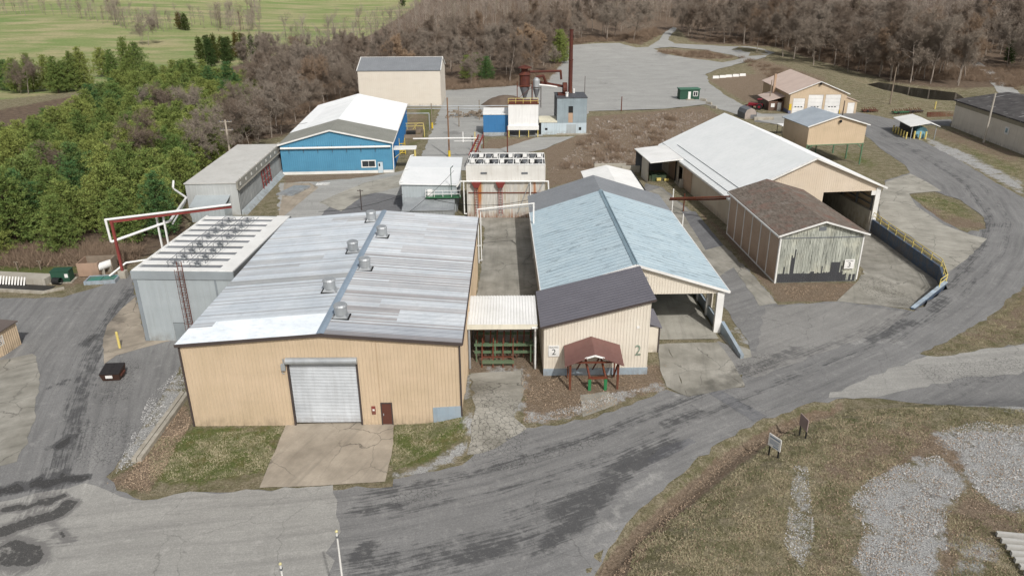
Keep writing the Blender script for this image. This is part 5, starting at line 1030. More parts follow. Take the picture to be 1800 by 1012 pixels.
MB().box(0,3.7,0,4.5,-.2,2.9).build('wall',pt('pale_blue_block',srgb('#c0ccd2')),t); MB().hexa([(-.5,-.1,2.9),(3.8,-.1,2.9),(3.8,4.6,3.5),(-.5,4.6,3.5)],[(-.5,-.1,3.05),(3.8,-.1,3.05),(3.8,4.6,3.7),(-.5,4.6,3.7)]).build('roof',pt('cream_roofing',srgb('#d8d3bd')),t); MB().box(.9,1.5,-.06,0,1.1,1.6).build('window',M_BLACK,t); MB().box(-.6,-.05,.1,4,0,2.8).build('side_opening',M_BLACK,t)
t=thing('chimney_stack','tall rust-red steel chimney rising from the boiler house roof','chimney',(14.5,189,8.6))
MB().tube((0,0,0),(0,0,7.9),.52,.5,16).tube((0,0,8.0),(0,0,14.9),.46,.42,16).tube((0,0,7.8),(0,0,8.0),.6,None,16).tube((0,0,.0),(0,0,.3),.7,None,16).tube((0,0,14.6),(0,0,14.9),.5,None,16).build('stack',M_RUSTR,t)
# green cabin on the lot
t=thing('green_cabin','small dark green cabin with white door on the far parking lot','cabin',(51.2,231.9,0),R(4))
MB().box(0,6,0,3,.1,3.0).build('wall',M_GREEND,t); MB().box(-.2,6.2,-.25,3.2,3.0,3.25).build('roof',pt('green_roof_sheet',srgb('#4a7560')),t); d=MB().box(2.5,3.3,-.05,0,.2,2.4).build('door',M_TRIMW,t); w1=MB().box(4.1,5.4,-.04,0,1.1,2.4).build('window',M_GLASS,t); MB().box(4.0,5.5,-.06,-.04,2.3,2.5).box(4.0,5.5,-.06,-.04,1.0,1.15).box(4.0,4.15,-.06,-.04,1.0,2.4).box(4.68,4.82,-.06,-.04,1.1,2.4).box(5.35,5.5,-.06,-.04,1.0,2.4).build('frame',M_TRIMW,w1); MB().box(1.8,4.2,-1.4,-.1,0,.25).build('step',M_CONC,t)
# gambrel hut
t=thing('round_top_hut','small round-topped grey hut beyond the white roof near the tractor','hut',(61.6,199.5,0),R(10))
pr=[(0,0),(0,1.5),(.45,2.4),(1.6,2.9),(2.75,2.4),(3.2,1.5),(3.2,0)]; mb=MB()
mb.poly([(x,0,z) for x,z in pr][::-1]); mb.poly([(x,4.2,z) for x,z in pr]); mb.build('end_wall',pt('grey_pink_wall',srgb('#ab9f96'),dirt=.3),t)
mb=MB()
for (x0_,z0_),(x1_,z1_) in zip(pr,pr[1:]): mb.quad((x0_*1.03-.04,-.1,z0_*1.02),(x0_*1.03-.04,4.3,z0_*1.02),(x1_*1.03-.04,4.3,z1_*1.02),(x1_*1.03-.04,-.1,z1_*1.02))
mb.build('shell',M_GREYD,t); d=MB().box(1.6,3.1,-.05,0,.1,1.1).build('door',M_GREYD,t)
# ================================================================== site furniture
def topz(px,py,y):
    d=ray(px,py); t=y/d[1]; return CH+d[2]*t
# blue retaining wall beside the sunken ramp, with its yellow railing
t=thing('retaining_wall','slate blue concrete retaining wall along the sunken loading ramp','wall',(0,0,0))
mb=MB(); pts=[Vector((*q,0)) for q in RW]; tops=[.25,.28,.28,.12]; 
for i in range(3):
    a,b=pts[i],pts[i+1]; d=(b-a).normalized(); n=Vector((d.y,-d.x,0))*.16; ext=d*.1
    za=-2.2; zb=-2.2
    mb.hexa([a-n+Vector((0,0,za)),a+n+Vector((0,0,za)),b+ext+n+Vector((0,0,zb)),b+ext-n+Vector((0,0,zb))],[a-n+Vector((0,0,tops[i])),a+n+Vector((0,0,tops[i])),b+ext+n+Vector((0,0,tops[i+1])),b+ext-n+Vector((0,0,tops[i+1]))])
mb.build('wall_body',M_NAVY,t)
mb=MB(); a,b=pts[2],pts[3]; d=(b-a).normalized(); n=Vector((d.y,-d.x,0))*.24; z=Vector((0,0,.29)); mb.hexa([a-n+z,a+n+z,b+n+Vector((0,0,.13)),b-n+Vector((0,0,.13))],[a-n+z*1.3,a+n+z*1.3,b+n+Vector((0,0,.2)),b-n+Vector((0,0,.2))]); mb.build('wall_cap',paint('flaking_pale_blue',srgb('#aebdc8'),srgb('#9fb0bd'),dirt=.4),t)
t=thing('safety_railing','yellow pipe railing along the top of the blue retaining wall','railing',(0,0,0))
mb=MB(); prs=[]
for i,(u0,u1) in enumerate(((0,1),(0,1),(0,.22))):
    a,b=pts[i],pts[i+1]; L=(b-a).length*(u1-u0); n=max(1,round(L/2.6))
    for k in range(n+1):
        q=a.lerp(b,u0+(u1-u0)*k/n)
        if not prs or (q-prs[-1]).length>.4: prs.append(q)
for q in prs: MB().tube(q+Vector((0,0,.2)),q+Vector((0,0,1.35)),.06).build('post',M_YELP,t)
for z in (.8,1.33): MB().path([q+Vector((0,0,z)) for q in prs],.05,6).build('rail',M_YELP,t)
a=P(1268,583);b=P(1304,631); d=(b-a).normalized(); n=Vector((-d.y,d.x,0))
tag(MB().hexa([a-n*.18-Vector((0,0,.4)),b-n*.18-Vector((0,0,.4)),b+n*.18-Vector((0,0,.4)),a+n*.18-Vector((0,0,.4))],[a-n*.18+Vector((0,0,1.3)),b-n*.18+Vector((0,0,.5)),b+n*.18+Vector((0,0,.5)),a+n*.18+Vector((0,0,1.3))]).build('ramp_wall',M_SKYB),'short pale blue sloping wall beside the drive-in opening of the blue-roofed warehouse','wall')
# concrete curb beams
a=P(241,812);b=P(327,694); d=(b-a).normalized(); n=Vector((-d.y,d.x,0))
for k,lab in ((-.22,'weathered grey curb beam on the roadward side of the pair beside the mossy lawn'),(.22,'weathered grey curb beam on the lawn side of the pair beside the mossy lawn')):
    tag(MB().beam(a+n*k+Vector((0,0,.18)),b+n*k*1.05+Vector((0,0,.2)),.36,.4).build('curb_beam',M_CONC),lab,'curb beam','paired curb beams')
# dumpster
p=P(201,664); t=thing('dumpster','dark brown steel dumpster with black lids on the left road','dumpster',p,R(4)); t.scale=(.86,.86,.86)
MB().hexa([(-.95,-.75,.12),(.95,-.75,.12),(.95,.75,.12),(-.95,.75,.12)],[(-1.1,-1.0,1.0),(1.1,-1.0,1.0),(1.1,.95,1.35),(-1.1,.95,1.35)]).build('body',plain('dark_brown_steel',srgb('#4b352c'),.5),t)
for s in (-.55,.55): MB().hexa([(s-.54,-1.05,1.0),(s+.54,-1.05,1.0),(s+.54,1.0,1.36),(s-.54,1.0,1.36)],[(s-.54,-1.05,1.06),(s+.54,-1.05,1.06),(s+.54,1.0,1.42),(s-.54,1.0,1.42)]).build('lid',plain('black_plastic',srgb('#2f2c2b'),.4),t)
MB().box(-.45,.3,-1.0,-.9,.5,.85).build('label_plate',M_TRIMW,t)
MB().box(1.0,1.18,-.6,.5,.55,.75).build('side_pocket',M_BROWN,t); MB().box(-1.18,-1.0,-.6,.5,.55,.75).build('side_pocket',M_BROWN,t)
# bollards
def bollard(p,label,grp=None,h=1.3,r=.12,m=None):
    t=tag(MB().tube((0,0,-.2),(0,0,h),r,None,12).ball((0,0,h),r,10,4,None,.4).build('bollard',m or M_YELP,None,loc=p),label,'bollard',grp); return t
bollard(P(211,612),'lone pale yellow bollard on the apron beside the grey cold store',None,1.9,.13)
for i in range(6):
    a_=R(-7); u,v=-2.3,6.6-i*1.75; x=94.2+u*math.cos(a_)-v*math.sin(a_); y=175.4+u*math.sin(a_)+v*math.cos(a_)
    bollard(Vector((x,y,0)),['first','second','third','fourth','fifth','sixth'][i]+' yellow bollard from the left in the roadside row guarding the fuel tank shelter','yellow bollards along the road side of the fuel tank shelter',1.5,.16)
for i,(x,y) in enumerate(((1606,244),(1616,245),(1626,245))): bollard(P(x,y),['left','middle','right'][i]+' pale yellow bollard of the near row in front of the blue fuel tank','pale yellow bollards in front of the blue fuel tank',1.7,.2)
bollard(P(1643,192),'lone yellow marker post on the grass beside the concrete warehouse',None,2.0,.16)
bollard(P(1260,368),'short white pipe bollard on the mossy strip by the white-roof warehouse wall',None,1.2,.1,M_TRIMW)
# building 5 corner
a=P(38,605); t=thing('left_edge_building','corner of a beige metal building with dark roof at the left edge','building',(a.x,a.y,0),R(62))
mb=MB(); wall(mb,(-2.3,0),(0,0),-.2,2.75,rib=.3); wall(mb,(0,0),(0,5),-.2,2.75,rib=.3); wall(mb,(-9,5),(-9,0),-.2,2.75); mb.build('wall',M_BEIGE,t)
t.rotation_euler=(0,0,0)
for o in list(t.children): bpy.data.objects.remove(o)
f0=P(38,605);f1=P(8,625);dv=(f1-f0); an=math.atan2(-dv.y,-dv.x); t.location=(f1.x,f1.y,0); t.rotation_euler=(0,0,an); L=dv.length
h5=topz(28,566,f0.y)
mb=MB(); wall(mb,(0,0),(L,0),-.2,h5-.05,rib=.3); wall(mb,(L,0),(L,7),-.2,h5-.05,rib=.3); wall(mb,(L,7),(-1.6,7),-.2,h5-.05,rib=.3); wall(mb,(-1.6,7),(-1.6,3),-.2,h5-.05); wall(mb,(-3.5,.9),(0,0),-.2,h5-.05,rib=.3); mb.build('wall',M_BEIGE,t)
MB().hexa([(-3.6,.7,h5),(0,-.2,h5),(L+.15,-.2,h5),(L+.15,7.2,h5+.4)],[(-3.6,.7,h5+.12),(0,-.2,h5+.12),(L+.15,-.2,h5+.12),(L+.15,7.2,h5+.52)]).build('roof',plain('dull_brown_roof',srgb('#6c625c')),t)
sign_board('white sign reading Building 5 on the beige building at the left edge','5',(f1.x+(f0.x-f1.x)*.0-.02,f1.y-.06+.02,h5-.95),an,1.0,1.05)
# transformer, tank crate, pit cover, basin
p=P(112,494); t=thing('transformer_box','dark green transformer cabinet on a slab in the grass','electrical cabinet',p,R(8))
MB().box(-1.1,1.1,-.65,.75,.12,1.55).build('cabinet',M_GREEND,t); MB().box(-1.15,1.15,-.7,.8,1.55,1.62).build('lid',M_GREEND,t); MB().box(-1.35,1.35,-.9,1,-.1,.12).build('slab',M_CONC,t); MB().box(.55,.95,-.67,-.65,.7,1.2).build('notice',M_TRIMW,t)
p=P(168,482); t=thing('tank_enclosure','open tan panel enclosure with a small tank inside by the pine wood','enclosure',p,R(6))
MB().box(-1.7,.9,-.9,-.8,.1,1.9).box(-1.7,-1.6,-.8,1.9,.1,1.9).box(.8,.9,-.8,-.2,.1,1.9).build('tan_panel',pt('pinkish_tan_panel',srgb('#a98e7a')),t); MB().box(-1.6,2.2,1.9,2.0,.2,1.9).box(2.1,2.2,.3,1.9,.2,1.9).build('fence_panel',M_WOODP,t); tk=thing('propane_tank','small white tank inside the tan enclosure','tank',p+Vector((1.2,.5,0)),R(60)); MB().tube((-.8,0,1.1),(.8,0,1.1),.5,None,14).ball((-.8,0,1.1),.5,10,6).ball((.8,0,1.1),.5,10,6).build('tank_body',M_WHITE,tk); MB().box(-.6,-.4,-.4,.4,0,.75).box(.4,.6,-.4,.4,0,.75).build('cradle',M_CONC,tk)
p=P(181,494); t=thing('pit_cover','low pale blue curb holding teal hatch covers','pit cover',p,R(8)); MB().box(-1.9,1.9,-1.1,-.85,-.1,.45).box(-1.9,1.9,.85,1.1,-.1,.45).box(-1.9,-1.7,-.85,.85,-.1,.45).box(1.7,1.9,-.85,.85,-.1,.45).build('curb',M_SKYB,t)
for k in (-.84,.84): MB().box(k-.8,k+.8,-.8,.8,.3,.4).build('hatch',pt('teal_paint',srgb('#3d8074')),t)
tag(MB().path([p+Vector((.8,.3,.6)),p+Vector((2.6,1.6,1.9)),p+Vector((5.4,2.6,2.0))],.12).build('feed_pipe',M_WHITE),'pale pipe slanting from the teal pit cover to the grey cold store','pipe')
a=P(0,512);b=P(75,516);c=P(98,502);d_=P(-40,500)
t=thing('settling_basin','concrete settling basin with white ribbed screen at the left edge','basin',(a.x,a.y,0),math.atan2(b.y-a.y,b.x-a.x))
L=(b-a).length
MB().box(-6,L,-.15,.15,-.1,.35).build('front_curb',M_CONC,t); MB().hexa([(L,-.15,-.1),(L+1.8,1.6,-.1),(L+1.6,1.8,-.1),(L-.1,.15,-.1)],[(L,-.15,.3),(L+1.8,1.6,.3),(L+1.6,1.8,.3),(L-.1,.15,.3)]).build('end_curb',M_CONC,t); MB().box(-6,L-1.4,2.4,4.2,-.1,.9).build('wall_block',M_CONC,t); MB().tube((L-.7,3.0,.45),(L+.3,3.0,.45),.45,None,12,None,False).build('outlet_pipe',M_BLACK,t); MB().box(-6,L,.15,2.4,-.05,.04).build('floor',M_BROWN if False else M_SHADOW,t)
mb=MB()
for i in range(16): mb.beam((-4.5+i*.42,1.9,.1),(-4.6+i*.42,2.5,1.0),.18,.05)
mb.build('screen',M_TRIMW,t)
for i,(x,y) in enumerate(((32,476),(72,474))): tag(MB().beam((0,0,-.1),(0,0,1.3),.12).beam((-.3,0,1.25),(.3,0,1.25),.1).build('marker_stake',M_WOODP,None,loc=P(x,y)),['wooden stake with crossbar standing in the grass by the basin','plain wooden stake in the grass left of the transformer'][i],'stake')
# pipe bridges
def WZ(px,py,z): x,y=W(px,py,z); return Vector((x,y,z))
q=P(222,488); yb=q.y; zt=topz(203,390,yb)
t=thing('red_pipe_bridge','red steel pipe bridge with white pipes crossing from the pines to the cold store','pipe rack',(0,0,0))
A=Vector((q.x-.3,yb,0)); top=Vector((q.x-.55,yb,zt)); B=Vector((-37.5,yb+6,zt+.1))
MB().beam((A.x,A.y,-.1),(A.x,A.y,zt),.28).build('post',M_RED,t); MB().beam(top,B,.22,.3).build('beam',M_RED,t)
MB().path([Vector((A.x-.5,yb-.2,zt-2.6)),Vector((A.x-.6,yb-.2,zt+.35)),B+Vector((0,-.2,.35))],.15).path([Vector((A.x-.5,yb-.2,zt-2.6)),Vector((A.x+5.5,yb+4,zt-1.2)),Vector((-48.5,108,zt-1.9)),Vector((-52.8,113.5,zt-2.0)),Vector((-53.2,115,zt-1.2))],.17).path([Vector((A.x+5.6,yb+4.4,zt-1.7)),Vector((-48.7,108,zt-2.4))],.12).build('pipe',M_WHITE,t)
MB().beam((A.x+4.2,yb+3.2,-.1),(A.x+4.2,yb+3.2,zt-.2),.2).beam((A.x+5.1,yb+3.2,-.1),(A.x+5.1,yb+3.2,zt-.2),.2).build('white_post',M_WHITE,t)
MB().box(A.x-.45,A.x+.45,yb-.4,yb+.4,-.1,1.0).build('footing',M_CONC,t)
a=P(842,462); b=P(938,452)
t=thing('white_pipe_portal','white pipe portal spanning the alley in front of the rusty cooling tower','pipe rack',(0,0,0)); zz=topz(842,368,a.y); bx=a.x; by=a.y
x1=3.0; ye=by+1.5
for k in (0,.55): MB().path([Vector((bx+k*.6,by+k,-.1)),Vector((bx+k*.6,by+k,zz-.7*k)),Vector((x1,ye+k,zz+.35-.9*k))],.085).build('pipe',M_WHITE,t)
MB().beam((x1-.1,ye,-.1),(x1-.1,ye,zz+.4),.2).build('post',M_WHITE,t); MB().beam((bx-.9,by,2.5),(bx+.3,by,2.5),.1).beam((bx,by,.3),(bx+.5,by+.5,.3),.1).build('bracket',M_WHITE,t)
def pole(nm,label,base,top,r=.16,m=None,grp=None,arms=0,ybase=False,x_=None):
    p=P(*base); zt=topz(top[0],top[1],p.y)-p.z; t=thing(nm,label,'pole',p,0,grp); dx=0
    MB().tube((0,0,-.2),(dx,0,zt),r,r*.75,10).build('shaft',m or M_WOODP,t)
    if ybase: MB().tube((0,0,0),(0,0,1.5),r*1.6,None,10).build('yellow_sleeve',M_YEL,t)
    for k in range(arms): MB().beam((-1.2,0,zt-.4-k*1.6),(1.2,.3,zt-.4-k*1.6),.14).build('crossarm',m or M_WOODP,t)
    if arms:
        mb=MB()
        for k in range(arms):
            for s in (-1.1,-.5,.5,1.1): mb.tube((s,.1*s,zt-.35-k*1.6),(s,.1*s,zt-.05-k*1.6),.07,None,6)
        mb.build('insulators',M_GREYD,t)
    return t,p,zt
uA=pole('utility_pole','tall bare brown pole with yellow sleeve beside the lane behind the utility building',(790,277),(782,172),.17,paint('brown_pole',srgb('#8b6a50'),srgb('#7a5a42')),None,0,True)
uB=pole('utility_pole','wooden utility pole with two crossarms at the pine wood edge behind the long shed',(409,300),(399,211),.24,pt('pale_weathered_pole',srgb('#b3a898')),None,2)
uC=pole('utility_pole','slim leaning utility pole on the grassy berm between garage and pond',(1564,183),(1573,118),.2)
uD=pole('utility_pole','tall pale pole standing against the concrete warehouse wall',(1729,251),(1739,164),.24,pt('pale_pole',srgb('#b5aea2')))
uE=pole('steel_post','single dark rusty post at the far edge of the rubble field',(1092,195),(1091,170),.16,M_RUST)
uF=pole('utility_pole','short pole against the garage annex wall',(1351,190),(1358,141),.18)
uG=pole('utility_pole','short dark pole in front of the garage doors behind the raised shed',(1480,208),(1484,177),.15,M_TRIMD)
uH=pole('steel_post','thin dark post behind the boiler house',(1027,185),(1026,134),.1,M_TRIMD)
uI=pole('steel_post','slanting grey post with yellow sleeve on the grass strip by the blue warehouse',(760,226),(755,182),.14,None,None,0,True)
uJ=pole('steel_post','slim grey post with pale foot beside the far lane',(807,223),(805,187),.14)
uK=pole('steel_post','slim grey post left of the bright blue bin house',(843,211),(841,176),.14)
uL=pole('steel_post','rust-brown post standing in front of the white bin',(892,270),(893,222),.14,M_RUST)
uM=pole('steel_post','rust-brown post standing in front of the bright blue bin house',(850,262),(849,232),.12,M_RUST)
uN=pole('pipe_stand','white pipe stand in the alley beside the blue roof edge',(1181,372),(1186,332),.11,M_WHITE)
uO=pole('pipe_stand','rusty upper pipe stand in the alley near the twin brown pipes',(1201,372),(1205,340),.12,M_RUST)
uP=pole('pipe_stand','short white pipe stand with hooked top in the alley',(1199,402),(1202,376),.11,M_WHITE)
t=thing('twin_pipes','pair of rusty brown pipes bridging the alley to the old timber shed','pipe rack',(0,0,0)); c=uN[1]
MB().path([Vector((c.x-1,c.y-2.5,3.0)),Vector((c.x+5,c.y-6.5,4.3)),Vector((34.2,c.y-9,5.2))],.13).build('pipe',M_RUST,t); MB().path([Vector((c.x-1,c.y-2.0,2.6)),Vector((c.x+5,c.y-6.0,3.8)),Vector((34.2,c.y-8.4,4.7))],.13).build('pipe',M_RUST,t)
wire('power_cable',uO[1]+Vector((0,0,uO[2]-.5)),uN[1]+Vector((0,0,uN[2]-.4)),.1,.04,'short cable between the two pipe stands in the alley')
# overhead pipes near the blue warehouse
t=thing('overhead_pipe','long white overhead pipe running from the blue warehouse awning toward the red stair','pipe',(0,0,0))
za=4.5; MB().path([WZ(726,244,za),WZ(800,243,za),WZ(838,243,za)],.14).build('pipe',M_WHITE,t)
z2=2.5; a_=WZ(798,237,za+.3);
for px_ in (814,835): v=WZ(px_,243,za); MB().beam((v.x,v.y,-.1 if px_==835 else za-.8),(v.x,v.y,za+1.3),.18).build('post',M_WHITE if px_==814 else M_YELP,t)
v=WZ(798,243,za); v2=WZ(838,243,za); MB().beam((v.x,v.y,za-.6),(v2.x,v2.y,za-.6),.12).build('lower_rail',M_WHITE,t)
v=WZ(830,250,2); MB().beam((v.x,v.y,0),(v.x,v.y,3.4),.2).build('post',M_TRIMD,t)
t=thing('overhead_pipe','long grey double pipe line crossing between cream storehouse and white bin','pipe',(0,0,0))
for k in (0,.9): MB().path([WZ(714,187+k*4.5,4.0),WZ(893,186+k*6,4.0)],.13).build('pipe',M_GALV,t)
t=thing('inclined_conveyor','red steel conveyor climbing from the cooling tower toward the bright blue bin house','conveyor',(0,0,0))
a=WZ(829,273,3.0); b=WZ(845,238,4.6)
for s in (-.5,.5): MB().beam(a+Vector((s,0,0)),b+Vector((s,0,0)),.2,.45).build('side_rail',M_RED,t)
mb=MB()
for i in range(10): q=a.lerp(b,i/9); mb.beam(q+Vector((-.5,0,0)),q+Vector((.5,0,0)),.1)
mb.build('rungs',M_RUST,t)
for k in (.15,.9): q=a.lerp(b,k); MB().beam((q.x-.4,q.y,0),(q.x-.4,q.y,q.z),.16).build('post',M_RUST,t)
# yellow-railed pump pit near blue warehouse
p=P(722,238); t=thing('pump_pit','timber-edged pump pit with yellow railing beside the blue warehouse','pit',p,R(4))
MB().box(-3,3,-3.4,-3.1,0,.8).box(-3,3,3.1,3.4,0,.8).box(-3,-2.7,-3.1,3.1,0,.8).box(2.7,3,-3.1,3.1,0,.8).build('curb',M_WOODP,t); MB().box(-1,1.2,-1.2,.8,0,1.0).build('pump_block',M_BLACK,t)
mb=MB()
for x in (-3,-1,1,3): mb.beam((x,3.2,.8),(x,3.2,2.3),.12)
for z in (1.6,2.3): mb.beam((-3,3.2,z),(3,3.2,z),.12)
mb.beam((3,3.2,2.3),(3.4,-2,2.3),.12); mb.beam((3.4,-2,0),(3.4,-2,2.3),.14); mb.beam((.4,2.9,.8),(1.6,2.9,2.3),.1); mb.build('railing',M_YELP,t)
t=thing('overhead_pipe_portal','grey pipe goal frame over the pump pit','pipe rack',p); MB().path([Vector((-4,6,0)),Vector((-4,6,4.2)),Vector((4,6,4.2)),Vector((4,6,0))],.12).build('frame',M_GALV,t)
p=P(708,270); t=thing('ladder_stand','bright yellow mobile step stand under the awning','step stand',p,R(10)); mb=MB()
for i in range(5): mb.box(-.6,.6,-.9+i*.35,-.5+i*.35,.3+i*.42,.38+i*.42)
for s in (-.6,.6): mb.beam((s,-.9,0),(s,.8,2.4),.1); mb.beam((s,.8,0),(s,.8,3.2),.1); mb.beam((s,-.9,1.0),(s,.8,3.2),.08)
mb.build('frame',M_YEL,t)
bollard(P(691,283),'tall yellow bollard at the corner of the blue warehouse',None,2.2,.15,M_YEL)
for i in range(4): pass
# ground scraps
tag(MB().box(-1.2,1.2,-.7,.7,.05,.14).build('loose_sheet',M_WHITE,None,loc=P(568,324),rz=.05),'white sheet panel lying in front of the blue warehouse','panel')
tag(MB().hexa([(-1.6,-3,.0),(1.6,-3,.0),(1.9,3,.0),(-1.3,3,.0)],[(-1.6,-3,.35),(1.6,-3,.3),(1.9,3,.45),(-1.3,3,.35)]).build('sheet_metal_stack',M_GALV,None,loc=P(515,337),rz=-.25),'stack of loose galvanised sheets beside the long grey shed','sheet stack')
# flagpoles
for b_,tp,lab in (((-8.9,30.0),(591,930),'taller white flagpole with gold ball at the bottom edge'),((-11.7,29.0),(492,987),'white flagpole with gold ball whose tip just enters at the bottom left of centre')):
    y=b_[1]; zt=topz(*tp,y); d=ray(*tp); x=d[0]*y/d[1]
    t=thing('flagpole',lab,'flagpole',(x,y,0)); MB().tube((0,0,0),(0,0,zt-.25),.075,.045,10).build('shaft',M_TRIMW,t); MB().ball((0,0,zt-.12),.08,12,8).build('finial',plain('gold_ball',srgb('#d9cf9a'),.3),t); MB().box(-.06,.06,-.08,.08,zt-.5,zt-.4).build('truck',M_GREYD,t)
# signs on the bank
p=P(1358,803); t=thing('lawn_sign','white printed sign on two dark posts in the bank grass','sign',p,R(-61))
MB().box(-.62,.62,-.03,.03,.85,1.95).build('board',M_TRIMW,t); MB().beam((-.45,.06,-.1),(-.45,.06,1.2),.1).build('post',M_BLACK,t); MB().beam((.45,.06,-.1),(.45,.06,1.2),.1).build('post',M_BLACK,t)
mb=MB(); mb.box(-.5,.5,-.037,-.031,1.68,1.8)
for i in range(5): mb.box(-.46,.46-.1*(i%2),-.037,-.031,1.48-i*.085,1.51-i*.085)
mb.box(-.1,.45,-.037,-.031,.95,1.05); mb.build('printed_lines',plain('blue_grey_print',srgb('#7e8ea0')),t)
p=P(1409,768); t=thing('lawn_sign','brown square sign seen from its edge on two dark posts beside the ditch','sign',p,R(-80))
MB().box(-.6,.6,-.03,.03,.9,2.0).build('board',plain('faded_brown_board',srgb('#a3908b')),t); MB().beam((-.45,.06,-.1),(-.45,.06,1.3),.1).build('post',M_BLACK,t); MB().beam((.45,.06,-.1),(.45,.06,1.3),.1).build('post',M_BLACK,t)
# concrete beams lying at the bottom right
M_BEAM=paint('bleached_beam',srgb('#b9b7b1'),srgb('#a5a39d'),dirt=.3,streak=False,rough=.9)
for i in range(7):
    p=P(1750+i*8.5-(i>3)*2,943+i*11.5); 
    t=tag(MB().box(0,5.5,-.12,.12,.12,.42).build('concrete_beam',M_BEAM,None,loc=p,rz=R(-9+i*.4)),['topmost','second','third','fourth','fifth','sixth','lowest'][i]+' pale beam of the parallel row at the bottom right corner','beam','parallel pale beams at the bottom right corner')
# far concrete barriers
for i,(x,y) in enumerate([(1258,138),(1270,137),(1281,136),(1293,135),(1305,134)]):
    t=tag(MB().hexa([(-1.2,-.3,0),(1.2,-.3,0),(1.2,.3,0),(-1.2,.3,0)],[(-1.1,-.16,.9),(1.1,-.16,.9),(1.1,.16,.9),(-1.1,.16,.9)]).build('concrete_barrier',M_TRIMW,None,loc=P(x,y),rz=.12),['first','second','third','fourth','fifth'][i]+' white concrete barrier from the left in the short row on the far lot','barrier','white concrete barriers on the far lot')
for i,(x,y,r) in enumerate([(1236,178,-.9),(1246,184,-1.0),(1255,191,-1.1)]):
    tag(MB().hexa([(-1.1,-.3,0),(1.1,-.3,0),(1.1,.3,0),(-1.1,.3,0)],[(-1,-.15,.8),(1,-.15,.8),(1,.15,.8),(-1,.15,.8)]).build('concrete_barrier',M_CONC,None,loc=P(x,y),rz=r),['left','middle','right'][i]+' grey barrier of the slanting row right of the green cabin','barrier','grey barriers right of the green cabin')
tag(MB().box(-2.6,2.6,-.3,.3,0,.8).build('concrete_block',M_CONC,None,loc=P(1342,211),rz=.06),'long pale concrete block beside the round-topped hut','concrete block')
for i,(x,y,L) in enumerate([(1072,299,5.2),(1108,303,3)]):
    tag(MB().box(-L/2*1.2,L/2*1.2,-.25,.25,-.1,1.3).build('concrete_wall',M_CONC,None,loc=P(x,y),rz=.02),['long low concrete wall behind the blue-roofed warehouse','short low concrete wall beside the white lean-to bay'][i],'wall')
# tractor
p=P(1329,192); t=thing('tractor','dark red tractor with loader arms parked by the garage annex','tractor',p,R(150))
mr=plain('dark_red_paint',srgb('#8a2430'),.4)
MB().box(-.2,2.2,-.55,.55,.9,1.7).build('bonnet',mr,t); MB().box(-1.6,-.2,-.85,.85,.8,1.5).build('rear_body',mr,t); MB().box(-1.4,-.1,-.75,.75,2.75,2.9).build('cab_roof',mr,t)
for x in (-1.35,-.15):
    for y in (-.7,.7): MB().beam((x,y,1.5),(x,y,2.8),.1).build('cab_post',M_BLACK,t)
for x,y,r in ((-1.0,-1.05,.85),(-1.0,1.05,.85),(1.6,-.85,.55),(1.6,.85,.55)):
    wh=MB().tube((x,y-.2,r),(x,y+.2,r),r,None,16).build('wheel',M_BLACK,t); MB().tube((x,y-.22,r),(x,y+.22,r),r*.45,None,10).build('rim',mr,wh)
MB().beam((-.2,-.7,1.6),(3.0,-.7,.8),.16).beam((-.2,.7,1.6),(3.0,.7,.8),.16).build('loader_arm',mr,t); MB().hexa([(2.9,-1,.2),(3.8,-1,.2),(3.8,1,.2),(2.9,1,.2)],[(2.8,-1,1.0),(3.1,-1,1.0),(3.1,1,1.0),(2.8,1,1.0)]).build('bucket',M_BLACK,t)
# farm implements behind the road
for i,(x,y,lab,m1) in enumerate([(1528,197,'rust-red flat implement frame on the grass right of the garage',M_RUSTR),(1582,200,'low implement with green end on the grass behind the shelter',M_GREEN),(1607,198,'dark rusty harrow lying next to the green-ended implement',M_TRIMD)]):
    p=P(x,y); t=thing('farm_implement',lab,'farm implement',p,R(8)); MB().box(-2.2,2.2,-.7,.7,.35,.6).build('frame',m1,t)
    mb=MB()
    for k in range(7): mb.beam((-2+k*.65,-.9,.1),(-1.9+k*.65,.9,1.0+.2*(k%2)),.12)
    mb.build('tines',M_RUST,t)
    MB().tube((-1,-.85,.35),(-1,-.7,.35),.35,None,12).build('wheel',M_BLACK,t); MB().tube((-1,.7,.35),(-1,.85,.35),.35,None,12).build('wheel',M_BLACK,t)
for i in range(4): tag(MB().box(-4,4,-.15,.15,0,.2).build('steel_beam',M_RUST,None,loc=P(1655,205-i*2.2),rz=.05),['nearest','second nearest','third nearest','farthest'][i]+' rusty steel beam on the grass against the concrete warehouse','beam','rusty steel beams near the concrete warehouse')
# timber pile
p=P(822,205); t=thing('timber_pile','pile of old dark timbers beside the far lane','timber pile',p)
mb=MB()
for i in range(60):
    x=rr.uniform(-6,6);y=rr.uniform(-2,2);z=rr.uniform(.1,1.5); mb.beam((x,y,z),(x+rr.uniform(-2,2),y+rr.uniform(-.6,.6),z+rr.uniform(-.2,.3)),.28)
mb.build('timbers',M_WOODP,t)
p=P(890,186); mb=MB(); n=28; vs=[];fs=[]
for j in range(9):
    for i in range(n):
        a=2*math.pi*i/n; r_=7.5*(1-j/8)**.9+.01; vs.append((r_*math.cos(a)*(1+.12*math.sin(3*a)),r_*.6*math.sin(a),3.1*(1-(1-j/8)**1.8)+rr.uniform(-.1,.1)-.1))
for j in range(8):
    for i in range(n): fs.append((j*n+i,j*n+(i+1)%n,(j+1)*n+(i+1)%n,(j+1)*n+i))
mb.add(vs,fs); tag(mb.build('soil_mound',paint('brown_soil',srgb('#6f6256'),srgb('#574a40'),streak=False,rough=1,bumpy=1),None,True,loc=p),'rounded brown mound of soil and wood waste behind the bright blue bin house','mound')
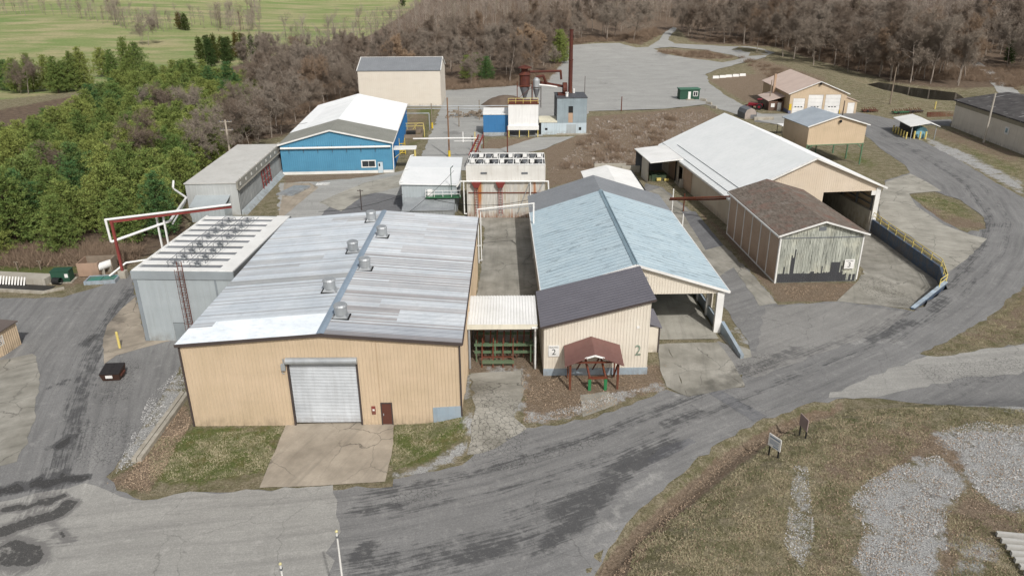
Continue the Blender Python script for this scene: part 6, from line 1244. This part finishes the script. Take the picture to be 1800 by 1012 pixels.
# rubble rocks on the brown field : nobody could count them
mb=MB(); fld=[W(*q) for q in [(965,300),(1036,240),(1040,212),(1160,200),(1230,196),(1250,205),(1140,275),(1100,292)]]
xs=[q[0] for q in fld];ys=[q[1] for q in fld]; cnt=0
_x=rng.uniform(min(xs),max(xs),9000);_y=rng.uniform(min(ys),max(ys),9000); _k=inside(_x,_y,fld); _x=_x[_k][:1600];_y=_y[_k][:1600]; _z=h0(_x,_y)
for x,y,z in zip(_x,_y,_z):
    s=rr.uniform(.08,.3)*(2.2 if rr.random()<.05 else 1); a=rr.uniform(0,3); c_,s_=math.cos(a)*s,math.sin(a)*s
    b=[(x-c_,y-s_,z-.05),(x+s_,y-c_,z-.05),(x+c_,y+s_,z-.05),(x-s_,y+c_,z-.05)]; tt=[(x+(q[0]-x)*.7,y+(q[1]-y)*.7,z+s*rr.uniform(.4,.9)) for q in b]; mb.hexa(b,tt); cnt+=1
tag(mb.build('rubble',paint('mixed_rubble',srgb('#9a8f84'),srgb('#6b5c4f'),streak=False)),'broken stones and clods strewn over the brown field','rubble',None,'stuff')
# cables over the yard
wire('power_cable',WZ(560,372,3.5),WZ(708,342,4.2),.6,.035,'black cable sagging across the yard to the utility building')
wire('power_cable',WZ(798,300,8.0),WZ(720,372,2.0),.3,.03,'thin cable from the mast down to the lean-to roof')
wire('power_cable',WZ(760,350,4.0),WZ(935,350,4.6),1.0,.04,'dark cable looping in front of the rusty cooling tower wall')
wire('power_cable',uB[1]+Vector((0,0,uB[2]-.5)),WZ(545,215,6.5),.8,.04,'cable from the wooden utility pole toward the blue warehouse')
tp_=P(636,370); t=thing('steel_post','short dark post with fitting in the yard behind the beige hall','pole',tp_); MB().tube((0,0,0),(0,0,3.6),.08).beam((-.5,0,3.4),(.5,0,3.4),.1).build('shaft',M_TRIMD,t)
# small window-side hydrant, drain grates, boulders by the building 2 corner
for i,(x,y) in enumerate([(1433,905),(1402,836),(1398,842),(1409,850),(1400,862),(1412,871),(1406,884),(1396,893),(1410,902)]): pass
# ================================================================== vegetation
def bark(name,a,b,rough=.95):
    k=N(name,rough,0,.1); o=k.obj(); c=k.mix(k.rng(k.noise(k.sc(o,2,2,.4),1,4,.7),.35,.65),srgb(a),srgb(b)); k.col(c); return k.m
M_BARKP=bark('pale_bark','#a79c90','#74695f'); M_BARKD=bark('dark_bark','#5b4c42','#3f342d')
def twigm(name,cols,rough=.95):
    k=N(name,rough,0,.05); r=k.rnd(); o=k.obj(); c=k.mix(k.rng(r,0,.34),srgb(cols[0]),srgb(cols[1])); c=k.mix(k.rng(r,.34,.7),c,srgb(cols[2])); c=k.mix(k.rng(r,.93,.96),c,srgb(cols[3]))
    c=k.mix(k.rng(k.noise(o,1.2,3),.35,.7,0,.5),c,tuple(v*.5 for v in srgb(cols[0]))); k.col(c); return k.m
M_TWIG=twigm('bare_twigs',('#8a7d70','#9c9184','#7d6f62','#917c68'))
M_TWIGF=None
def m_needles():
    k=N('pine_needles',.75,0,.15); r=k.rnd(); o=k.obj(); c=k.mix(r,srgb('#617c42'),srgb('#a3a95b')); c=k.mix(k.rng(r,.8,.95),c,srgb('#4c7346')); c=k.mix(k.rng(k.noise(o,1.1,3,.6),.4,.7,0,.6),c,srgb('#8a8a48')); c=k.mix(k.rng(k.noise(o,5,2),.35,.7,0,.5),c,srgb('#2a4223')); k.col(c); return k.m
M_NEED=m_needles()
M_CEDAR=twigm('cedar_foliage',('#4c5a2e','#5a5b30','#3f5230','#6b5d34'))
M_BRUSH=twigm('brush_twigs',('#8d7a68','#8d7a68','#8d7a68','#8d7a68'))
def segs_mesh(S,n=3):
    """S rows: p0(3) p1(3) r0 r1 -> prisms"""
    S=np.asarray(S,float); p=S[:,:3];q=S[:,3:6]; d=q-p; d/=np.linalg.norm(d,axis=1)[:,None]+1e-9
    h=np.where(np.abs(d[:,2:3])<.9,np.array([[0,0,1.]]),np.array([[1.,0,0]])); a=np.cross(d,h); a/=np.linalg.norm(a,axis=1)[:,None]; b=np.cross(d,a)
    V=[]
    for c,r in ((p,S[:,6]),(q,S[:,7])):
        for i in range(n):
            t=2*math.pi*i/n; V.append(c+(a*math.cos(t)+b*math.sin(t))*r[:,None])
    V=np.stack(V,1).reshape(-1,3); m=len(S); base=np.arange(m)[:,None]*2*n; F=[]
    for i in range(n):
        j=(i+1)%n; F.append(np.concatenate([base+i,base+j,base+n+j],1)); F.append(np.concatenate([base+i,base+n+j,base+n+i],1))
    return V,np.concatenate(F)
def slivers(P0,D,w):
    """thin triangles from P0 along D with base width w"""
    m=len(P0); r=rng.normal(size=(m,3)); s=np.cross(D,r); s/=np.linalg.norm(s,axis=1)[:,None]+1e-9
    w=np.asarray(w).reshape(-1,1) if np.ndim(w) else w
    V=np.stack([P0-s*w/2,P0+s*w/2,P0+D],1).reshape(-1,3); F=np.arange(3*m).reshape(-1,3); return V,F
def join(*L):
    V=[];F=[];o=0
    for v,f in L: V.append(v);F.append(f+o);o+=len(v)
    return np.concatenate(V),np.concatenate(F)
def bare_tree(seed,H=15,spread=.42,ntw=5,wtw=.05,lean=.05,upright=.55,twl=1.1,lvl=3):
    g=np.random.default_rng(seed); trunk=[];br=[];tips=[]
    p=np.zeros(3); d=np.array([g.normal()*lean,g.normal()*lean,1.]); n=9; r=H*.014; pts=[p]
    for i in range(n):
        d=d+g.normal(size=3)*.06; d/=np.linalg.norm(d); q=p+d*H*.93/n; r2=r*(.86 if i<n-1 else .3); trunk.append([*p,*q,r,r2]); p=q;r=r2; pts.append(p)
    def grow(p,d,L,r,lv):
        k=3; 
        for i in range(k):
            d=d+g.normal(size=3)*.16+np.array([0,0,.10*upright]); d/=np.linalg.norm(d); q=p+d*L/k; r2=r*.72
            (trunk if r>.05 else br).append([*p,*q,r,r2]); 
            if lv<lvl:
                for _ in range(2 if lv else 2):
                    a=d+g.normal(size=3)*.62; a/=np.linalg.norm(a); grow(q,a,L*g.uniform(.42,.62),r2*.62,lv+1)
            p=q;r=r2
            if lv>=lvl-1: tips.append((q,d))
    nb=11
    for i in range(nb):
        t=.34+.62*i/nb; z=t*n; j=int(z); p=pts[j]+(pts[min(j+1,n)]-pts[j])*(z-j); a=g.uniform(0,6.28) ; el=g.uniform(.25,.75)+upright*.35*t
        d=np.array([math.cos(a)*math.cos(el),math.sin(a)*math.cos(el),math.sin(el)]); L=H*spread*(1-.55*(t-.3))*g.uniform(.7,1.05); grow(p,d,L,H*.0052*(1.25-t*.7),0 if lvl>2 else 1)
    T=np.array([q for q,_ in tips]); D=np.array([d for _,d in tips])
    T=np.repeat(T,ntw,0); D=np.repeat(D,ntw,0)+g.normal(size=(len(T),3))*.75; D/=np.linalg.norm(D,axis=1)[:,None]; D*=g.uniform(.4,1,(len(D),1))*twl
    T=T-D*.1+g.normal(size=T.shape)*.1
    return segs_mesh(trunk,5),(join(segs_mesh(br,3),slivers(T,D,wtw)) if br else slivers(T,D,wtw))
def pine(seed,H=12,W_=3.2,dens=1.0):
    g=np.random.default_rng(seed); trunk=[[0,0,-.3,g.normal()*.15,g.normal()*.15,H*.95,H*.016,.03]]; P0=[];D0=[]
    z=.9
    while z<H*.98:
        t=z/H; R_=W_*(1-t**1.9)**.9*(.8+.2*min(1,t*3))*(1+.18*math.sin(z*2.3+seed))+.3; nb=5 if t<.85 else 3; a0=g.uniform(0,6.28)
        for k in range(nb):
            a=a0+k*6.283/nb+g.normal()*.25; L=R_*g.uniform(.75,1.15); up=.16+.35*t; 
            q=np.array([math.cos(a)*L,math.sin(a)*L,z+L*up]); trunk.append([0,0,z,*q,.045*(1-t)+.015,.012])
            m=max(3,int(L*2.6*dens)) 
            for i in range(m):
                s=.25+.78*(i+g.random()*.6)/m; c=np.array([0,0,z])+(q-np.array([0,0,z]))*s+g.normal(size=3)*.22
                c[0]+=-math.sin(a)*g.normal()*.38*L*s*.55; c[1]+=math.cos(a)*g.normal()*.38*L*s*.55
                kk=13; o=g.normal(size=(kk,3))*.17; d=g.normal(size=(kk,3))*.5+np.array([math.cos(a)*.35,math.sin(a)*.35,.55]); d/=np.linalg.norm(d,axis=1)[:,None]
                P0.append(c+o); D0.append(d*g.uniform(.28,.6,(kk,1)))
        z+=g.uniform(.42,.62)*(1.0 if t<.8 else .8)
    return segs_mesh(trunk,4),slivers(np.concatenate(P0),np.concatenate(D0),.15)
def proto(nm,label,cat,gen,mt,mc,group):
    (tv,tf),(cv_,cf)=gen; t=thing(nm,label,cat,(0,0,-500),0,group); fast('trunk',tv,tf,mt,t); fast('crown',cv_,cf,mc,t); return t
def inpx(x,y,pg):
    px,py=project(x,y,h0(x,y)); return inside(px,py,pg)
PINES=[[(-260,470),(90,455),(180,447),(236,440),(310,420),(322,360),(345,322),(410,262),(445,215),(448,185),(430,165),(330,152),(250,162),(200,185),(170,215),(110,245),(20,285),(-260,330)]]
def scatter(n,spacing,poly,xr,yr,seed,grow=0.0):
    g=np.random.default_rng(seed); pts=[]; cell={}; tries=0; base=[P(*q)[:2] for q in poly]
    X=g.uniform(*xr,60*n);Y=g.uniform(*yr,60*n); ok=inside(X,Y,base); X=X[ok];Y=Y[ok]
    for x,y in zip(X,Y):
        s=spacing*(1+grow*max(0,math.hypot(x,y)-150)/150); k=(int(x//12),int(y//12)); bad=False
        for i in (-1,0,1):
            for j in (-1,0,1):
                for q in cell.get((k[0]+i,k[1]+j),()):
                    if (q[0]-x)**2+(q[1]-y)**2<s*s: bad=True;break
        if bad: continue
        cell.setdefault(k,[]).append((x,y)); pts.append((x,y))
        if len(pts)>=n: break
    return pts
def place(protos,pts,seed,smin,smax,label=None,group=None,sq=1.0):
    g=random.Random(seed); out=[]; zz=h0(np.array([q[0] for q in pts]),np.array([q[1] for q in pts]))
    for i,(x,y) in enumerate(pts):
        p=protos[g.randrange(len(protos))]; s=g.uniform(smin,smax); rz=g.uniform(0,6.28)
        o=copytree(p,(x,y,zz[i]-.05),rz,label,(s*sq,s*sq,s))
        if group: o['group']=group
        out.append(o)
    return out
LP='green pine in the dense wood left of the grey sheds'; GP='pines of the dense wood left of the grey sheds'
pp=[proto('pine_tree',LP,'pine tree',pine(s,H,Wd_),M_BARKD,M_NEED,GP) for s,H,Wd_ in ((1,12.5,3.7),(2,11.5,4.0),(3,13.5,3.5),(4,10.5,3.9))]
pts=scatter(275,4.7,PINES[0],(-175,-35),(85,270),5,.12)
PNS=place(pp,pts,1,.62,.88,None,None,1.2)
LB='tall pine in the short row of pines behind the dense wood at the left'
far_p=[P(*q) for q in [(18,160),(34,164),(88,160),(104,164),(118,162),(134,160),(150,158),(60,162),(8,158),(183,135),(200,138),(226,134),(244,130)]]
fo=place(pp,[(q.x,q.y) for q in far_p],2,.8,1.05,'pine in the row at the field edge behind the dense pine wood','pines in the row at the field edge')
cd=[proto('cedar_tree','dark cedar in the clump behind the far end of the pine wood','cedar tree',pine(s,9,1.7,1.1),M_BARKD,M_CEDAR,'cedars behind the far end of the pine wood') for s in (21,22)]
co_=place(cd,[(P(*q).x,P(*q).y) for q in [(355,112),(367,108),(380,112),(392,104),(405,108),(418,102),(430,106),(444,100),(458,104),(470,100),(372,118),(400,116)]],3,1.0,1.35)
for q,lab in (((317,52),'left one of two small dark cedars alone on the far green field'),((327,54),'right one of two small dark cedars alone on the far green field'),((822,140),'leftmost of three dark green pines inside the bare wood behind the bin houses'),((838,135),'middle one of three dark green pines inside the bare wood behind the bin houses'),((856,143),'rightmost of three dark green pines inside the bare wood behind the bin houses'),((984,112),'single bright green pine between the bare wood and the far lot'),((1772,112),'small dark green cedar on the brown slope beside the gravel path'),((708,12),'dark evergreen standing at the field edge behind the bare wood')):
    x,y=P(*q)[:2]; pr=pp[0] if 'pine' in lab else cd[0]; o=copytree(pr,(x,y,hz(x,y)-.1),1.0,lab,(1.3,1.3,1.0) if 'cedars alone' in lab else ((.75,.75,.7) if 'bin houses' in lab else (1.2,1.2,1.1))); 
    if 'group' in o.keys(): del o['group']
# bare trees
LBT='bare leafless tree in the wood edging the plant'; GBT='bare trees of the wood edging the plant'
bt=[proto('bare_tree',LBT,'bare tree',bare_tree(s,H,sp,2,.04,.05,u),M_BARKP,M_TWIG,GBT) for s,H,sp,u in ((31,16,.36,.6),(32,14,.42,.5),(33,18,.26,.9),(34,13,.45,.4),(35,17,.28,1.0))]
WOODB=[[(330,300),(420,250),(500,232),(565,186),(630,181),(775,154),(952,144),(990,92),(1003,76),(1085,71),(1130,76),(1160,60),(1120,40),(900,60),(700,100),(600,110),(520,110),(440,150),(440,235)],
       [(1195,52),(1215,72),(1365,84),(1480,120),(1560,142),(1640,150),(1700,152),(1690,110),(1600,90),(1480,60),(1350,50)],
       [(1800,130),(1860,120),(1900,60),(1740,60),(1720,90),(1760,120)]]
near=[]
near+=scatter(125,4.6,WOODB[0],(-115,60),(110,420),41,.5); near+=scatter(95,5.0,WOODB[1],(60,230),(200,460),42,.35); near+=scatter(25,6,WOODB[2],(140,330),(220,420),43)
near+=[(P(*q).x,P(*q).y) for q in [(1330,92),(1376,100),(1430,115),(1490,128),(1565,140),(1600,145),(1395,104),(440,262),(455,250),(478,242),(495,236),(520,215),(545,200),(570,186),(600,180)]]
BTS=place(bt,[q for q in near if q[0]<40],6,.6,.95)+place(bt,[q for q in near if q[0]>=40],16,.85,1.3)
bl='bare brown tree standing among the green pines'; pl_=[(372,300),(388,290),(340,240),(300,235),(280,228),(90,350),(262,330),(415,268),(428,250)]
bo_=place(bt,[(P(*q).x,P(*q).y) for q in pl_],8,.6,.85,bl,'bare brown trees among the green pines')
for q,s,lab in (((261,80),.95,'lone bare tree standing in the far green field'),((50,166),.75,'pale bare tree among the pines of the field-edge row')):
    x,y=P(*q)[:2]; o=copytree(bt[3],(x,y,hz(x,y)),.7,lab,(s,s,s)); del o['group']
# willow-orange crowns
M_ORG=twigm('orange_twigs',('#a58d74','#ad967e','#9e876f','#a58d74'))
og=proto('bare_tree','bare tree with orange-tinted twigs standing out from the grey-brown wood','bare tree',bare_tree(51,12,.42,7,.06,.03,.9),M_BARKP,M_ORG,'orange-tinted bare trees in the wood')
oo_=place([og],[(P(*q).x,P(*q).y) for q in [(697,150),(915,128),(932,126)]],4,.95,1.2)
for p_ in pp+cd+bt+[og]:
    for ch in list(p_.children): bpy.data.objects.remove(ch)
    bpy.data.objects.remove(p_)
ORD=['first','second','third','fourth','fifth','sixth','seventh','eighth','ninth','tenth','eleventh','twelfth','thirteenth','fourteenth']
for L,txt in ((fo,'pine from the left in the row at the field edge'),(co_,'dark cedar from the left in the clump behind the pine wood'),(bo_,'bare brown tree from the left among the green pines'),(oo_,'orange-tinted bare tree from the left in the back wood')):
    for i,o in enumerate(sorted(L,key=lambda o:project(o.location.x,o.location.y,o.location.z)[0])): o['label']=ORD[i]+' '+txt
for L_,bins in ((BTS,[(620,'left of the cream storehouse'),(785,'behind the cream storehouse'),(1000,'between the cream storehouse and the far lot'),(1200,'along the far end of the big lot'),(1470,'on the slope behind the garage'),(1700,'beyond the pond'),(9999,'right of the gravel path on the brown slope')]),):
    for o in L_:
        x=project(o.location.x,o.location.y,o.location.z)[0]
        for b,tx in bins:
            if x<b: o['label']='bare leafless tree in the wood '+tx; o['group']='bare trees of the wood '+tx; break
FR=sorted([o for o in PNS if o.location.y<109],key=lambda o:project(o.location.x,o.location.y,0)[0])
for i,o in enumerate(FR):
    if i<14: o['label']=ORD[i]+' pine from the left along the front edge of the dense wood'
for o in PNS:
    if o not in FR[:14]:
        k=o.location.y; tx='nearest rows' if k<140 else ('middle' if k<180 else 'far end'); o['label']='green pine among the '+tx+' of the dense wood left of the grey sheds'; o['group']='pines among the '+tx+' of the dense wood'
# the far wood: one mass
def simple_tree(seed,H):
    g=np.random.default_rng(seed); S=[[0,0,-.3,g.normal()*.3,g.normal()*.3,H*.95,H*.012,.05]]; tips=[]
    for i in range(18):
        z=H*g.uniform(.32,.88); a=g.uniform(0,6.28); L=H*g.uniform(.12,.24); q=np.array([math.cos(a)*L*.75,math.sin(a)*L*.75,z+L*.9]); S.append([0,0,z,*q,.06,.02])
        for k in range(3): tips.append(q*1.0-(q-np.array([0,0,z]))*g.uniform(0,.6))
    T=np.array(tips); T=np.repeat(T,5,0)+g.normal(size=(len(T)*5,3))*.45; D=g.normal(size=T.shape)*.8+np.array([0,0,.9]); D/=np.linalg.norm(D,axis=1)[:,None]; D*=g.uniform(.7,1.8,(len(D),1))
    return join(segs_mesh(S,3),slivers(T,D,.065))
st=[simple_tree(60+i,H) for i,H in enumerate((15,13,16,14))]
def mass(name,pts,label,mat_,smin=.8,smax=1.25,seed=9,variants=st):
    g=np.random.default_rng(seed); V=[];F=[];o=0
    P_=np.array(pts); Z=h0(P_[:,0],P_[:,1])
    for i,(x,y) in enumerate(pts):
        v,f=variants[i%len(variants)]; s=g.uniform(smin,smax); a=g.uniform(0,6.28); c,sn=math.cos(a)*s,math.sin(a)*s
        V.append(np.column_stack([v[:,0]*c-v[:,1]*sn+x,v[:,0]*sn+v[:,1]*c+y,v[:,2]*s+Z[i]])); F.append(f+o); o+=len(v)
    return tag(fast(name,np.concatenate(V),np.concatenate(F),mat_),label,'woodland' if 'wood' in label else 'brush',None,'stuff')
FARW=[[(440,150),(520,115),(600,108),(700,95),(900,52),(1120,36),(1185,46),(1195,40),(1260,30),(1350,46),(1480,58),(1600,86),(1700,105),(1722,92),(1760,112),(1850,120),(2300,140),(2600,-30),(2300,-44),(1420,-44),(1400,22),(1270,16),(1240,-42),(780,-44),(745,8),(715,48),(630,78),(545,88),(480,98),(440,108)]]
def pxscatter(poly,nx,ny_,seed,keep=None):
    g=np.random.default_rng(seed); xs=[q[0] for q in poly];ys=[q[1] for q in poly]; X=[];Y=[]
    y=max(min(ys),-40)
    while y<max(ys):
        k=(y+49)/100; dy=ny_*max(.25,k); st_=nx*max(.5,(k+.3)**.5); x=np.arange(min(xs),max(xs),st_); X.append(x+g.uniform(-.5,.5,len(x))*nx); Y.append(y+g.uniform(-.5,.5,len(x))*dy); y+=dy
    X=np.concatenate(X);Y=np.concatenate(Y); k=inside(X,Y,poly); x,y,z=Parr(X[k],Y[k]); m=np.hypot(x,y)<1500; return list(zip(x[m],y[m]))
def field_mask(p): return p
fw=pxscatter(FARW[0],15,7.5,12)
def m_farw():
    k=N('far_wood_twigs',.95,0,.05); p=k.pos(); n=k.noise(k.sc(p,.06,.06,.0),1,3,.6); c=k.mix(k.rng(n,.35,.6),srgb('#8b8075'),srgb('#a2978b')); c=k.mix(k.rng(k.noise(k.sc(p,.11,.11,0),1,2),.52,.66,0,.7),c,srgb('#6f5b51')); c=k.mix(k.rng(k.noise(k.sc(p,.04,.04,0),1,2),.58,.68,0,.6),c,srgb('#6f7055')); k.col(c); return k.m
M_FARW=m_farw()
mass('far_wood',fw,'far bare brown wood covering the rising ground behind the plant',M_FARW)
hedge=[(0,28),(40,30),(80,28),(120,34),(150,40),(180,50),(200,46),(215,56),(240,50),(262,58),(280,62),(300,55),(380,52),(395,60),(410,50),(425,60),(440,62),(455,50),(450,30),(440,20)]
hp=[]
for i in range(170):
    k=rr.uniform(0,len(hedge)-1.001); j=int(k); a=hedge[j];b=hedge[j+1]; q=P(a[0]+(b[0]-a[0])*(k-j)+rr.uniform(-8,8),a[1]+(b[1]-a[1])*(k-j)+rr.uniform(-8,5)-6); hp.append((q.x,q.y))
mass('far_hedgerow',hp,'bare brown woodland hedgerow crossing the far fields',M_FARW,.45,.95,5)
# brush thickets
def bush(seed,H=1.6,n=150):
    g=np.random.default_rng(seed); T=g.normal(size=(n,3))*np.array([.7,.7,.2]); T[:,2]=abs(T[:,2]); D=g.normal(size=(n,3))*.55+np.array([0,0,.8]); D/=np.linalg.norm(D,axis=1)[:,None]; D*=g.uniform(.4,1,(n,1))*H; return slivers(T,D,.05)
bs=[bush(80+i) for i in range(4)]
bp=[]
for poly,n in (([(-260,462),(90,466),(232,462),(236,440),(110,440),(-260,448)],420),([(330,330),(420,262),(560,190),(775,160),(955,148),(990,105),(960,130),(770,146),(560,176),(400,250)],500),([(1003,78),(1090,73),(1125,80),(1165,62),(1150,50),(1090,64),(1000,70)],260),([(1200,70),(1365,82),(1480,118),(1600,140),(1700,142),(1800,160),(1800,120),(1600,118),(1480,96),(1365,66)],700),([(1300,100),(1400,128),(1450,150),(1400,160),(1340,130)],90),([(1150,92),(1240,92),(1300,104),(1215,102)],60),([(960,300),(1036,240),(1165,200),(1235,192),(1150,262),(1110,292)],50)):
    base=PP(poly); xs=[q[0] for q in base];ys=[q[1] for q in base]; X=rng.uniform(min(xs),max(xs),n*40);Y=rng.uniform(min(ys),max(ys),n*40); k=inside(X,Y,base); bp+=list(zip(X[k][:n],Y[k][:n]))
mass('brush_thicket',bp,'tangled brown brush and dead weeds along the wood edges',M_BRUSH,.5,1.4,6,bs)
# dead grass tufts and fallen leaves on the near bank and verges
def tufts(name,polys,n,h,w,mat_,label,seed,flat=False,avoid=None):
    g=np.random.default_rng(seed); X=[];Y=[]
    for pg,wt in polys:
        b=PP(pg); a=np.array(b); m=int(n*wt); x=g.uniform(a[:,0].min(),a[:,0].max(),m*4); y=g.uniform(a[:,1].min(),a[:,1].max(),m*4); k=inside(x,y,b); x=x[k][:m];y=y[k][:m]
        dn=np.sin(x*1.7+np.cos(y*1.3)*2)+np.cos(y*1.1+np.sin(x*.6)*2)+g.normal(size=x.shape)*1.0; k=dn>-.3; X.append(x[k]);Y.append(y[k])
    X=np.concatenate(X);Y=np.concatenate(Y); Z=h0(X,Y); m=len(X); P0=np.column_stack([X,Y,Z+(.02 if flat else -.02)])
    if flat:
        a=g.uniform(0,6.28,m); s=g.uniform(.5,1,m)*w; d1=np.column_stack([np.cos(a)*s,np.sin(a)*s,g.uniform(-.2,.6,m)*s]); d2=np.column_stack([-np.sin(a)*s,np.cos(a)*s,g.uniform(-.2,.6,m)*s]); V=np.stack([P0,P0+d1,P0+d1+d2,P0+d2],1).reshape(-1,3); V[:,2]+=.02; F=np.arange(4*m).reshape(-1,4)
    else:
        P0=np.repeat(P0,5,0)+g.normal(size=(m*5,3))*np.array([.07,.07,0]); D=g.normal(size=P0.shape)*.5+np.array([0,0,.55]); D/=np.linalg.norm(D,axis=1)[:,None]; D*=g.uniform(.4,1,(len(D),1))*h; V,F=slivers(P0,D,w)
    return tag(fast(name,V,F,mat_),label,'ground cover',None,'stuff')
def m_grass():
    k=N('dry_grass_blades',.9,0,.1); p=k.pos(); a=k.noise(p,.6,3,.6); b=k.noise(p,7,1); c=k.mix(k.rng(b,.3,.7),srgb('#877e62'),srgb('#c4ba9c')); c=k.mix(k.rng(a,.45,.6,0,.7),c,srgb('#6f7250')); k.col(c); return k.m
def m_leaf():
    k=N('fallen_leaves',.9,0,.1); p=k.pos(); b=k.noise(p,23,0); c=k.mix(k.rng(b,.35,.6),srgb('#6d5a4b'),srgb('#b5a189')); k.col(c); return k.m
MG=m_grass(); ML=m_leaf()
BK=[(1120,960),(1230,880),(1330,800),(1400,752),(1500,722),(1640,716),(1640,760),(1600,800),(1520,850),(1480,900),(1490,1060),(1090,1060)]
tufts('dry_grass',[(BK,1.0),([(1640,715),(1800,720),(1800,760),(1650,760)],.08),([(1660,900),(1800,905),(1800,1040),(1680,1040)],.12),([(262,772),(500,750),(468,830),(262,852)],.22),([(693,745),(822,733),(815,765),(690,826)],.12),([(1600,345),(1640,340),(1718,385),(1660,386)],.12),([(1625,622),(1740,565),(1800,515),(1800,600)],.2),([(1680,250),(1800,290),(1800,330)],.1),([(1340,120),(1480,140),(1600,172),(1690,180),(1660,195),(1500,185),(1400,160)],.25)],34000,.24,.04,MG,'short dry grass on the near bank and the verges',71)
tufts('leaf_litter',[([(1060,1050),(1128,935),(1198,872),(1262,815),(1335,768),(1405,737),(1480,716),(1400,752),(1340,782),(1275,830),(1220,876),(1165,930),(1110,1000)],.55),([(185,850),(240,815),(320,700),(338,742),(262,868)],.3),([(915,650),(1170,640),(1168,685),(1022,730),(920,745)],.3),(BK,.3),([(1480,740),(1800,740),(1800,1040),(1420,1040)],.5),([(1365,505),(1500,500),(1470,528),(1400,530)],.12)],24000,0,.085,ML,'fallen brown leaves along the ditch and verges',72,True)
def m_stone():
    k=N('gravel_stones',.9,0,.2); p=k.pos(); c=k.mix(k.noise(p,9,0),srgb('#858481'),srgb('#dbd9d5')); k.col(c); return k.m
tufts('loose_gravel',[([(1525,845),(1590,815),(1650,800),(1700,850),(1665,910),(1665,965),(1625,1040),(1540,1040),(1500,990),(1520,930),(1490,880)],.5),([(1640,762),(1720,740),(1800,752),(1800,905),(1760,895),(1700,850),(1690,800)],.4),([(1395,820),(1420,820),(1425,880),(1432,940),(1412,1000),(1378,960),(1388,880)],.14),([(262,700),(322,640),(328,700),(280,770),(238,815),(200,835)],.2),([(925,735),(1030,722),(1090,700),(1160,680),(1080,690)],.08)],22000,0,.075,m_stone(),'loose grey gravel stones on the bare patches',73,True)
